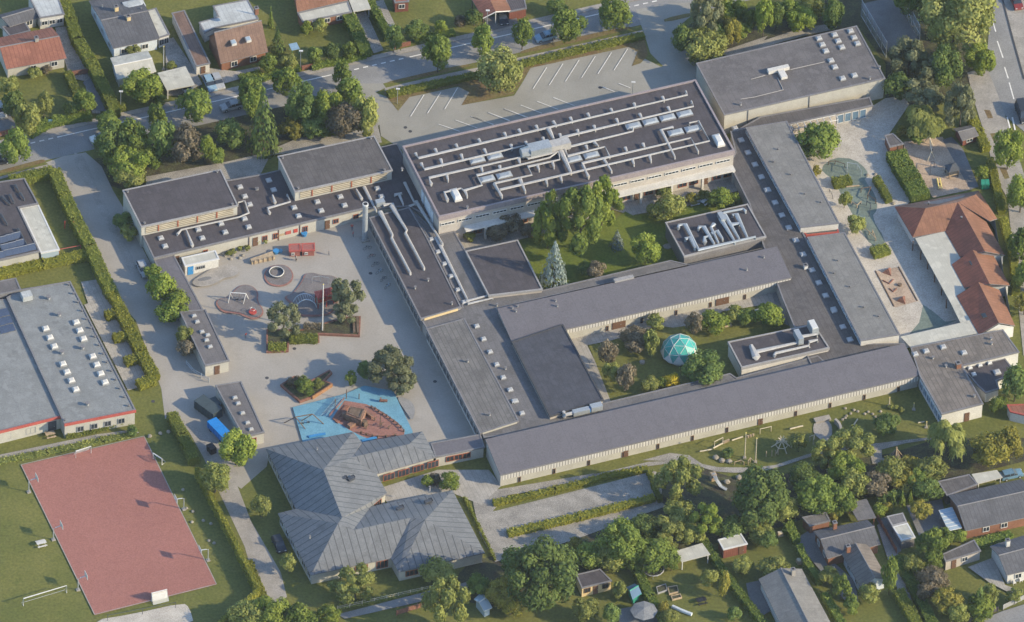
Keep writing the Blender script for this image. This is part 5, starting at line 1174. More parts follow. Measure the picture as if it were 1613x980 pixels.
    CRN[k] = leafmesh('crown', it, matname); return CRN[k]
TRK = {}
def trunk(m_):
    if m_ not in TRK:
        b_ = MB().use(m_); rg = random.Random(5)
        b_.tube([(0, 0, 0), (.01, 0, .35), (0, .01, .75), (0, 0, 1.15)], .055, 7, r1=.025)
        for i in range(5):
            a = i * 2 * math.pi / 5 + .3; b_.tube([(0, 0, .55 + .06 * i), (.22 * math.cos(a), .22 * math.sin(a), .85 + .05 * i), (.42 * math.cos(a), .42 * math.sin(a), 1.15 + .04 * i)], .024, 5, r1=.008)
        TRK[m_] = b_.mesh('trunk')
    return TRK[m_]
NT = [0]
def tree(kind, k, x, y, rx, ry, leaf, label, group=None, bark='bark', name=None, low=None):
    s = CR[k][2]; p = c1(k, x, y); r = rx / s / 8.5; ryw = ry / s / 8.5
    vert = math.sqrt(max((ryw ** 2 - (r * .69) ** 2), (r * .55) ** 2)) / .725
    shrub = r < 1.25 and vert < 1.5 or low
    lift = 0.12 if shrub else (0.10 * vert if kind in ('willow', 'conifer') else 0.16 * vert + .35)
    if kind == 'conifer': lift = .15
    zc = lift + vert
    w = G(p, zc)
    cat = 'shrub' if shrub else ('conifer' if kind == 'conifer' else 'tree')
    nm = name or ('shrub' if shrub else {'conifer': 'spruce_tree', 'willow': 'weeping_tree'}.get(kind, 'broadleaf_tree'))
    t = thing(nm, label, cat, (w.x, w.y, 0), group, rz=random.uniform(0, 6.28))
    NT[0] += 1
    me = crown(kind, leaf, r, NT[0] % 2)
    o = link('crown', me, t, Vector((0, 0, zc))); k_ = 1.0 if r < 2.1 else 1.14; o.scale = (r * k_, r * k_, vert * k_ * .97)
    o = link('trunk', trunk(bark), t); o.scale = (max(r, .5) * 1.1, max(r, .5) * 1.1, zc)
    return t
NH = [0]
def hedge(k, pts, wd, h, leaf, label, name='hedge', cat='hedge', z_at=None, dens=1.0, group=None):
    """clipped hedge following a line; the traced line is the middle of its top"""
    P = [G(p, h * .9 if z_at is None else z_at) for p in c(k, *pts)] if not isinstance(pts[0], tuple) else [G(p, h * .9) for p in pts]
    rg = random.Random(NH[0]); NH[0] += 1
    core = MB().use(leaf); it = []; lf = .135
    for i in range(len(P) - 1):
        a, q = P[i].copy(), P[i + 1].copy(); a.z = q.z = 0; d = q - a; L = d.length; d.normalize(); n = Vector((-d.y, d.x, 0))
        if i > 0: a = a - d * wd * .3; L += wd * .3
        hw = wd / 2 - .12
        core.poly_prism(ccw([tuple((a - n * hw)[:2]), tuple((a + d * L - n * hw)[:2]), tuple((a + d * L + n * hw)[:2]), tuple((a + n * hw)[:2])]), 0, h - .12)
        per = wd + 2 * h
        for _ in range(int(L * per * 17 * dens)):
            s = rg.random() * per; u = rg.random() * L; wob = .10 * math.sin(u * 1.9 + i) + .07 * math.sin(u * 4.3) + rg.uniform(-.10, .14)
            if s < h: off, z, nn = -wd / 2 - wob * .6, s, -n
            elif s < h + wd: off, z, nn = -wd / 2 + (s - h), h + wob, Vector((0, 0, 1))
            else: off, z, nn = wd / 2 + wob * .6, s - h - wd, n
            p = a + d * u + n * off; p.z = z
            it.append((p, (nn + rdir(rg) * .65).normalized(), rdir(rg), lf * rg.uniform(.7, 1.3), lf * rg.uniform(.8, 1.4), min(1, max(0, .5 + .28 * math.sin(u * .8 + 2 * i) + rg.uniform(-.3, .3)))))
        for e, sg in ((a, -1), (a + d * L, 1)):
            for _ in range(int(wd * h * 9 * dens)):
                p = e + n * rg.uniform(-wd / 2, wd / 2) + d * sg * rg.uniform(-.02, .1); p.z = rg.uniform(0, h)
                it.append((p, (d * sg + rdir(rg) * .6).normalized(), rdir(rg), lf, lf * 1.2, rg.random()))
    off = P[0].copy(); off.z = 0
    it = [(x[0] - off, *x[1:]) for x in it]
    me = leafmesh(name, it, leaf)
    bm = bmesh.new(); bm.from_mesh(me); cm_ = core.mesh('c', off, uv=False); bm.from_mesh(cm_); bm.to_mesh(me); bm.free(); bpy.data.meshes.remove(cm_)
    o = link(name, me); o.location = off; tag(o, label, cat, group); return o

B_, Y_, D__, O_, BR_, AU_ = 'leaf_green', 'leaf_bright', 'leaf_dark', 'leaf_olive', 'leaf_brown', 'leaf_autumn'
T = [
# gardens top left and the street
('round', 'f1', 95, 90, 95, 100, O_, 'olive green tree in front of the long red-roofed house'),
('round', 'f1', 130, 270, 105, 125, D__, 'dark green tree at the left edge near the brick garden fence'),
('round', 'f1', 265, 400, 115, 145, O_, 'bulky olive tree standing behind the low street hedge, upper left'),
('round', 'f1', 425, 275, 85, 115, O_, 'rounded olive tree on the edge of the little shaded lawn'),
('round', 'f1', 815, 235, 110, 105, B_, 'green bush tree beside the shady garden drive'),
('round', 'f1', 680, 310, 78, 68, D__, 'round dark shrub next to the shady garden drive'),
('round', 'a1', 215, 450, 40, 32, O_, 'low olive shrub under the front windows of the long red-roofed house'),
('round', 'a1', 290, 430, 34, 28, BR_, 'brownish shrub at the front wall of the long red-roofed house'),
('round', 'a1', 875, 535, 118, 105, Y_, 'large bright green tree overlapping the white arched garage'),
('round', 'a1', 985, 615, 40, 38, B_, 'small green bush at the street corner of the flat carport'),
('round', 'a1', 820, 305, 42, 26, O_, 'low shrub against the front wall of the slate-blue house'),
('round', 'a1', 1060, 405, 34, 26, O_, 'small olive bush between the arched garage and the flat carport'),
('round', 'f1', 140, 680, 132, 160, B_, 'oval street tree at the far left of the street'),
('round', 'f1', 1050, 455, 112, 100, B_, 'street tree at the mouth of the wide drive'),
('round', 'a1', 970, 715, 60, 78, B_, 'slim street tree directly below the large bright green garden tree'),
('round', 'a1', 1205, 655, 96, 100, B_, 'round street tree in front of the flat carport'),
('round', 'a1', 1555, 565, 72, 95, B_, 'street tree below the forecourt of the tall brick house'),
('round', 'a1', 690, 880, 95, 105, D__, 'dark tree at the corner of the wide drive and the street'),
('round', 'a1', 810, 860, 90, 110, B_, 'mid green tree in the clump behind the left gymnasium, towards the street'),
('round', 'b1', 800, 70, 115, 95, Y_, 'bright green bushy tree behind the left gymnasium'),
('round', 'b1', 790, 150, 90, 75, O_, 'olive bushy tree touching the left gymnasium roof corner'),
('round', 'a1', 1000, 870, 75, 110, D__, 'dark green tree between the bright bushy tree and the brown tree'),
('round', 'a1', 1140, 890, 100, 115, BR_, 'brown-leaved round tree behind the gymnasiums'),
('round', 'a1', 1265, 910, 55, 85, Y_, 'narrow bright green tree on the right of the brown-leaved tree'),
('round', 'b1', 690, 30, 60, 70, B_, 'small green tree beside the pavement of the wide drive'),
('conifer', 'a2', 60, 740, 105, 195, D__, 'tall dark conifer-like tree behind the gap between the gymnasiums'),
('round', 'a2', -10, 640, 60, 95, B_, 'green tree tucked between the tall dark conifer-like tree and the street'),
('round', 'a2', 300, 650, 90, 115, D__, 'dark green tree behind the brownish gymnasium'),
('round', 'a2', 450, 670, 88, 110, Y_, 'yellow-green tree in the middle of the clump behind the brownish gymnasium'),
('round', 'a2', 560, 750, 100, 110, BR_, 'brown-tinged tree directly behind the brownish gymnasium roof'),
('round', 'a2', 690, 710, 72, 120, O_, 'olive tree at the car park end of the clump'),
('round', 'a2', 590, 570, 80, 85, B_, 'green tree beside the near car park entrance'),
('round', 'a2', 250, 790, 70, 55, AU_, 'low yellowish bush at the foot of the clump behind the gymnasiums'),
('round', 'a2', 200, 500, 72, 85, B_, 'street tree opposite the brick garden gate'),
('round', 'a2', 545, 460, 65, 78, B_, 'street tree standing nearest the near car park entrance'),
('round', 'a2', 85, 385, 58, 58, B_, 'round green bush below the tall brick house'),
('round', 'a2', 215, 380, 58, 42, O_, 'wide olive bush by the garden lamp post and brick gate'),
('round', 'a2', 375, 340, 45, 52, B_, 'rounded bush left of the pair along the small curved lawn'),
('round', 'a2', 485, 315, 58, 50, D__, 'dark rounded bush along the small curved lawn'),
('round', 'a2', 585, 305, 45, 48, B_, 'green bush beside the tall hedge end on the small curved lawn'),
('conifer', 'a2', 145, 240, 52, 92, D__, 'dark pointed conifer beside the tall brick house'),
('round', 'a2', 325, 175, 34, 42, Y_, 'bright small shrub at the porch of the orange-roofed house'),
('round', 'a2', 410, 160, 45, 32, O_, 'spreading low shrub bed at the porch of the orange-roofed house'),
('conifer', 'a2', 105, 100, 22, 70, B_, 'slender pale conifer beside the ridge of the tall brick house'),
('round', 'a2', 862, 235, 48, 78, D__, 'dark column shrub at the street end of the gravel drive'),
('round', 'f3', 215, 285, 105, 72, D__, 'wide dark bush on the big square lawn by the street'),
('round', 'f3', 455, 255, 58, 65, Y_, 'bright yellow-green bush on the big square lawn'),
('round', 'f3', 640, 200, 55, 60, BR_, 'thin twiggy brown tree on the big square lawn'),
('round', 'f3', 780, 165, 80, 85, D__, 'dark green tree beside the open gabled carport'),
('round', 'f3', 430, 510, 130, 175, B_, 'tall oval street tree above the three-bay end of the car park'),
('round', 'f3', 860, 390, 110, 135, B_, 'street tree just behind the weeping car park tree'),
('round', 'f3', 1245, 310, 95, 150, B_, 'street tree at the left end of the parked blue car'),
('round', 'f3', 1035, 685, 215, 225, 'leaf_willow', 'large pale weeping tree in the car park'),
('round', 'a3', 365, 150, 98, 105, B_, 'street tree at the right end of the parked blue car'),
('round', 'a3', 660, 85, 90, 98, B_, 'street tree at the end of the dry verge near the far entrance'),
('round', 'a3', 300, 40, 60, 40, D__, 'dark bush on the far side of the street above the blue car'),
# top right clump
('airy', 'a3', 1235, 90, 95, 135, 'leaf_grey', 'tall grey-olive tree at the far car park entrance'),
('round', 'a3', 1080, 235, 68, 78, D__, 'dark bush tree leaning over the far car park entrance'),
('round', 'a3', 1210, 275, 115, 95, O_, 'dark olive tree behind the corner of the hall'),
('round', 'a3', 1385, 190, 60, 82, AU_, 'yellowish tree behind the hall'),
('round', 'a3', 1340, 60, 75, 85, Y_, 'bright tree behind the tall grey-olive tree at the top edge'),
('round', 'a3', 1425, 70, 60, 75, B_, 'green tree at the top edge behind the yellowish tree'),
('round', 'a3', 1495, 120, 55, 72, B_, 'small green tree in the row behind the hall path'),
('round', 'a3', 1580, 100, 60, 110, Y_, 'bright green tall bush in the row behind the hall path'),
('round', 'a4', 75, 90, 55, 85, D__, 'dark green tree in the row behind the hall path'),
('round', 'a4', 165, 60, 65, 70, B_, 'round green tree above the hall skylights, top edge'),
('round', 'a4', 290, 45, 80, 65, O_, 'olive round tree left of the ball cage at the top edge'),
('round', 'a4', 230, 125, 90, 62, Y_, 'bright low tree right behind the hall skylights'),
('round', 'a4', 925, -30, 120, 130, D__, 'dark tree behind the ball cage at the top edge'),
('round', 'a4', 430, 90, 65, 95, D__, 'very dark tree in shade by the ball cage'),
('round', 'f4', 690, 130, 385, 370, 'leaf_willow', 'huge yellow-green weeping tree beside the far right street'),
('airy', 'a4', 900, 350, 110, 115, 'leaf_grey', 'olive drooping tree at the corner of the hall'),
('airy', 'a4', 1010, 440, 95, 100, 'leaf_grey', 'olive drooping tree in the middle of the corner group by the hall'),
('round', 'a4', 1110, 420, 98, 115, D__, 'dark dense tree below the huge weeping tree'),
('round', 'a4', 820, 530, 72, 78, D__, 'dark low tree against the end wall of the hall'),
('airy', 'a4', 975, 610, 110, 100, 'leaf_grey', 'grey-olive birch between the hall corner and the sand playground'),
('willow', 'a4', 1000, 770, 120, 105, O_, 'drooping birch directly above the sand playground'),
('airy', 'a4', 1220, 650, 92, 125, 'leaf_grey', 'drooping birch beside the playhouse and street pavement'),
('round', 'a4', 1335, 370, 92, 98, Y_, 'bright street tree shading the far right street'),
('round', 'f5', 1200, 525, 132, 180, Y_, 'bright oval street tree beside the little playhouse'),
('round', 'b4', 1590, 255, 90, 112, Y_, 'street tree at the right edge beside the upper kindergarten gable'),
('round', 'b4', 1605, 560, 80, 100, B_, 'street tree at the right edge beside the middle kindergarten gable'),
('round', 'b4', 1620, 770, 70, 80, B_, 'street tree at the right edge beside the lower kindergarten gable'),
('round', 'b4', 1610, 930, 60, 70, AU_, 'yellowish bush at the right edge beside the lowest kindergarten gable'),
('round', 'b4', 1350, 120, 42, 45, Y_, 'little bright tree behind the kindergarten bins'),
('round', 'a4', 350, 870, 118, 108, B_, 'round green tree by the white pergola'),
('round', 'a4', 250, 930, 60, 50, D__, 'dark shrub at the foot of the round tree by the white pergola'),
('round', 'f5', 155, 345, 42, 42, AU_, 'small orange bush beside the grey-roofed hut'),
('round', 'f5', 330, 400, 75, 45, B_, 'low green bush at the top of the sand playground'),
('round', 'b4', 500, 290, 40, 48, O_, 'pale shrub on the green rubber surface beside the upper wing'),
('round', 'b4', 572, 440, 60, 58, O_, 'pale spreading shrub on the lower green rubber surface'),
('round', 'b4', 320, 115, 25, 30, AU_, 'small yellow shrub at the top left tip of the green rubber surface'),
# upper courtyard
('airy', 'b3', 250, 420, 88, 155, Y_, 'yellow-green tall tree at the left of the upper courtyard'),
('airy', 'b3', 450, 400, 140, 195, B_, 'biggest green tree in the middle of the upper courtyard'),
('airy', 'b3', 585, 300, 75, 135, Y_, 'light green tall tree touching the main building ledge'),
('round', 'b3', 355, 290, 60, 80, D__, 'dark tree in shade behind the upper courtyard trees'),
('conifer', 'b3', 288, 690, 92, 150, 'leaf_blue', 'large blue-grey spruce at the corner of the square dark roof'),
('conifer', 'b3', 675, 530, 48, 62, 'leaf_blue', 'small blue-grey spruce on the upper courtyard lawn'),
('round', 'b3', 850, 600, 86, 92, Y_, 'round bright green tree beside the duct-covered block'),
('round', 'b3', 480, 710, 50, 45, D__, 'dark low shrub at the lower edge of the upper courtyard'),
('round', 'b3', 545, 725, 58, 58, BR_, 'pinkish brown shrub at the lower edge of the upper courtyard'),
('round', 'b3', 965, 243, 52, 26, O_, 'low planter shrub on the terrace of the main building'),
('round', 'b3', 910, 360, 55, 48, O_, 'olive shrub at the left of the terrace border'),
('round', 'b3', 1010, 335, 80, 58, O_, 'wide olive shrub in the terrace border'),
('round', 'b3', 675, 315, 42, 40, B_, 'small green shrub beside a white ledge column'),
('round', 'b3', 1140, 285, 40, 28, AU_, 'little yellow shrub behind the white picnic benches'),
('round', 'b3', 1215, 265, 36, 28, O_, 'low grey-green shrub right of the white picnic benches'),
('round', 'b3', 1305, 285, 70, 52, Y_, 'yellow-green shrub in the right corner of the upper courtyard'),
('round', 'b3', 1395, 285, 38, 42, B_, 'green shrub against the corridor in the upper courtyard'),
('round', 'b2', 1500, 500, 62, 40, BR_, 'red-brown shrub bed under the main building ledge, left part'),
('round', 'b3', 20, 440, 70, 60, BR_, 'red-brown shrub bed under the main building ledge, beside the yellow-green tree'),
('round', 'b3', 130, 480, 55, 50, BR_, 'dark brown shrub at the edge of the upper courtyard lawn'),
('round', 'b2', 1330, 520, 34, 26, O_, 'tiny shrub by the first ledge column'),
# dome courtyard
('round', 'd3', 620, 300, 62, 88, BR_, 'brown-green bush tree at the left of the dome lawn'),
('round', 'd3', 640, 410, 55, 65, O_, 'olive bush at the left of the dome lawn'),
('round', 'd3', 730, 440, 58, 82, BR_, 'brownish bush tree in the lower left of the dome lawn'),
('round', 'd3', 785, 215, 85, 68, BR_, 'dark reddish shrub behind the dome lawn'),
('round', 'd3', 885, 235, 52, 75, O_, 'olive shrub left behind the dome'),
('round', 'd3', 920, 110, 52, 42, O_, 'pale shrub on the terrace edge behind the dome'),
('round', 'd3', 1215, 390, 115, 74, D__, 'broad dark green bush in front of the dome'),
('round', 'd3', 880, 490, 60, 52, O_, 'light olive shrub at the lower edge of the dome lawn'),
('round', 'd3', 950, 480, 35, 35, B_, 'small green shrub beside the yellow flowers'),
('round', 'd3', 1010, 470, 45, 34, 'petal_yellow', 'bright yellow flowering shrub below the dome'),
('round', 'd3', 1160, 110, 50, 62, BR_, 'reddish brown shrub behind the dome on the right'),
('round', 'd3', 1265, 95, 72, 42, Y_, 'bright green shrub in the terrace border behind the dome'),
('round', 'd3', 1400, 55, 58, 45, O_, 'olive shrub in the terrace border near the plant block'),
('round', 'd3', 1480, 75, 62, 45, B_, 'green shrub in the terrace border at the wooden planter'),
('round', 'd4', 30, 55, 75, 68, Y_, 'yellow-green bush in the far corner of the dome courtyard'),
# school yard
('airy', 'f7', 890, 410, 138, 172, 'leaf_grey', 'tall grey-green tree beside the flagpole'),
('airy', 'f7', 885, 560, 105, 95, 'leaf_grey', 'lower grey-green tree over the wooden steps'),
('airy', 'f7', 285, 640, 140, 155, 'leaf_grey', 'grey-green pine at the corner of the brick planter'),
('airy', 'd2', 850, 385, 128, 112, 'leaf_grey', 'large grey-green pine beside the blue play sea'),
('airy', 'd2', 930, 470, 75, 50, 'leaf_grey', 'low grey-green branch clump at the foot of the large pine'),
('round', 'f8', 750, 230, 50, 65, B_, 'small green bush beside the large pine'),
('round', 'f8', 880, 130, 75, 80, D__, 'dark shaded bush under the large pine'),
('round', 'f8', 310, 290, 95, 85, B_, 'green shrub filling the diamond-shaped planter'),
('round', 'f8', 200, 260, 60, 55, BR_, 'brown shrub in the back of the diamond-shaped planter'),
('round', 'f8', 440, 270, 55, 55, O_, 'olive shrub in the right arm of the diamond-shaped planter'),
('round', 'b1', 950, 740, 58, 52, B_, 'topmost green tree in the row along the covered walk'),
('round', 'b1', 985, 830, 78, 85, Y_, 'second bright tree in the row along the covered walk'),
('round', 'b1', 1075, 935, 80, 72, Y_, 'bright tree in the row where the covered walk meets the outbuilding'),
('round', 'd1', 1045, 40, 70, 45, B_, 'lowest bright tree in the row along the covered walk'),
('round', 'd1', 1140, 185, 56, 58, O_, 'small olive tree beside the grey outbuilding'),
('round', 'd1', 1150, 262, 58, 50, BR_, 'grey-brown shrub under the small olive tree at the outbuilding'),
('round', 'b1', 795, 497, 52, 45, O_, 'spiky pale shrub at the left end of the west block'),
('round', 'b1', 760, 420, 60, 45, D__, 'dark shrub in the shade of the left gymnasium'),
('round', 'd1', 1460, 890, 112, 110, Y_, 'bright green tree below the blue trailer'),
('round', 'e1', 1330, 85, 85, 92, O_, 'grey-green tree beside the hedge of the red pitch'),
('round', 'd1', 815, 785, 32, 30, D__, 'round dark bush at the corner of the neighbouring building'),
# around the zinc roof house
('round', 'e2', 45, 265, 60, 65, O_, 'olive shrub on the shaded west side of the zinc-roofed house'),
('round', 'e2', 215, 620, 46, 52, O_, 'small round tree at the west corner of the zinc-roofed house'),
('airy', 'e2', 625, 755, 112, 62, O_, 'feathery wide shrub in front of the zinc-roofed house'),
('round', 'e2', 1130, 680, 92, 70, O_, 'olive bush at the front right corner of the zinc-roofed house'),
('airy', 'e2', 1180, 870, 110, 145, O_, 'tall olive tree at the bottom below the zinc-roofed house'),
('round', 'e2', 1390, 750, 72, 58, B_, 'green bush above the small glass greenhouse'),
('round', 'e2', 1530, 800, 88, 88, AU_, 'yellowish bush tree right of the small glass greenhouse'),
('round', 'e2', 100, 930, 110, 72, Y_, 'bright green tree at the bottom edge beside the lower path'),
('round', 'e2', 270, 940, 80, 80, B_, 'green tree cut by the bottom edge near the lower path'),
('round', 'e2', 465, 935, 62, 58, Y_, 'bright round bush at the bottom edge by the grey path'),
('round', 'e2', 1072, 110, 36, 34, Y_, 'yellow-green shrub on the left of the terrace flower bed'),
('round', 'e2', 1215, 105, 62, 52, Y_, 'yellow-green shrub on the right of the terrace flower bed'),
('round', 'e2', 1120, 95, 40, 34, BR_, 'purple-brown shrub in the middle of the terrace flower bed'),
('round', 'e1', 1540, 940, 100, 60, O_, 'olive bush at the bottom corner of the pitch hedge'),
# tree belt
('round', 'e3', 195, 690, 205, 215, D__, 'biggest dark green tree at the bottom of the tree belt'),
('round', 'e3', 50, 620, 80, 90, D__, 'dark tree at the left end of the tree belt'),
('round', 'e3', 20, 860, 72, 75, AU_, 'yellowish tree at the foot of the biggest dark tree'),
('round', 'e3', 425, 515, 62, 55, AU_, 'autumn yellow bush beside the gravel track'),
('round', 'e3', 510, 560, 95, 82, B_, 'green tree behind the yellow shed'),
('round', 'e3', 700, 490, 128, 130, B_, 'broad green tree in the middle of the tree belt'),
('round', 'e3', 830, 410, 90, 65, D__, 'dark low tree beside the end of the gravel track'),
('airy', 'e3', 960, 440, 100, 90, O_, 'olive tree in the tree belt above the white garden carport'),
('airy', 'e3', 1050, 110, 110, 125, O_, 'feathery grey-green pine at the end of the gravel court'),
('round', 'e3', 1050, 310, 85, 75, O_, 'olive low tree below the feathery pine'),
('airy', 'e3', 1225, 355, 82, 92, Y_, 'bright yellow-green tree in the tree belt'),
('round', 'e3', 1555, 205, 165, 165, D__, 'large dark green tree dominating the right part of the tree belt'),
('round', 'e3', 1010, 605, 45, 52, B_, 'small round bush beside the trampoline'),
('round', 'e3', 900, 555, 110, 45, B_, 'green bush mass between the trampoline and the tree belt'),
('round', 'e3', 1250, 705, 55, 48, O_, 'olive bush near the garden table below the white carport'),
('round', 'e3', 1450, 625, 60, 58, O_, 'small open tree on the lawn below the orange-red shed'),
('round', 'e3', 1400, 925, 40, 45, D__, 'small dark bush at the bottom of the garden hedge'),
('round', 'e3', 1340, 740, 36, 75, AU_, 'narrow yellowish shrub along the garden hedge'),
('round', 'e3', 640, 930, 55, 60, D__, 'dark shrub beside the grey parasol terrace'),
('round', 'e3', 480, 900, 70, 70, O_, 'olive shrub in front of the yellow shed'),
('round', 'e3', 690, 780, 45, 50, O_, 'shrub between the yellow shed and the green greenhouse'),
('round', 'e3', 960, 890, 35, 42, AU_, 'brownish bush beside the blue garden cover'),
('round', 'e3', 1000, 950, 55, 50, O_, 'olive bush at the bottom edge right of the grey parasol'),
('round', 'e3', 1560, 430, 70, 50, O_, 'pale shrub beside the orange-red shed'),
('airy', 'g7', 430, 560, 175, 115, O_, 'olive spreading tree in front of the round paved plaza'),
('airy', 'g7', 210, 650, 130, 130, O_, 'olive tree left in front of the round paved plaza'),
('round', 'g7', 400, 790, 160, 140, Y_, 'bright tree in the tree belt below the winding path'),
('round', 'e4', 330, 200, 125, 105, B_, 'green tree behind the small orange brick shed'),
('round', 'e4', 240, 90, 90, 70, D__, 'dark tree between the dominating dark tree and the plaza trees'),
('round', 'e4', 690, 125, 78, 68, BR_, 'brown bush in front of the grey flat carport'),
('round', 'g7', 830, 800, 115, 110, O_, 'olive tree beside the pointed tepee'),
('round', 'g7', 1020, 740, 95, 85, AU_, 'autumn coloured tree to the right of the tepee'),
('round', 'g7', 1200, 780, 120, 110, O_, 'olive tree in the right of the tree belt'),
('round', 'e4', 870, 100, 70, 60, AU_, 'orange-tinted bush below the tepee trees'),
('willow', 'd4', 1150, 830, 112, 118, O_, 'grey-green drooping birch at the corner of the T-shaped pavilion'),
('round', 'd4', 1390, 890, 110, 100, AU_, 'yellow-green tree right of the drooping birch'),
('round', 'd4', 1520, 850, 75, 90, AU_, 'golden tree at the right edge below the red hut'),
('round', 'd4', 1555, 490, 75, 100, D__, 'dark green tree beside the T-shaped pavilion'),
('round', 'd4', 1450, 610, 55, 35, B_, 'low green bush beside the T-shaped pavilion'),
('round', 'd4', 755, 740, 70, 48, D__, 'dark round bush on the nature playground lawn'),
('round', 'g6', 345, 570, 50, 42, D__, 'small dark bush among the timber play frames'),
('round', 'g6', 1030, 480, 75, 78, O_, 'olive shrub next to the star-shaped timber frame'),
# bottom right gardens
('round', 'e4', 1010, 165, 72, 62, D__, 'dark bush beside the brown-grey flat garage'),
('round', 'e4', 970, 285, 62, 62, AU_, 'round yellowish tree in the courtyard by the narrow shed'),
('conifer', 'e4', 742, 225, 26, 48, D__, 'dark small conifer, first in the row behind the grey carport'),
('conifer', 'e4', 800, 215, 24, 45, B_, 'green small conifer, second in the row behind the grey carport'),
('conifer', 'e4', 857, 210, 24, 48, B_, 'green small conifer, third in the row behind the grey carport'),
('conifer', 'e4', 907, 205, 22, 48, Y_, 'bright small conifer, last in the row behind the grey carport'),
('round', 'e4', 715, 290, 40, 42, Y_, 'yellow-green bush beside the grey flat carport'),
('round', 'e4', 760, 275, 35, 35, AU_, 'golden bush above the narrow half-white shed'),
('airy', 'e4', 1040, 520, 80, 90, B_, 'green spiky tree right of the narrow half-white shed'),
('round', 'e4', 1110, 450, 50, 55, B_, 'green bush below the glass-roofed porch'),
('round', 'e4', 1210, 450, 45, 40, Y_, 'bright low bush under the brick wall of the dark-roofed house'),
('round', 'e4', 925, 620, 65, 60, O_, 'pale flowering shrub beside the small blue pool'),
('round', 'e4', 1050, 620, 55, 50, B_, 'green low shrub beside the pinkish shed'),
('round', 'e4', 1045, 720, 85, 55, BR_, 'brownish flower bed shrub on the bottom right lawn'),
('round', 'e4', 1000, 790, 60, 60, BR_, 'brown shrub along the path in the bottom right gardens'),
('round', 'e4', 1130, 850, 75, 75, AU_, 'golden flower bed shrub at the edge of the bottom right lawn'),
('round', 'e4', 1200, 920, 60, 60, O_, 'olive bush above the bottom right road'),
('conifer', 'e4', 1335, 820, 65, 82, D__, 'dark broad conifer on the bottom right lawn'),
('round', 'e4', 1400, 800, 55, 60, O_, 'olive bush right of the dark broad conifer'),
('round', 'e4', 1330, 895, 75, 35, Y_, 'bright low bush along the grey plank fence'),
('round', 'e4', 1545, 815, 50, 35, O_, 'low bush beside the terrace of the bottom right house'),
('round', 'e4', 480, 760, 58, 75, B_, 'green tree beside the dark terrace of the L-shaped house'),
('round', 'e4', 395, 690, 60, 50, O_, 'olive bush behind the dark terrace of the L-shaped house'),
('round', 'e4', 540, 870, 55, 55, B_, 'green bush at the lower end of the dark terrace'),
('round', 'e4', 655, 790, 65, 55, O_, 'olive bush at the gable of the ribbed wing'),
('round', 'e4', 780, 680, 48, 110, B_, 'long green bush along the ribbed wing'),
('round', 'e4', 440, 310, 40, 42, AU_, 'yellowish bush at the small orange brick shed'),
('round', 'e4', 30, 470, 55, 55, D__, 'dark bush beside the garden clutter in the bottom gardens'),
('round', 'e4', 60, 640, 75, 45, O_, 'olive bush behind the big pale ribbed gable roof'),
('round', 'e3', 1140, 430, 75, 60, O_, 'olive shrub under the bright yellow-green belt tree'),
('round', 'e3', 1390, 400, 70, 60, D__, 'dark shrub behind the orange-red shed'),
('round', 'e3', 1480, 380, 60, 55, O_, 'olive shrub at the foot of the dominating dark belt tree'),
('round', 'e3', 620, 600, 70, 70, O_, 'olive shrub right behind the yellow shed roof'),
('round', 'e3', 330, 590, 70, 75, D__, 'dark shrub beside the biggest dark tree'),
('round', 'e3', 760, 600, 70, 50, B_, 'green shrub below the broad belt tree'),
('round', 'e4', 130, 280, 75, 70, O_, 'olive shrub between the dominating dark tree and the bottom gardens'),
('round', 'e4', 480, 230, 75, 80, B_, 'green shrub behind the small orange brick shed'),
('round', 'e4', 560, 120, 80, 80, O_, 'olive tree in the tree belt above the grey carport'),
('round', 'e4', 780, 45, 75, 60, O_, 'olive bush below the pointed tepee'),
('round', 'e4', 960, 95, 70, 60, B_, 'green bush above the row of small conifers'),
('round', 'a2', 370, 790, 70, 65, D__, 'dark shrub at the foot of the clump beside the brownish gymnasium'),
('round', 'a2', 480, 800, 60, 50, B_, 'green shrub at the foot of the clump beside the brownish gymnasium'),
('round', 'a1', 1420, 830, 80, 80, D__, 'dark bush between the brown-leaved tree and the tall conifer-like tree'),
('round', 'a1', 1340, 960, 60, 35, B_, 'low green bush at the lane behind the gymnasiums'),
('round', 'a1', 900, 960, 80, 60, B_, 'green bush filling the clump behind the left gymnasium'),
('round', 'a3', 1300, 200, 60, 70, D__, 'dark bush between the olive tree and the yellowish tree behind the hall'),
('round', 'a3', 1440, 180, 60, 55, B_, 'green bush in the row behind the hall'),
]
for a in T:
    k_, cr, x, y, rx, ry, lf, lab = a
    tree(k_, cr, x, y, rx, ry, lf, lab)
HG, HL = 'leaf_hedge', 'leaf_hedge_lit'
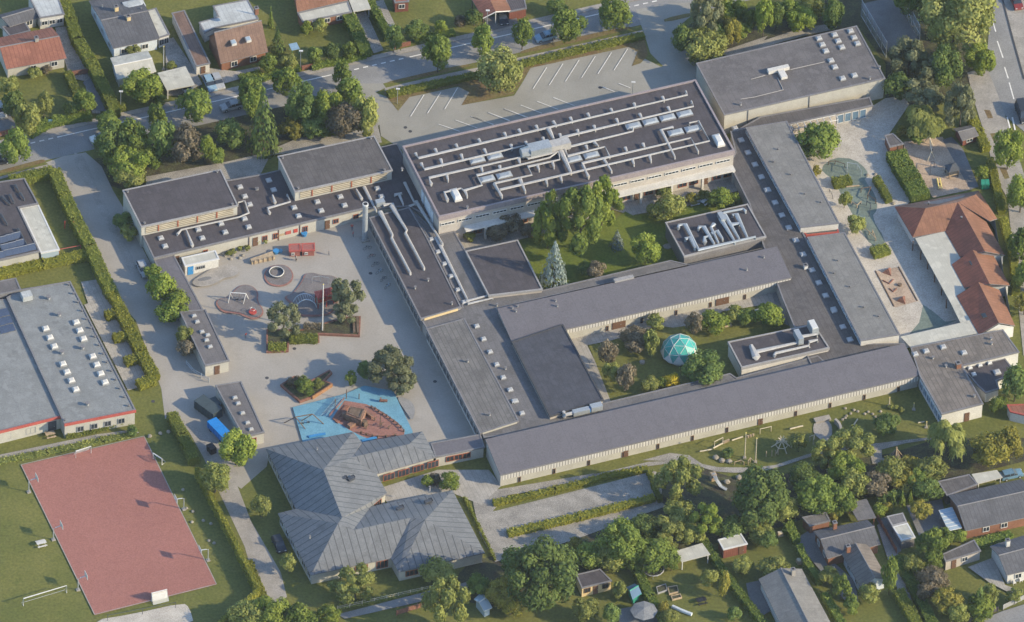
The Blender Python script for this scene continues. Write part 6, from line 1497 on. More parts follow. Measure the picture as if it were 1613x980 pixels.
H = [
('a1', (385, -20, 440, 120, 480, 240, 560, 370, 620, 490, 680, 610, 712, 685), 2.2, 2.2, HG, 'tall curved hedge between the red-roofed house and the slate-blue house'),
('a1', (415, 440, 475, 565), 1.6, 1.6, HG, 'short hedge beside the drive of the long red-roofed house'),
('f1', (275, 545, 480, 430), 2.2, 1.1, B_, 'low dark street hedge at the left edge'),
('f1', (500, 420, 880, 365), 2.2, 1.1, B_, 'low street hedge beside the shady garden drive'),
('f1', (1120, 290, 1210, 280), 1.5, 1.2, HG, 'hedge stub beside the street lamp under the tall curved hedge'),
('a2', (585, 90, 640, 200, 690, 315), 2.4, 2.1, B_, 'tall hedge between the small curved lawn and the concrete drive'),
('a2', (705, -20, 770, 100, 835, 215), 1.6, 2.0, B_, 'hedge between the concrete drive and the gravel drive'),
('a2', (0, 490, 280, 405), 1.6, 0.9, B_, 'low grassy street hedge in front of the tall brick house'),
('a2', (355, 405, 690, 335), 1.5, 0.9, B_, 'low grassy street hedge in front of the small curved lawn'),
('a2', (990, 235, 1240, 195), 1.5, 0.9, B_, 'low street hedge along the big square lawn'),
('a1', (1480, 480, 1607, 440), 1.6, 0.8, B_, 'low hedge along the forecourt of the tall brick house'),
('a2', (825, 575, 1120, 510, 1400, 450), 1.4, 1.0, HG, 'clipped car park hedge on the left of the weeping tree'),
('a3', (90, 385, 460, 295, 842, 210), 1.4, 1.0, HG, 'clipped car park hedge on the right of the weeping tree'),
('b1', (60, 165, 330, 105), 2.0, 1.8, HG, 'hedge across the top of the solar house garden'),
('b1', (335, 105, 400, 260, 475, 420, 560, 580, 630, 740, 690, 860), 2.3, 2.0, HG, 'long hedge along the wide drive beside the solar house'),
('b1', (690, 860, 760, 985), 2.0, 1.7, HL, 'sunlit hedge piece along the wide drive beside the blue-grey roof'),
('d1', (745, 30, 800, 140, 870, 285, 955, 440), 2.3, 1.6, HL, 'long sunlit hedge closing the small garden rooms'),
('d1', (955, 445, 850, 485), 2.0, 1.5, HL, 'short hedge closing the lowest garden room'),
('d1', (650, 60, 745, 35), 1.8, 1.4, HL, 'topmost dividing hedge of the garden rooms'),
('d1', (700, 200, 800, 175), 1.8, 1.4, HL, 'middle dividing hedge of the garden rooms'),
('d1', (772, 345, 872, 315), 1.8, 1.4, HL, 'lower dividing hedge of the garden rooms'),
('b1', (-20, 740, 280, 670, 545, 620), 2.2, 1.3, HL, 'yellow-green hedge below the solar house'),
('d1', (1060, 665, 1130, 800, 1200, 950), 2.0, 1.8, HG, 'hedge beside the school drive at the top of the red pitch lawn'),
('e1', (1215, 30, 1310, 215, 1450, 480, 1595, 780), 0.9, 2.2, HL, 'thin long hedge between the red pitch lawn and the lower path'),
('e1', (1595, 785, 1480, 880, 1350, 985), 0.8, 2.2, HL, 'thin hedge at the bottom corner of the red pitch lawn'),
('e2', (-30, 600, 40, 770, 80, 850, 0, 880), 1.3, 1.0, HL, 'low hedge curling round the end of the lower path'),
('f7', (140, 885, 310, 885), 1.7, 1.2, HG, 'clipped hedge in the left box of the brick planter'),
('f7', (345, 805, 615, 800), 1.7, 1.2, HG, 'clipped hedge in the middle box of the brick planter'),
('f7', (480, 690, 680, 690), 1.4, 1.0, BR_, 'brownish hedge beside the flagpole foot'),
('e3', (-90, 240, 300, 155, 620, 70, 865, 25), 1.3, 0.8, HL, 'low hedge along the top of the gravel court'),
('e3', (0, 425, 450, 320, 905, 205), 1.6, 1.0, HL, 'low hedge between the gravel court and the gravel track'),
('e3', (872, 40, 905, 130, 940, 225), 1.0, 1.0, HG, 'dark low hedge at the right end of the gravel court'),
('e2', (1300, 205, 1395, 395, 1490, 590), 0.5, 0.6, HG, 'thin low hedge beside the zinc-roofed house'),
('e3', (795, 640, 880, 820, 995, 1010), 1.7, 1.6, B_, 'hedge between the yellow shed garden and the trampoline garden'),
('e3', (1205, 465, 1330, 660, 1460, 830, 1600, 1010), 1.5, 1.5, B_, 'long hedge between the trampoline garden and the orange-red shed garden'),
('e4', (150, 365, 205, 470), 1.6, 1.5, B_, 'short hedge left of the L-shaped house'),
('e4', (215, 500, 270, 610, 345, 720), 1.3, 1.5, B_, 'dark hedge along the dark terrace of the L-shaped house'),
('e4', (375, 800, 440, 910, 500, 1010), 1.5, 1.4, B_, 'hedge beside the big pale ribbed gable roof'),
('e4', (830, 570, 930, 760, 1045, 985), 2.0, 1.6, B_, 'long hedge along the brown garden path'),
('e4', (830, 780, 900, 900, 950, 1000), 2.2, 1.5, HG, 'sunlit hedge on the left of the brown garden path'),
('e4', (1300, 495, 1530, 430), 1.8, 1.2, B_, 'hedge behind the low pinkish shed'),
('e4', (700, 205, 900, 165), 1.4, 1.6, D__, 'dark hedge behind the row of small conifers'),
('f5', (845, 215, 920, 350, 985, 500), 1.8, 1.5, HL, 'sunlit hedge beside the little playhouse'),
('b4', (1400, 30, 1470, 360), 1.5, 1.2, HL, 'strip hedge behind the kindergarten, upper part'),
('b4', (1480, 400, 1545, 660, 1560, 860), 1.5, 1.2, HL, 'strip hedge behind the kindergarten, lower part'),
('b4', (428, 182, 538, 162), 2.2, 1.3, HG, 'short block hedge beside the upper part of the green rubber surface'),
('b4', (692, 148, 775, 285), 1.4, 1.5, HG, 'narrow hedge beside the playground boulders'),
('b4', (672, 612, 770, 585), 2.4, 1.3, HG, 'block hedge at the lower tip of the green rubber surface'),
('d1', (400, 795, 560, 765, 780, 705), 1.6, 0.8, HG, 'flowering shrub strip along the front of the neighbouring building'),
('e4', (180, 345, 130, 420), 1.2, 1.2, D__, 'dark hedge stub behind the garden clutter'),
]
for a in H: hedge(a[0], a[1], a[2], a[3], a[4], a[5])
hedge('f5', (110, 540, 190, 690, 270, 820, 350, 960), 3.8, 2.0, B_, 'wide feathery willow hedge beside the sand playground', dens=1.3)
sf = hedge('d1', (-20, 965, 300, 905, 640, 830, 800, 800), 1.6, 0.35, O_, 'wild flowering grass strip along the west footpath', name='wild_grass', cat='grass', dens=.7); sf['kind'] = 'stuff'
sf = hedge('e2', (520, 885, 820, 830, 1110, 765), 0.9, 0.3, O_, 'unmown grass strip along the bottom fence', name='wild_grass', cat='grass', dens=.7); sf['kind'] = 'stuff'
# ------------------------------------------------------------------ VEHICLES
CARS = {}
def car(k, x, y, x2, y2, paint, label, L=4.3, kind='hatch'):
    p = G(c1(k, x, y)); q = G(c1(k, x2, y2)); d = q - p; rz = math.atan2(d.y, d.x)
    key = (paint, kind)
    t = thing('parked_car' if kind != 'van' else 'parked_van', label, 'car' if kind != 'van' else 'van', (p.x, p.y, 0), None, rz)
    if key not in CARS:
        prof = {'hatch': [(-2.1, .35), (-2.12, .85), (-1.95, 1.0), (1.0, .95), (2.0, .75), (2.1, .5), (2.08, .33)], 'van': [(-2.6, .4), (-2.65, 1.2), (-2.55, 1.25), (1.6, 1.25), (2.5, 1.05), (2.65, .6), (2.6, .4)]}[kind]
        cab = {'hatch': [(-1.95, .98), (-1.6, 1.42), (0.1, 1.46), (0.95, .95)], 'van': [(-2.6, 1.22), (-2.5, 2.2), (1.0, 2.25), (1.75, 1.22)]}[kind]
        hw = .88 if kind == 'hatch' else 1.0
        def ext(b, pr, w0, w1):
            n = len(pr); zs = [z for _, z in pr]; zm, zM = min(zs), max(zs)
            hw_ = lambda z: w0 + (w1 - w0) * (z - zm) / (zM - zm)
            Lp = [Vector((x_, hw_(z), z)) for x_, z in pr]; Rp = [Vector((x_, -hw_(z), z)) for x_, z in pr]
            b.face(Lp); b.face(Rp[::-1])
            for i in range(n): b.face([Lp[i], Rp[i], Rp[(i + 1) % n], Lp[(i + 1) % n]])
        bd = MB().use(paint); ext(bd, prof, hw, hw * .96)
        gl = MB().use('glass'); ext(gl, cab, hw * .93, hw * .72)
        rf = MB().use(paint); a = cab[1]; b2 = cab[2]
        rf.box((a[0] + b2[0]) / 2, 0, b2[1] - .05, b2[0] - a[0] + .1, hw * 1.5, .09)
        for xx in (-.55, .25): rf.box(xx if kind == 'hatch' else xx * 2, 0, .98, .07, hw * 1.76, .44 if kind == 'hatch' else 1.2) if kind == 'hatch' else None
        wh = MB().use('tyre'); wh.tube([(0, -.1, 0), (0, .1, 0)], .32, 12)
        ri = MB().use('steel'); ri.tube([(0, -.115, 0), (0, .115, 0)], .18, 8)
        hl = MB().use('white'); hl.box(0, 0, 0, .08, .32, .14)
        CARS[key] = (bd.mesh('body'), gl.mesh('window'), rf.mesh('roof'), wh.mesh('wheel'), ri.mesh('rim'), hl.mesh('headlight'), hw)
    bd, gl, rf, wh, ri, hl, hw = CARS[key]
    link('body', bd, t); link('window', gl, t); link('roof', rf, t)
    ax = 1.3 if kind == 'hatch' else 1.65
    for sx in (-ax, ax):
        for sy in (-1, 1):
            o = link('wheel', wh, t, (sx, sy * (hw - .06), .32)); link('rim', ri, o)
    for sy in (-1, 1): link('headlight', hl, t, (2.05 if kind == 'hatch' else 2.6, sy * hw * .66, .62))
    return t
car('a3', 232, 240, 150, 260, 'paint_blue', 'grey-blue car parked at the kerb between two street trees')
car('a1', 1428, 668, 1330, 692, 'paint_silver', 'silver car standing in tree shade on the street above the school')
car('a1', 1295, 530, 1320, 580, 'paint_blue', 'grey-blue car parked on the forecourt, left of the pair')
car('a1', 1345, 518, 1370, 570, 'paint_silver', 'silver car parked on the forecourt, right of the pair')
car('a1', 1150, 552, 1165, 585, 'paint_silver', 'car parked under the pale flat carport')
car('f1', -8, 838, 60, 820, 'paint_dark', 'black car at the kerb beside the leftmost street tree')
car('f1', 975, 618, 880, 640, 'paint_white', 'white car half hidden under the dark tree on the street')
car('f1', 0, 350, 20, 400, 'paint_silver', 'silver car on the shaded drive at the left edge')
car('b1', 885, 735, 935, 835, 'paint_silver', 'silver car parked at the top of the tree row along the covered walk')
car('f5', 1335, 200, 1375, 310, 'paint_dark', 'dark van driving on the far right street', kind='van')
car('a4', 1560, 25, 1590, 100, 'paint_red', 'dark red car on the pavement at the top right corner')
car('e2', 155, 512, 190, 590, 'paint_dark', 'dark car parked in the shade of the zinc-roofed house')
car('e4', 1530, 82, 1600, 66, 'paint_sky', 'sky blue car beside the white roofed carport')
car('f3', 1050, 190, 1065, 240, 'paint_dark', 'dark car under the open gabled carport')
def container(lab, a, q, wd, h, m_, name, cat, lid=None, ribs=6, wheels=False):
    P, Q = G(a), G(q); d = Q - P; L = d.length; mid = (P + Q) / 2; rz = math.atan2(d.y, d.x)
    t = thing(name, lab, cat, (mid.x, mid.y, 0), None, rz); z0 = .55 if wheels else .12
    b = MB().use(m_); b.box(0, 0, z0, L, wd, h - z0)
    for i in range(ribs):
        for sy in (-1, 1): b.box(-L / 2 + L * (i + .5) / ribs, sy * (wd / 2 + .04), z0, .16, .09, h - z0 - .1)
    b.build('body', None).parent = t
    b = MB().use(lid or m_); b.box(-L / 4, 0, h, L / 2 - .06, wd + .12, .1); o = b.build('lid', None); o.parent = t
    b = MB().use(lid or m_); b.box(L / 4, 0, h, L / 2 - .06, wd + .12, .14); o = b.build('lid', None); o.parent = t
    for sx in (-L * .32, L * .32):
        for sy in (-wd * .42, wd * .42):
            b = MB().use('tyre'); rr = .3 if wheels else .1; b.tube([(sx, sy - .1, rr), (sx, sy + .1, rr)], rr, 10); o = b.build('wheel', None); o.parent = t
    return t
container('bright blue trailer container beside the freestanding outbuilding', c1('d1', 1305, 755), c1('d1', 1400, 855), 1.9, 1.95, 'container_blue', 'trailer', 'trailer', wheels=True)
container('long dark waste container beside the freestanding outbuilding', c1('d1', 1225, 622), c1('d1', 1345, 710), 2.3, 2.0, 'container_dark', 'waste_container', 'container')
container('small dark waste container behind the long one', c1('d1', 1310, 610), c1('d1', 1350, 660), 1.2, 1.5, 'container_dark', 'waste_container', 'container', ribs=3)
container('black bin in the shade below the blue trailer', c1('d1', 1290, 890), c1('d1', 1320, 925), 1.1, 1.3, 'black', 'waste_bin', 'bin', ribs=2)
container('green waste bin behind the kindergarten', c1('f5', 930, 890), c1('f5', 1010, 890), 1.3, 1.3, 'plastic_green', 'waste_bin', 'bin', ribs=3)

# ------------------------------------------------------------------ LAMPS, POLES, FENCES
def lamp(k, x, y, h, lab, dirx=-1):
    p = G(c1(k, x, y)); t = thing('street_lamp', lab, 'street lamp', (p.x, p.y, 0))
    b = MB().use('steel'); b.tube([(0, 0, 0), (0, 0, h)], .075, 6, r1=.05); link('pole', b.mesh('pole'), t)
    b = MB().use('white'); b.box(.05, 0, h, .75, .34, .16); link('lamp_head', b.mesh('lamp_head'), t)
lamp('a1', 745, 672, 4.4, 'street lamp at the end of the tall curved hedge'); lamp('a2', 862, 305, 5.0, 'street lamp at the end of the gravel drive')
lamp('a2', 287, 432, 4.8, 'street lamp beside the brick garden gate'); lamp('f3', 900, 300, 5.2, 'street lamp beside the open gabled carport')
lamp('a2', 885, 642, 3.8, 'lamp post on the grass tip of the near car park entrance'); lamp('g3', 285, 175, 3.0, 'low lamp post at the edge of the car park by the main building')
def pole(px, h, lab, m_='white', r=.08, name='flagpole', cat='flagpole', base='concrete'):
    p = G(px); t = thing(name, lab, cat, (p.x, p.y, 0))
    b = MB().use(m_); b.tube([(0, 0, 0), (0, 0, h)], r, 8, r1=r * .6); link('pole', b.mesh('pole'), t)
    b = MB().use('metal_yellow'); b.ball((0, 0, h + .1), .13, 8, 5); link('finial', b.mesh('finial'), t)
    b = MB().use(base); b.box(0, 0, 0, .6, .6, .25); link('base', b.mesh('base'), t)
pole(c1('f7', 660, 752), 12.0, 'tall white flagpole in the middle of the school yard', r=.13); pole(c1('a1', 1010, 432), 5.9, 'white garden flagpole beside the flat carport')
def fence(k, pts, h, lab, m_='wood', style='plank', name='fence', cat='fence', pm=None):
    P = [G(p) for p in c(k, *pts)]; t = thing(name, lab, cat, (P[0].x, P[0].y, 0)); o = P[0].copy()
    for i in range(len(P) - 1):
        a, q = P[i], P[i + 1]; d = q - a; L = d.length; d = d.normalized(); n = max(1, round(L / 2.4)); nn = Vector((-d.y, d.x, 0))
        for j in range(n + (1 if i == len(P) - 2 else 0)):
            s = a + d * (L * j / n); b = MB().use(pm or m_); b.box(s.x, s.y, 0, .12, .12, h + .08, math.atan2(d.y, d.x)); b.build('post', t)
        b = MB().use(m_)
        if style == 'plank':
            for j in range(max(1, int(h / .3))): 
                a0, q0 = a + nn * .07, q + nn * .07
                b.poly_prism(ccw([tuple((a + nn * .06)[:2]), tuple((q + nn * .06)[:2]), tuple((q + nn * .10)[:2]), tuple((a + nn * .10)[:2])]), .08 + j * .3, .08 + j * .3 + .26, True)
            b.build('planks', t)
        elif style == 'rail':
            for zz in (h * .5, h * .95): b.tube([a + Vector((0, 0, zz)), q + Vector((0, 0, zz))], .05, 4)
            b.build('rail', t)
        elif style == 'net':
            b.use('net'); b.face([a + nn * .08, q + nn * .08, q + nn * .08 + Vector((0, 0, h)), a + nn * .08 + Vector((0, 0, h))]); b.build('netting', t, merge=False)
            b = MB().use(m_)
            for zz in (.1, h * .5, h): b.tube([a + Vector((0, 0, zz)), q + Vector((0, 0, zz))], .05, 4)
            b.build('rail', t)
        else:
            b.poly_prism(ccw([tuple((a - nn * .14)[:2]), tuple((q - nn * .14)[:2]), tuple((q + nn * .14)[:2]), tuple((a + nn * .14)[:2])]), 0, h); b.build('brickwork', t)
fence('a4', (602, 100, 755, 355), 4.0, 'tall blue-grey net fence on the near side of the ball cage', 'steel', 'net'); fence('a4', (810, -20, 962, 260), 4.0, 'tall blue-grey net fence on the far side of the ball cage', 'steel', 'net')
fence('f1', (-20, 585, 165, 535), 1.1, 'low red brick garden fence at the left edge', 'brick_fence', 'brick', 'garden_wall', 'wall'); fence('a2', (295, 432, 358, 420), 1.0, 'short red brick garden gate wall beside the lamp', 'brick_fence', 'brick', 'garden_wall', 'wall')
fence('a2', (868, 300, 965, 278), 0.9, 'short brick wall at the end of the gravel drive', 'brick_fence', 'brick', 'garden_wall', 'wall'); fence('a1', (445, 478, 590, 455), 1.5, 'brown board gate across the drive of the long red-roofed house', 'wood_red', 'plank', 'wooden_gate', 'gate')
fence('e4', (1268, 985, 1445, 915), 1.2, 'grey plank fence above the bottom right road, left length', 'boards_dark', 'plank'); fence('e4', (1478, 905, 1620, 838), 1.2, 'grey plank fence above the bottom right road, right length', 'frame_grey', 'plank')
fence('e4', (695, 345, 818, 562), 1.7, 'red-brown board fence beside the narrow half-white shed', 'wood_red', 'plank'); fence('e2', (515, 905, 820, 838, 1110, 772), 0.9, 'low pale rail fence at the bottom below the zinc-roofed house', 'wood_pale', 'rail')
fence('e2', (880, 940, 1075, 880), 1.4, 'red board fence at the bottom edge beside the tall olive tree', 'wood_red', 'plank'); fence('d1', (1150, 375, 1195, 425, 1290, 480), 1.1, 'grey railing between the two grey outbuildings', 'steel', 'rail')
fence('g4', (1240, 800, 1300, 950), 1.1, 'pale blue railing at the sunken corner by the east corridor', 'blue_wall', 'rail'); fence('b4', (1200, 180, 1250, 300), 1.0, 'low rail along the dark path beside the sand playground', 'wood_dark', 'rail') if False else None
fence('b3', (1370, 120, 1465, 300), 1.0, 'dark railing between the upper courtyard and the east corridor', 'metal_dark', 'rail')

# ------------------------------------------------------------------ BALL COURT EQUIPMENT
def hoop(k, x, y, dx, dy, lab):
    p = G(c1(k, x, y)); q = G(c1(k, x + dx, y + dy)); d = q - p; rz = math.atan2(d.y, d.x)
    t = thing('basketball_hoop', lab, 'basketball hoop', (p.x, p.y, 0), None, rz)
    b = MB().use('steel'); b.tube([(0, 0, 0), (0, 0, 2.8), (.4, 0, 3.0), (1.5, 0, 3.15)], .09, 6); link('post', b.mesh('post'), t)
    b = MB().use('offwhite'); b.box(1.55, 0, 2.75, .06, 1.6, 1.05); link('backboard', b.mesh('backboard'), t)
    b = MB().use('metal_red'); n = 12; b.tube([(1.85 + .24 * math.cos(2 * math.pi * i / n), .24 * math.sin(2 * math.pi * i / n), 2.9) for i in range(n + 1)], .025, 4); link('rim', b.mesh('rim'), t)
    b = MB().use('concrete'); b.box(0, 0, 0, .7, .7, .2); link('base', b.mesh('base'), t)
hoop('e1', 178, 178, 60, -15, 'topmost basketball hoop on the left side of the red pitch'); hoop('e1', 330, 472, 60, -15, 'middle basketball hoop on the left side of the red pitch'); hoop('e1', 482, 782, 60, -15, 'lowest basketball hoop on the left side of the red pitch')
hoop('e1', 1135, 285, -60, 15, 'upper basketball hoop on the right side of the red pitch'); hoop('e1', 1285, 600, -60, 15, 'lower basketball hoop on the right side of the red pitch')
def goal(a, q, h, lab, deep=1.0, net=True, flip=1, board=False, m_='white'):
    P, Q = G(a), G(q); d = Q - P; L = d.length; rz = math.atan2(d.y, d.x); mid = (P + Q) / 2
    t = thing('ball_goal', lab, 'goal', (mid.x, mid.y, 0), None, rz)
    b = MB().use(m_); b.tube([(-L / 2, 0, 0), (-L / 2, 0, h), (L / 2, 0, h), (L / 2, 0, 0)], .07, 6); link('goal_frame', b.mesh('goal_frame'), t)
    b = MB().use('steel')
    for sx in (-L / 2, L / 2): b.tube([(sx, 0, h), (sx, flip * deep, .05), (sx, 0, .05)], .035, 4)
    b.tube([(-L / 2, flip * deep, .05), (L / 2, flip * deep, .05)], .035, 4); link('back_frame', b.mesh('back_frame'), t)
    if net: b = MB().use('net_white'); b.face([(-L / 2, 0, h), (L / 2, 0, h), (L / 2, flip * deep, .05), (-L / 2, flip * deep, .05)]); link('net', b.mesh('net', merge=False), t)
    if board: b = MB().use('offwhite'); b.box(0, flip * .12, .05, L - .1, .05, h - .1); link('back_board', b.mesh('back_board'), t)
goal(c1('d1', 468, 950), c1('d1', 562, 920), 1.9, 'white handball goal at the top end of the red pitch', flip=1)
goal(c1('e1', 935, 852), c1('e1', 1030, 828), 2.1, 'white boarded goal at the bottom end of the red pitch', board=True, flip=-1)
goal(c1('e1', 145, 880), c1('e1', 412, 800), 1.9, 'wide white football goal on the lawn left of the red pitch', net=False, deep=.8)
goal(c1('d1', 945, 955), c1('d1', 1000, 990), 1.6, 'small white goal on the lawn right of the red pitch', flip=1)
def rockbox(k, x, y, s, lab, m_='concrete', name='stone_block', cat='stone', sx=1, sy=1, h=.5, rz=0):
    p = G(c1(k, x, y)); b = MB().use(m_); b.poly_prism([(p.x + s * sx * math.cos(a + .3 + rz) * (1 + .12 * math.sin(3 * a)), p.y + s * sy * math.sin(a + .3 + rz) * (1 + .1 * math.cos(2 * a))) for a in [i * math.pi / 3.5 for i in range(7)]], 0, h)
    o = b.build(name, None); tag(o, lab, cat); return o
def boulder(k, x, y, r, lab, m_='rock'):
    p = G(c1(k, x, y)); b = MB().use(m_); random.seed(int(x * 7 + y)); r *= .8; b.ball((p.x, p.y, r * .4), r, 9, 6, .65, .16); o = b.build('boulder', None, smooth=False); tag(o, lab, 'boulder'); return o
def bench_set(k, x, y, lab, m_='white', rz=UA, L=1.8):
    p = G(c1(k, x, y)); t = thing('picnic_table', lab, 'picnic table', (p.x, p.y, 0), None, rz)
    b = MB().use(m_); b.box(0, 0, .70, L, .75, .06); link('tabletop', b.mesh('tabletop'), t)
    for sy in (-.75, .75): b = MB().use(m_); b.box(0, sy, .42, L, .28, .06); link('seat', b.mesh('seat'), t)
    for sx in (-.6, .6):
        b = MB().use(m_); b.tube([(sx, -.75, .42), (sx, .75, .42)], .05, 4); b.tube([(sx, -.6, 0), (sx, -.2, .7)], .05, 4); b.tube([(sx, .6, 0), (sx, .2, .7)], .05, 4); link('leg', b.mesh('leg'), t)
bench_set('b3', 1148, 318, 'left white picnic bench in the upper courtyard'); bench_set('b3', 1215, 312, 'right white picnic bench in the upper courtyard', rz=UA + .5)
bench_set('e1', 255, 505, 'pale picnic table on the lawn left of the red pitch', 'offwhite'); bench_set('d1', 310, 812, 'weathered bench by the doorway of the lower blue-grey wing', 'wood')
bench_set('e3', 1195, 860, 'dark garden table on the lawn below the white carport', 'black'); bench_set('d3', 1560, 55, 'pale picnic table in the corner of the dome courtyard', 'offwhite')
boulder('d1', 925, 815, .55, 'left pale boulder at the top of the pitch lawn'); boulder('d1', 990, 798, .5, 'middle pale boulder at the top of the pitch lawn'); boulder('d1', 1040, 787, .5, 'right pale boulder at the top of the pitch lawn')
for x, y, l in ((1130, 165, 'large grey boulder on the lawn beside the pitch in tree shade'), (1150, 280, 'pale boulder by the upper right basketball hoop'), (1190, 300, 'pale flat stone by the upper right basketball hoop'), (1255, 355, 'small stone in the middle of the pitch side lawn'), (1185, 365, 'lone white stone beside the pitch edge'), (1290, 480, 'left stone of the lower group beside the pitch'), (1322, 495, 'right stone of the lower group beside the pitch'), (1302, 375, 'small stone near the shaded side of the thin long hedge')): boulder('e1', x, y, .42, l)
def logs(k, pts, lab, m_='wood_pale', r=.16, z=.2):
    P = [G(p) for p in c(k, *pts)]; b = MB().use(m_); b.tube([p + Vector((0, 0, z)) for p in P], r, 7); o = b.build('log', None); tag(o, lab, 'log'); return o
# climbing bars on pale sand at the pitch corner
def frame(k, feet, h, lab, m_='wood_pale', name='play_climber', cat='climbing frame', r=.08, beams=True, swings=0, swing_m='black'):
    P = [G(p) for p in c(k, *feet)]; o = P[0]; t = thing(name, lab, cat, (o.x, o.y, 0))
    for p in P: b = MB().use(m_); b.tube([p, p + Vector((0, 0, h))], r, 6); b.build('post', t)
    if beams:
        for i in range(len(P) - 1): b = MB().use(m_); b.tube([P[i] + Vector((0, 0, h - .05)), P[i + 1] + Vector((0, 0, h - .05))], r * .9, 6); b.build('beam', t)
    for i in range(swings):
        q = P[0].lerp(P[-1], (i + 1) / (swings + 1)); b = MB().use(swing_m); b.box(q.x, q.y, .5, .5, .25, .06); b.use('steel'); b.tube([q + Vector((-.2, 0, .55)), q + Vector((-.2, 0, h))], .02, 3); b.tube([q + Vector((.2, 0, .55)), q + Vector((.2, 0, h))], .02, 3); b.build('swing_seat', t)
    return t
frame('e1', (665, 975, 880, 935, 1085, 895), 1.6, 'low metal climbing bars on the pale sand at the pitch corner', 'metal_dark', r=.05)
# red posts in the solar house garden
frame('b1', (400, 470, 455, 475, 490, 535), 1.9, 'orange-red post frame beside the hedge in the solar house garden', 'metal_red', 'post_climber', 'play frame', r=.10, beams=False); frame('b1', (365, 632, 498, 607), 1.4, 'low red beam on posts in the solar house garden', 'trim_red', 'post_climber', 'play frame', r=.08)

# ------------------------------------------------------------------ SCHOOL YARD
def walled(name, lab, cat, k, pts, h, m_, th=.3, soil='soil', sp=None):
    P = [G(p) for p in c(k, *pts)]; t = thing(name, lab, cat, (P[0].x, P[0].y, 0)); pc = ccw([tuple(p[:2]) for p in P]); ip = inset(pc, th); b = MB().use(m_); n = len(pc)
    for i in range(n):
        j = (i + 1) % n; a, q, ai, qi = pc[i], pc[j], ip[i], ip[j]
        b.face([(a[0], a[1], 0), (q[0], q[1], 0), (q[0], q[1], h), (a[0], a[1], h)]); b.face([(a[0], a[1], h), (q[0], q[1], h), (qi[0], qi[1], h), (ai[0], ai[1], h)]); b.face([(ai[0], ai[1], h), (qi[0], qi[1], h), (qi[0], qi[1], 0), (ai[0], ai[1], 0)])
    b.build('timber_wall', t); b = MB().use(soil); b.face([(p[0], p[1], h - .12) for p in ip]); b.build('soil_bed', t, merge=False); return t
walled('planter', 'long stepped planter with red timber walls around the flagpole', 'planter', 'f7', (120, 742, 118, 962, 335, 952, 338, 872, 632, 862, 630, 790, 1022, 808, 1032, 618, 880, 625, 680, 680, 620, 720, 420, 750), .5, 'wood_red')
t = thing('yard_steps', 'two dark timber steps at the right end of the long planter', 'steps', G(c1('f7', 965, 700)))
for x in (962, 998):
    P, Q = G(c1('f7', x, 622)), G(c1('f7', x + 6, 780)); d = (Q - P).normalized(); n = Vector((-d.y, d.x, 0)) * .22; b = MB().use('wood_dark'); b.poly_prism(ccw([tuple((P - n)[:2]), tuple((Q - n)[:2]), tuple((Q + n)[:2]), tuple((P + n)[:2])]), 0, .68 if x < 980 else .62); b.build('step', t)
tp = walled('planter', 'diamond-shaped timber planter with shrubs beside the blue sea', 'planter', 'f8', (70, 300, 205, 215, 345, 268, 545, 155, 572, 182, 500, 258, 575, 290, 375, 422, 258, 464), .55, 'wood_red')
P, Q = G(c1('f8', 378, 425)), G(c1('f8', 572, 300)); d = (Q - P).normalized(); n = Vector((-d.y, d.x, 0)) * .12; b = MB().use('wood_orange'); b.poly_prism(ccw([tuple((P - n)[:2]), tuple((Q - n)[:2]), tuple((Q + n)[:2]), tuple((P + n)[:2])]), 0, .75); b.build('orange_board', tp)
# nest ring
p = G(c1('f7', 218, 195)); t = thing('play_ring', 'round ring bench on the circular grey rubber surface', 'play ring', (p.x, p.y, 0))
b = MB().use('offwhite'); n = 18; b.tube([(1.35 * math.cos(2 * math.pi * i / n), 1.35 * math.sin(2 * math.pi * i / n), .62) for i in range(n + 1)], .10, 6); link('rim', b.mesh('rim'), t)
b = MB().use('metal_dark'); b.tube([(1.25 * math.cos(2 * math.pi * i / n), 1.25 * math.sin(2 * math.pi * i / n), .30) for i in range(n + 1)], .22, 6); link('seat', b.mesh('seat'), t)
# swing frame on lobed surface
def aswing(name, lab, k, a0, a1, b0, b1, h, m_, n=2, net=False, seat='black'):
    A0, A1, B0, B1 = [G(c1(k, *p)) for p in (a0, a1, b0, b1)]; t = thing(name, lab, 'swing', A0); ta = (A0 + A1) / 2 + Vector((0, 0, h)); tb = (B0 + B1) / 2 + Vector((0, 0, h))
    for pr, top in (((A0, A1), ta), ((B0, B1), tb)):
        b = MB().use(m_); b.tube([pr[0], top], .09, 6); b.build('leg', t); b = MB().use(m_); b.tube([pr[1], top], .09, 6); b.build('leg', t)
    b = MB().use(m_); b.tube([ta, tb], .10, 6); b.build('top_beam', t)
    for i in range(n):
        q = ta.lerp(tb, (i + 1) / (n + 1)); b = MB().use('steel'); b.tube([q, q + Vector((.15, 0, -h + .55))], .025, 3); b.tube([q + Vector((.3, .2, 0)), q + Vector((.4, .2, -h + .55))], .025, 3); b.use(seat); b.box(q.x + .28, q.y + .1, .48, .55, .3, .08); b.build('swing_seat', t)
    return t
aswing('swing_set', 'white A-frame swing on the lobed grey rubber surface', 'f6', (590, 735), (545, 790), (745, 745), (690, 800), 2.2, 'white')
aswing('swing_set', 'timber swing in the brown sand playground', 'f5', (385, 460), (470, 490), (415, 640), (485, 610), 2.2, 'wood_pale', 1)
aswing('swing_set', 'dark swing frame at the edge of the blue play sea', 'f8', (110, 650), (320, 720), (260, 640), (500, 672), 2.4, 'wood_dark', 2)
p = G(c1('f6', 785, 880)); t = thing('spinner', 'red spinner toy on the lobed grey rubber surface', 'play spinner', (p.x, p.y, 0))
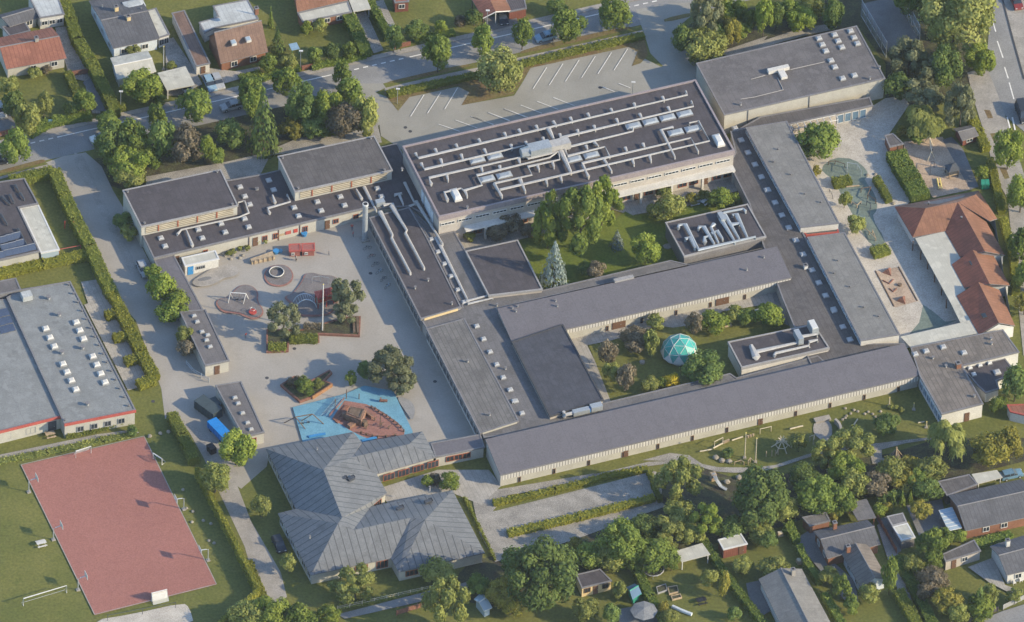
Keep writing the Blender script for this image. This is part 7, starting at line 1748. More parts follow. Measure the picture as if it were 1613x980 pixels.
b = MB().use('metal_red'); b.tube([(0, 0, 0), (0, 0, 1.2)], .07, 6); link('post', b.mesh('post'), t); b = MB().use('metal_red'); b.tube([(0, 0, .35), (0, 0, .48)], .75, 12); link('platform', b.mesh('platform'), t); b = MB().use('steel'); b.tube([(.5 * math.cos(i * .6283), .5 * math.sin(i * .6283), 1.1) for i in range(11)], .04, 4); link('handle_ring', b.mesh('handle_ring'), t)
# climbing net arch & red tower
t = thing('climbing_arch', 'pale curved ladder arch in the shade of the yard tree', 'climbing arch', G(c1('f7', 400, 440)))
A0, B0 = G(c1('f7', 375, 470)), G(c1('f7', 600, 470)); A1, B1 = G(c1('f7', 400, 530)), G(c1('f7', 610, 525))
arc = lambda P, Q: [P.lerp(Q, s) + Vector((0, 0, 2.3 * math.sin(math.pi * min(1, s * 1.0)) ** .55)) for s in [i / 10 for i in range(11)]]
r1_, r2_ = arc(A0, B0), arc(A1, B1)
for r_ in (r1_, r2_): b = MB().use('blue_wall'); b.tube(r_, .07, 6); b.build('rail', t)
for i in range(1, 10): b = MB().use('steel'); b.tube([r1_[i], r2_[i]], .04, 5); b.build('rung', t)
def tower(name, lab, k, x, y, s, hp, hr, post, roof_m, slide=None):
    p = G(c1(k, x, y)); t = thing(name, lab, 'play tower', (p.x, p.y, 0), None, UA)
    for sx in (-s, s):
        for sy in (-s, s): b = MB().use(post); b.tube([(sx, sy, 0), (sx, sy, hr)], .09, 6); link('post', b.mesh('post'), t)
    b = MB().use('wood'); b.box(0, 0, hp, 2 * s + .2, 2 * s + .2, .12); link('platform', b.mesh('platform'), t)
    b = MB().use(roof_m); a = s + .25
    for q in (((-a, -a), (a, -a)), ((a, -a), (a, a)), ((a, a), (-a, a)), ((-a, a), (-a, -a))): b.face([(*q[0], hr), (*q[1], hr), (0, 0, hr + .8)])
    link('roof', b.mesh('roof'), t)
    for sy in (-s, s): b = MB().use(roof_m); b.box(0, sy, hp + .2, 2 * s, .06, .7); link('side_panel', b.mesh('side_panel'), t)
    if slide:
        b = MB().use(slide); b.face([(s, -.3, hp + .1), (s + 2.4, -.3, .25), (s + 2.4, .3, .25), (s, .3, hp + .1)]); b.tube([(s, -.32, hp + .2), (s + 2.4, -.32, .35)], .06, 4); b.tube([(s, .32, hp + .2), (s + 2.4, .32, .35)], .06, 4); link('slide', b.mesh('slide'), t)
tower('play_tower', 'red play tower behind the flagpole', 'f7', 645, 500, .8, 1.5, 3.0, 'metal_red', 'metal_red', 'metal_red')
tower('play_tower', 'second red play tower with a grey slide under the yard tree', 'f7', 725, 470, .7, 1.3, 2.9, 'metal_red', 'trim_red', 'steel')
frame('f7', (560, 290, 640, 280, 720, 300), 1.8, 'thin grey bar frame at the top of the shaded rubber surface', 'steel', r=.05)
# yard clutter near the white hut
for x, y, r_, l in ((500, 310, .5, 'pale boulder right behind the white hut'), (560, 290, .45, 'pale boulder in the water play area near the wall'), (600, 320, .5, 'brownish boulder in the water play area'), (520, 330, .4, 'small boulder at the right end of the white hut'), (660, 350, .45, 'pale boulder at the end of the low timber stage'), (575, 360, .4, 'small boulder in front of the water play area'), (690, 325, .4, 'small boulder at the back of the water play area')): boulder('f6', x, y, r_, l)
for i, (x, y) in enumerate(((590, 280), (660, 245), (735, 250), (555, 300), (905, 180), (830, 185))):
    tree('round', 'f6', x, y, 28, 26, 'leaf_olive', ('small grass tuft at the wall in the water play area', 'dark grass tuft between the wall and the low stage', 'grass tuft left of the downpipe', 'pale tuft beside the boulders near the white hut', 'tuft beside the red-framed windows', 'tuft in front of the west block downpipe')[i])
sheet('play_brook', 'pale dusty water play ground in front of the white hut', c('f6', 180, 580, 300, 500, 430, 420, 560, 400, 660, 440, 640, 520, 500, 540, 420, 600, 260, 630), 'concrete', 'play surface', smooth=2)
p = G(c1('f6', 320, 560)); b = MB().use('asphalt_dark'); b.poly_prism([(p.x + 1.3 * math.cos(a), p.y + .5 * math.sin(a) + .4 * math.cos(a)) for a in [i * math.pi / 6 for i in range(12)]], 0, LAYER[0] + .01); tag(b.build('water_trough', None), 'dark puddle in the water play ground', 'puddle')
t = thing('stage', 'low yellowish timber stage wall in front of the water play area', 'stage', G(c1('f6', 780, 400)))
P, Q = G(c1('f6', 775, 412)), G(c1('f6', 1000, 362)); d = (Q - P).normalized(); n = Vector((-d.y, d.x, 0)); b = MB().use('wood'); b.poly_prism(ccw([tuple(P[:2]), tuple(Q[:2]), tuple((Q + n * 1.6)[:2]), tuple((P + n * .9)[:2])]), 0, .75); b.build('deck', t)
for i in range(5): q = P.lerp(Q, .1 + i * .2); b = MB().use('wood_dark'); b.box(q.x, q.y, 0, .16, .16, .95, UA); b.build('post', t)
for k, x, y, l in (('f6', 1010, 300, 'pale blue plastic tub pile left of the red play cabins'), ('f6', 1282, 130, 'bright blue tub at the wall below the red signs')):
    p = G(c1(k, x, y)); b = MB().use('plastic_blue'); b.tube([(p.x, p.y, 0), (p.x, p.y, .7)], .45, 10, r1=.6); b.use('rubber_blue'); b.tube([(p.x + .8, p.y + .3, 0), (p.x + .8, p.y + .3, .5)], .35, 10, r1=.45) if x < 1100 else None; tag(b.build('plastic_tub', None), l, 'tub')
# wooden ship
t = thing('play_ship', 'large wooden play ship on the blue sea surface', 'play ship', G(c1('f8', 800, 640)))
cab = [G(c1('f8', *q)) for q in ((700, 640), (740, 560), (900, 590), (850, 700))]; cp = ccw([tuple(p[:2]) for p in cab])
b = MB().use('wood_brown'); b.poly_prism(cp, .3, 1.9); b.build('cabin', t)
for q, sx, sy, h in (((760, 690), 1.6, .9, .9), ((880, 680), .9, .9, 1.3), ((700, 600), 1.0, 1.0, 1.2), ((930, 600), .5, 1.6, 1.0)): p = G(c1('f8', *q)); b = MB().use('wood_brown' if h < 1.25 else 'wood_dark'); b.box(p.x, p.y, 0, sx, sy, h, UA + .4); b.build('deck_box', t)
for q in ((980, 640), (1050, 690), (1120, 720), (900, 720)): p = G(c1('f8', *q)); b = MB().use('wood_dark'); b.tube([p, p + Vector((0, 0, 1.1))], .1, 5); b.box(p.x, p.y, .9, 1.1, .1, .1, UA + .4); b.build('cleat_post', t)
b = MB().use('wood_dark'); b.poly_prism(inset(cp, .35), 1.9, 2.05); b.build('cabin_roof', t)
b = MB().use('wood_brown'); ip = inset(cp, .15); b.tube([Vector((*q, 2.3)) for q in ip] + [Vector((*ip[0], 2.3))], .06, 4)
for q in ip: b.tube([Vector((*q, 1.9)), Vector((*q, 2.3))], .06, 4)
b.build('railing', t)
for a, q in (((590, 640), (720, 500)), ((610, 660), (700, 590))):
    P, Q = G(c1('f8', *a)), G(c1('f8', *q)); d = (Q - P).normalized(); n = Vector((-d.y, d.x, 0)) * .35; b = MB().use('wood_red'); b.poly_prism(ccw([tuple((P - n)[:2]), tuple((Q - n)[:2]), tuple((Q + n)[:2]), tuple((P + n)[:2])]), 0, .5); b.build('bench', t)
bow = [(950, 515), (985, 530), (1020, 555), (1060, 580), (1095, 600), (1130, 625), (1165, 650), (1200, 680), (1235, 710), (1262, 745), (1180, 790), (1090, 800), (1010, 802), (960, 795), (900, 780), (850, 762)]
for q in bow: p = G(c1('f8', *q)); b = MB().use('wood_dark'); b.tube([p, p + Vector((0, 0, .8))], .16, 6); b.build('bulwark_post', t)
b = MB().use('wood_red'); b.tube([G(c1('f8', *q)) + Vector((0, 0, .7)) for q in bow[:10]], .07, 5); b.build('bulwark_rail', t); b = MB().use('wood_red'); b.tube([G(c1('f8', *q)) + Vector((0, 0, .7)) for q in bow[10:]], .07, 5); b.build('bulwark_rail', t)
for q, h in (((708, 425), 2.6), ((830, 430), 1.6), ((1035, 700), 3.0), ((600, 500), 2.0)): p = G(c1('f8', *q)); b = MB().use('wood_dark'); b.tube([p, p + Vector((0, 0, h))], .09, 6); b.build('mast', t)
P, Q = G(c1('f8', 540, 610)), G(c1('f8', 690, 435)); b = MB().use('wood_red')
for zz in (.5, .9): b.tube([P + Vector((0, 0, zz)), Q + Vector((0, 0, zz))], .07, 4)
b.build('stern_rail', t)
b = MB().use('rope'); 
for i in range(6): a, q = P.lerp(Q, i / 5) + Vector((0, 0, 1.6)), P.lerp(Q, i / 5) + Vector((-2.0, .3, .05)); b.tube([a, q], .04, 3)
for j in range(4): s = j / 4; b.tube([(P + Vector((0, 0, 1.6))).lerp(P + Vector((-2, .3, .05)), s), (Q + Vector((0, 0, 1.6))).lerp(Q + Vector((-2, .3, .05)), s)], .04, 3)
b.build('climbing_net', t)
p = G(c1('f8', 1065, 460)); t = thing('spring_rider', 'dark red spring rider on the blue sea surface', 'spring rider', (p.x, p.y, 0)); b = MB().use('metal_dark'); b.tube([(0, 0, 0), (0, 0, .5)], .12, 6); link('spring', b.mesh('spring'), t); b = MB().use('wood_red'); b.box(0, 0, .5, 1.5, .4, .3); b.box(-.5, 0, .8, .25, .5, .4); link('seat', b.mesh('seat'), t)
for i, (a, q, z) in enumerate((((345, 800), (505, 770), .5), ((860, 840), (1000, 805), .5))):
    P, Q = G(c1('f8', *a)), G(c1('f8', *q)); d = (Q - P).normalized(); n = Vector((-d.y, d.x, 0)) * .25; b = MB().use('plastic_blue'); b.poly_prism(ccw([tuple((P - n)[:2]), tuple((Q - n)[:2]), tuple((Q + n)[:2]), tuple((P + n)[:2])]), 0, z); tag(b.build('bench', None), ('blue block bench at the left of the zinc roof edge', 'blue block bench at the bow of the ship')[i], 'bench')

# ------------------------------------------------------------------ DOME
p = G((1069.5, 559)); t = thing('geodesic_dome', 'white geodesic dome greenhouse with a turquoise top', 'dome', (p.x, p.y, 0))
bm = bmesh.new(); bmesh.ops.create_icosphere(bm, subdivisions=2, radius=3.45); bmesh.ops.rotate(bm, verts=bm.verts, matrix=Matrix.Rotation(.3, 3, 'Z'))
zb_ = -.75; lowf, topf, bars = MB().use('dome_white'), MB().use('dome_green'), MB().use('white')
for f in bm.faces:
    if f.calc_center_median().z < zb_ - .2: continue
    (topf if f.calc_center_median().z > .95 else lowf).face([Vector((v.co.x, v.co.y, max(v.co.z, zb_) - zb_)) for v in f.verts])
for e in bm.edges:
    a, q = [v.co for v in e.verts]
    if (a.z + q.z) / 2 > zb_: bars.tube([(a.x, a.y, max(a.z, zb_) - zb_), (q.x, q.y, max(q.z, zb_) - zb_)], .05, 4)
bm.free()
link('lower_panels', lowf.mesh('lower_panels'), t); link('top_panels', topf.mesh('top_panels'), t); link('frame', bars.mesh('frame'), t)
walled('raised_bed', 'small timber raised bed behind the dome', 'raised bed', 'd3', (1305, 125, 1375, 110, 1385, 135, 1315, 150), .4, 'wood')
rockbox('d3', 830, 362, .5, 'grey garden stone on the dome lawn'); rockbox('b3', 985, 585, .8, 'flat grey slab in the shade of the duct-covered block', h=.25)

# ------------------------------------------------------------------ EAST PLAYGROUND
for i, (x, y, h) in enumerate(((770, 755, 1), (858, 930, 1))):
    a, q, e = [G(c1('b4', x + dx, y + dy)) for dx, dy in ((-45, -8), (15, -45), (20, 15))]; top = (a + q + e) / 3 + Vector((0, 0, 1.1)); b = MB().use('wood_red'); b.face([a, e, top]); b.face([e, q, top]); b.face([q, a, top]); tag(b.build('climbing_pyramid', None), ('reddish timber pyramid in the upper part of the sand pit', 'reddish timber pyramid in the lower part of the sand pit')[i], 'climbing block')
logs('b4', (735, 795, 775, 815, 800, 790), 'upper bent log in the sand pit', 'wood_red', .13); logs('b4', (775, 845, 800, 865, 820, 845), 'lower bent log in the sand pit', 'wood_red', .13); rockbox('b4', 840, 825, .4, 'small dark post block in the sand pit', 'wood_dark')
logs('b4', (690, 735, 805, 955), 'dark edging beam on the left of the sand pit', 'wood_dark', .14, .12); logs('b4', (832, 710, 948, 920), 'dark edging beam on the right of the sand pit', 'wood_dark', .14, .12)
frame('b4', (400, 80, 440, 75, 500, 95), 1.0, 'timber balance frame at the top of the green rubber surface', 'wood_dark', 'balance_course', 'balance frame', r=.08); frame('b4', (512, 140, 515, 100, 575, 110, 600, 150), 1.6, 'bar frame in the upper green rubber surface', 'steel', 'play_climber', r=.06)
frame('b4', (600, 250, 660, 240, 640, 290, 690, 320), 1.2, 'timber balance course in the middle of the green rubber surface', 'wood_dark', 'balance_course', 'balance frame', r=.09); frame('b4', (635, 330, 660, 350, 650, 400), 1.3, 'dark bars beside the wide lower green rubber surface', 'metal_dark', r=.07); frame('b4', (615, 480, 650, 510, 690, 550, 670, 500), .9, 'low timber balance course at the lower green rubber surface', 'wood', 'balance_course', 'balance frame', r=.09); frame('b4', (540, 320, 575, 345, 600, 320), .8, 'low pale timber course beside the pale shrub', 'wood', 'balance_course', 'balance frame', r=.09)
frame('b4', (405, 250, 425, 290), .9, 'short dark rail beside the upper grey wing', 'metal_dark', 'hand_railing', 'railing', r=.05); logs('b4', (510, 220, 590, 212), 'pale timber beam crossing the green rubber surface', 'wood', .13, .3)
for x, y, l in ((690, 140, 'boulder at the top of the narrow playground hedge'), (780, 310, 'boulder at the foot of the narrow playground hedge'), (800, 320, 'second boulder near the kindergarten corner'), (640, 145, 'dark boulder on the upper edge of the green rubber surface')): boulder('b4', x, y, .5, l)
t = thing('seesaw', 'yellow double rail toy in the brown sand playground', 'seesaw', G(c1('f5', 525, 860)))
for x in (515, 542): P, Q = G(c1('f5', x - 8, 820)), G(c1('f5', x + 12, 920)); b = MB().use('metal_yellow'); b.tube([P + Vector((0, 0, .5)), Q + Vector((0, 0, .5))], .12, 6); b.build('rail', t)
b = MB().use('metal_dark'); p = G(c1('f5', 528, 870)); b.box(p.x, p.y, 0, .6, .3, .45); b.build('pivot', t)
tower('play_tower', 'small dark play tower with benches in the brown sand playground', 'f5', 650, 770, .9, .8, 1.9, 'wood_dark', 'metal_dark'); 
frame('f5', (440, 775, 450, 690, 480, 700), 1.5, 'thin dark spring frame in the brown sand playground', 'metal_dark', r=.06)
# ------------------------------------------------------------------ NATURE PLAYGROUND
frame('g6', (215, 530, 295, 490), 1.8, 'left timber goal frame in the nature playground'); frame('g6', (655, 390, 762, 365), 1.3, 'right timber goal frame in the nature playground')
pole(c1('g6', 508, 622), 6.3, 'taller bare timber pole in the nature playground', 'wood_pale', .11, 'timber_pole', 'pole'); pole(c1('g6', 612, 665), 6.1, 'second bare timber pole right of the taller one in the nature playground', 'wood_pale', .11, 'timber_pole', 'pole')
logs('g6', (75, 572, 195, 550), 'left pale log in the nature playground', r=.14, z=.35); logs('g6', (205, 545, 300, 495), 'pale log under the left timber goal frame', r=.14, z=.5); logs('g6', (385, 470, 490, 435), 'pale log beside the taller bare pole', r=.14, z=.5); logs('g6', (945, 360, 1070, 330), 'raised pale log left of the paved plaza', r=.15, z=.5)
for i in range(7): rockbox('g6', 310 + i * 14 if i < 4 else 540 + (i - 4) * 25, 480 - i * 6 if i < 4 else 425 - (i - 4) * 8, .2, ('first', 'second', 'third', 'fourth', 'fifth', 'sixth', 'last')[i] + ' short post from the left in the stepping row of the nature playground', 'wood', 'stepping_post', 'stepping post', h=.5)
for x, y, l in ((230, 625, 'left boulder of the three beside the winding path'), (290, 655, 'middle boulder of the three beside the winding path'), (357, 662, 'right boulder of the three beside the winding path'), (450, 818, 'boulder on the grass below the winding path'), (335, 860, 'grey boulder beside the slide')): boulder('g6', x, y, .75, l)
t = thing('star_climber', 'star-shaped timber climbing frame in the nature playground', 'climbing frame', G(c1('g6', 865, 520)))
cx = G(c1('g6', 865, 520))
for i in range(6): a = i * math.pi / 3; b = MB().use('wood_pale'); b.tube([cx + Vector((1.9 * math.cos(a), 1.9 * math.sin(a), 0)), cx + Vector((-.7 * math.cos(a), -.7 * math.sin(a), 2.4))], .10, 6); b.build('timber', t)
for i in range(6): a, q = i * math.pi / 3, (i + 1) * math.pi / 3; b = MB().use('wood_pale'); b.tube([cx + Vector((1.2 * math.cos(a), 1.2 * math.sin(a), .7)), cx + Vector((1.2 * math.cos(q), 1.2 * math.sin(q), .7))], .08, 5); b.build('timber', t)
frame('g6', (715, 610, 770, 605, 805, 600, 830, 590), 1.4, 'row of upright timbers in tree shade in the nature playground', 'wood', r=.09, beams=False); frame('g6', (540, 690, 560, 660, 605, 700), 1.1, 'low timber trestle beside the winding path', 'wood', r=.08); frame('g6', (410, 690, 470, 670, 500, 690), .8, 'low timber balance row beside the winding path', 'wood', 'balance_course', 'balance frame', r=.08); frame('g6', (1135, 460, 1180, 440, 1170, 490), 1.2, 'pale timber trestle left of the paved plaza', 'wood_pale', r=.08)
t = thing('slide', 'steel hill slide below the winding path', 'slide', G(c1('g6', 230, 860))); P = [G(c1('g6', *q)) + Vector((0, 0, z)) for q, z in (((205, 830), 1.6), ((235, 880), 1.2), ((280, 915), .5), ((335, 935), .2))]
b = MB().use('steel')
for i in range(3):
    a, q = P[i], P[i + 1]; d = (q - a); n = Vector((-d.y, d.x, 0)).normalized() * .35; b.face([a - n, q - n, q + n, a + n])
b.build('chute', t); b = MB().use('frame_grey')
for sg in (-1, 1): b.tube([p + Vector((0, .33 * sg, .1)) for p in P], .05, 5)
b.build('side_rail', t); b = MB().use('wood'); b.box(P[0].x, P[0].y, 0, 1.0, 1.0, 1.55, UA); b.build('platform', t)
arcs = ((350, 315), (375, 300), (388, 280), (428, 258), (460, 225), (498, 238), (376, 208), (565, 262), (598, 242), (640, 262), (668, 290), (672, 318), (718, 238))
wd = ('lowest stone in the left arc', 'second stone in the left arc', 'third stone in the left arc', 'fourth stone in the left arc', 'stone at the crest of the left arc', 'stone at the right end of the left arc', 'lone stone left above the left arc', 'stone at the left end of the right arc', 'stone at the crest of the right arc', 'third stone in the right arc', 'fourth stone in the right arc', 'lowest stone in the right arc', 'lone small stone right of the right arc')
for (x, y), l in zip(arcs, wd): boulder('g7', x, y, .38, 'pale ' + l + ' of seats', 'rock')
logs('g7', (430, 420, 465, 360, 495, 315), 'fallen pale branch near the paved plaza', 'wood_pale', .13); boulder('g7', 410, 430, .6, 'pale tree stump end of the fallen branch')
pole(c1('g7', 800, 185), 2.2, 'short carved post beside the small shrub row on the lawn', 'wood_pale', .14, 'timber_pole', 'pole'); pole(c1('g7', 1037, 218), 1.6, 'short pale post in the shade of the T-shaped pavilion', 'wood_pale', .12, 'timber_pole', 'pole'); pole(c1('g7', 1158, 390), 1.4, 'short pale post beside the drooping birch', 'wood_pale', .12, 'timber_pole', 'pole'); logs('g7', (1080, 350, 1140, 340), 'short log beside the drooping birch', 'wood_pale', .13)
for i, (x, y) in enumerate(((820, 190), (865, 195), (915, 215))): tree('round', 'g7', x, y, 26, 22, 'leaf_olive', ('first', 'second', 'third')[i] + ' little shrub in the short row by the carved post')
p = G(c1('g7', 155, 340)); b = MB().use('concrete'); b.box(p.x, p.y + .6, 0, 3.0, 1.2, .45, UA); tag(b.build('stone_bench', None), 'pale stone bench block at the top of the paved plaza', 'bench')
t = thing('curved_wall', 'curved pale seat wall on the right of the paved plaza', 'wall', G(c1('g7', 285, 450))); cx = G(c1('g7', 160, 430)); b = MB().use('concrete')
for i in range(7):
    a = -.7 + i * .22; q = a + .22; R0, R1 = 3.05, 3.5; b.poly_prism([(cx.x + R0 * math.cos(a), cx.y + R0 * math.sin(a)), (cx.x + R1 * math.cos(a), cx.y + R1 * math.sin(a)), (cx.x + R1 * math.cos(q), cx.y + R1 * math.sin(q)), (cx.x + R0 * math.cos(q), cx.y + R0 * math.sin(q))], 0, 1.1)
b.build('seat_wall', t)
p = G(c1('g7', 865, 700)); t = thing('tepee', 'pointed grey tepee shelter beside the winding path', 'tepee', (p.x, p.y, 0)); b = MB().use('cement_warm'); n = 6; pts = [(1.6 * math.cos(i * math.pi / 3 + .4), 1.6 * math.sin(i * math.pi / 3 + .4), 0) for i in range(n)]
for i in range(n - 1): b.face([pts[i], pts[i + 1], (0, 0, 2.9)])
link('cover', b.mesh('cover'), t)
for i in range(n): b = MB().use('wood'); q = Vector(pts[i]); b.tube([q, Vector((0, 0, 2.9)) + (Vector((0, 0, 2.9)) - q) * .1], .06, 4); link('pole', b.mesh('pole'), t)
# ------------------------------------------------------------------ GARDEN THINGS
p = G(c1('e3', 838, 960)); t = thing('parasol', 'large grey garden parasol at the bottom edge', 'parasol', (p.x, p.y, 0)); b = MB().use('cloth_grey'); n = 8
for i in range(n): a, q = i * math.pi / 4, (i + 1) * math.pi / 4; b.face([(2.5 * math.cos(a), 2.5 * math.sin(a), 2.1), (2.5 * math.cos(q), 2.5 * math.sin(q), 2.1), (0, 0, 2.75)])
link('canopy', b.mesh('canopy'), t); b = MB().use('steel'); b.tube([(0, 0, 0), (0, 0, 2.8)], .06, 6); link('pole', b.mesh('pole'), t); b = MB().use('concrete'); b.box(0, 0, 0, .8, .8, .2); link('base', b.mesh('base'), t)
p = G(c1('e3', 897, 668)); t = thing('trampoline', 'round black trampoline in the bottom gardens', 'trampoline', (p.x, p.y, 0)); n = 16; ring = [(1.9 * math.cos(2 * math.pi * i / n), 1.9 * math.sin(2 * math.pi * i / n), .7) for i in range(n + 1)]
b = MB().use('black'); b.face(ring[:-1]); link('mat', b.mesh('mat', merge=False), t); b = MB().use('frame_grey'); b.tube([Vector(r_) + Vector((0, 0, .03)) for r_ in ring], .12, 6); link('frame', b.mesh('frame'), t)
for i in range(0, n, 4): b = MB().use('steel'); b.tube([(ring[i][0], ring[i][1], 0), (ring[i][0], ring[i][1], .7)], .05, 5); link('leg', b.mesh('leg'), t)
for i in range(0, n, 2): b = MB().use('metal_dark'); b.tube([(ring[i][0], ring[i][1], .7), (ring[i][0], ring[i][1], 2.2)], .03, 4); link('net_pole', b.mesh('net_pole'), t)
walled('raised_bed', 'left timber raised vegetable bed below the trampoline', 'raised bed', 'e3', (915, 770, 975, 750, 985, 790, 925, 810), .4, 'frame_grey', .12); walled('raised_bed', 'upper right raised vegetable bed below the trampoline', 'raised bed', 'e3', (985, 770, 1045, 760, 1055, 800, 995, 815), .4, 'wood', .12); walled('raised_bed', 'lower right raised bed below the trampoline', 'raised bed', 'e3', (1005, 825, 1065, 812, 1075, 835, 1015, 850), .4, 'wood', .12)
logs('e3', (812, 645, 855, 720), 'white fallen board beside the trampoline', 'white', .12); logs('e3', (1015, 890, 1070, 915, 1135, 940), 'pale blue rolled garden cover at the bottom lawn', 'blue_wall', .35, .3)
p = G(c1('e4', 1055, 600)); b = MB().use('water'); b.poly_prism([(p.x + .9 * math.cos(i * math.pi / 6), p.y + .9 * math.sin(i * math.pi / 6)) for i in range(12)], 0, .4); tag(b.build('paddling_pool', None), 'small blue-green paddling pool beside the pinkish shed', 'pool')
p = G(c1('f2', 265, 255)); t = thing('ground_trampoline', 'pale blue play canopy by the dark pointed conifer', 'play canopy', (p.x, p.y, 0), None, UA); b = MB().use('paint_blue'); b.box(0, 0, 1.3, 1.6, 1.9, .08); link('cover', b.mesh('cover'), t)
for sx in (-.7, .7):
    for sy in (-.8, .8): b = MB().use('plastic_green'); b.tube([(sx, sy, 0), (sx, sy, 1.3)], .05, 5); link('post', b.mesh('post'), t)
p = G(c1('f1', 485, 470)); b = MB().use('plastic_blue'); b.box(p.x, p.y, 0, .7, .6, 1.0); b.use('rubber_blue'); b.box(p.x, p.y, 1.0, .76, .66, .08); tag(b.build('mailbox', None), 'small bright blue box in the low street hedge', 'box')
for x, y, w_, l in ((100, 445, 1.0, 'stack of pale garden clutter beside the bottom hedge'), (225, 612, 1.3, 'tan crate behind the big pale ribbed gable roof'), (430, 660, .6, 'small dark garden barrel on the L-shaped house terrace')): 
    p = G(c1('e4', x, y)); b = MB().use('wood'); b.box(p.x, p.y, 0, w_, w_ * .8, .7, .4); b.use('wood_pale'); b.box(p.x, p.y, .7, w_ * .8, w_ * .6, .15, .2); tag(b.build('garden_crate', None), l, 'crate')
for x, y, l in ((1545, 745, 'left white garden chair on the paved terrace of the white corner house'), (1585, 730, 'right white garden chair on the paved terrace of the white corner house')):
    p = G(c1('e4', x, y)); t = thing('garden_chair', l, 'chair', (p.x, p.y, 0), None, .5); b = MB().use('white'); b.box(0, 0, .4, .6, .6, .08); link('seat', b.mesh('seat'), t); b = MB().use('white'); b.box(-.3, 0, .4, .08, .6, .6); link('backrest', b.mesh('backrest'), t)
    for sx in (-.25, .25):
        for sy in (-.25, .25): b = MB().use('white'); b.tube([(sx, sy, 0), (sx, sy, .4)], .04, 4); link('leg', b.mesh('leg'), t)
# ------------------------------------------------------------------ PEOPLE
def person_mesh(top, legs):
    me = bpy.data.meshes.new('person'); s = .9
    V_ = [(0, 0, .95), (0, 0, 1.2), (0, 0, 1.42), (0, .01, 1.52), (0, .02, 1.66), (.10, 0, .88), (.12, .03, .48), (.13, 0, .06), (.13, .12, .03), (-.10, 0, .88), (-.12, -.08, .48), (-.13, -.16, .08), (-.13, -.06, .03), (.19, 0, 1.40), (.27, -.03, 1.13), (.29, .06, .88), (-.19, 0, 1.40), (-.27, .03, 1.13), (-.29, .10, .88)]
    E_ = [(0, 1), (1, 2), (2, 3), (3, 4), (0, 5), (5, 6), (6, 7), (7, 8), (0, 9), (9, 10), (10, 11), (11, 12), (2, 13), (13, 14), (14, 15), (2, 16), (16, 17), (17, 18)]
    Rd = [.14, .15, .15, .06, .11, .10, .065, .045, .04, .10, .065, .045, .04, .07, .05, .035, .07, .05, .035]
    me.from_pydata(V_, E_, []); o = bpy.data.objects.new('tmp', me); COL.objects.link(o)
    md = o.modifiers.new('s', 'SKIN')
    for i, r_ in enumerate(Rd): me.skin_vertices[0].data[i].radius = (r_, r_ * .85)
    me.skin_vertices[0].data[0].use_root = True
    o.modifiers.new('u', 'SUBSURF').levels = 1
    dg = bpy.context.evaluated_depsgraph_get(); out = bpy.data.meshes.new_from_object(o.evaluated_get(dg)); bpy.data.objects.remove(o)
    out.materials.clear()
    for m_ in ('skin', top, legs, 'hair'): out.materials.append(M[m_])
    for p in out.polygons:
        z = p.center.z; p.material_index = (3 if z > 1.68 or (z > 1.58 and p.center.y < 0) else 0) if z > 1.47 else (1 if z > .96 else (2 if z > .08 else 3))
        if abs(p.center.x) > .22 and z < 1.1: p.material_index = 0
    return out
for i, (k, x, y, tp_, lg, sc, l) in enumerate((('b2', 605, 482, 'cloth_red', 'cloth_navy', 1, 'person in a red top walking beside the silver chimney'), ('b2', 612, 520, 'cloth_red', 'black', .8, 'smaller person in red beside the bike racks by the silver chimney'), ('b2', 505, 455, 'cloth_navy', 'cloth_navy', 1, 'person in dark clothes in front of the west block wall'),
        ('d1', 1518, 205, 'cloth_red', 'cloth_grey', .8, 'child in a red top in the tree shade of the yard'), ('f5', 590, 750, 'cloth_navy', 'black', .8, 'child in navy in the brown sand playground'), ('f5', 700, 770, 'cloth_navy', 'cloth_grey', .8, 'child in navy beside the small dark play tower'), ('b2', 462, 635, 'cloth_grey', 'cloth_navy', .8, 'child in grey on the open yard right of the red play cabins'), ('b2', 260, 668, 'cloth_navy', 'black', .8, 'child in navy below the red play cabins'), ('f7', 408, 72, 'cloth_grey', 'black', .8, 'child in grey near the circular play surface'))):
    p = G(c1(k, x, y)); o = link('person', person_mesh(tp_, lg), None, (p.x, p.y, bpy.data.objects['school_yard' if k != 'f5' else 'sand_playground']['z'])); o.scale = (sc,) * 3; o.rotation_euler.z = i * 1.3; tag(o, l, 'person')
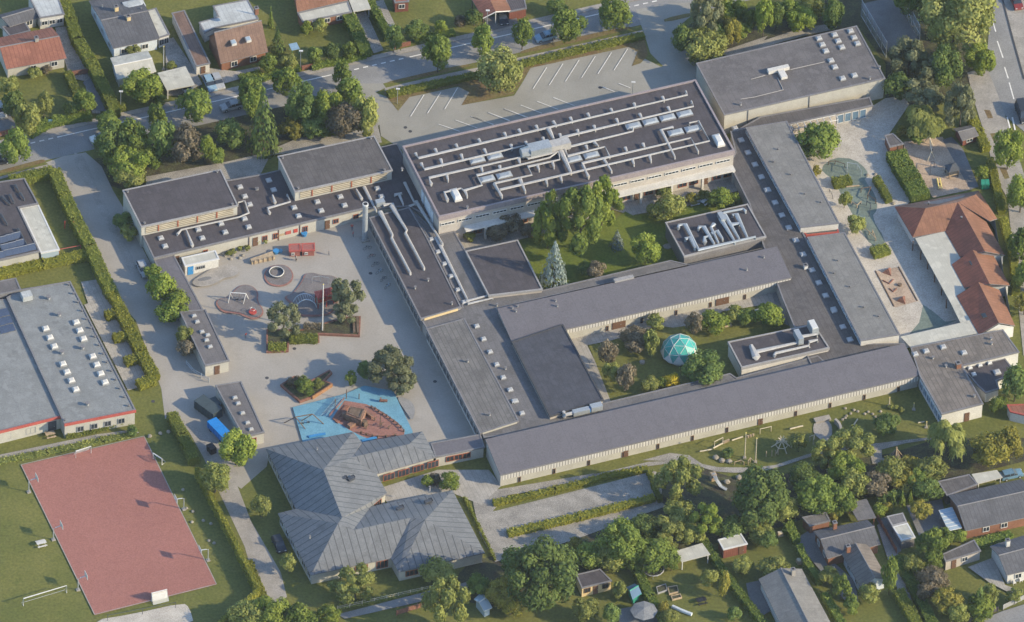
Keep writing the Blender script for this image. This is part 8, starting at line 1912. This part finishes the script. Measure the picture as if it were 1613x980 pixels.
# bicycles at the chimney corner
def bike(k, x, y, rz, lab, m_):
    p = G(c1(k, x, y)); t = thing('bicycle', lab, 'bicycle', (p.x, p.y, 0), None, rz)
    for sx in (-.52, .52): b = MB().use('tyre'); b.tube([(sx + .33 * math.cos(i * math.pi / 6), 0, .34 + .33 * math.sin(i * math.pi / 6)) for i in range(13)], .03, 4); link('wheel', b.mesh('wheel'), t)
    b = MB().use(m_); b.tube([(-.52, 0, .34), (-.15, 0, .85), (.38, 0, .85), (.52, 0, .34)], .03, 4); b.tube([(-.15, 0, .85), (0, 0, .34), (.38, 0, .82)], .03, 4); link('frame', b.mesh('frame'), t)
    b = MB().use('black'); b.box(-.18, 0, .9, .26, .14, .06); link('saddle', b.mesh('saddle'), t); b = MB().use('steel'); b.tube([(.38, -.28, 1.0), (.38, .28, 1.0)], .025, 4); link('handlebar', b.mesh('handlebar'), t)
for i, (x, y, m_) in enumerate(((700, 600, 'metal_dark'), (725, 650, 'paint_red'), (750, 700, 'metal_dark'), (775, 745, 'paint_blue'), (800, 790, 'metal_dark'), (825, 835, 'paint_blue'))):
    bike('b2', x, y, UA + .1 * i, ('first', 'second', 'third', 'fourth', 'fifth', 'sixth')[i] + ' bicycle from the chimney along the shaded yard wing', m_)
for k, x, y, l in (('b2', 720, 748, 'dark manhole cover in the shade of the yard wing'), ('d2', 250, 272, 'dark drain grate below the brick planter'), ('d2', 1118, 475, 'dark manhole cover in the shade of the lower yard wing'), ('d2', 80, 453, 'small dark cover left of the diamond-shaped planter'), ('d1', 945, 597, 'round cover on the junction of the drives'), ('a2', 935, 788, 'dark cover in the car park near the main building'), ('a2', 965, 812, 'second dark cover in the car park near the main building'), ('a3', 570, 542, 'dark cover at the car park bay end')):
    p = G(c1(k, x, y)); b = MB().use('trim_dark'); zz = bpy.data.objects['school_yard' if k[1] == '2' and k[0] in 'bd' else ('side_road' if k == 'd1' else 'car_park')]['z']; b.tube([(p.x, p.y, zz - .03), (p.x, p.y, zz + .012)], .36, 12); tag(b.build('manhole_cover', None), l, 'manhole cover')
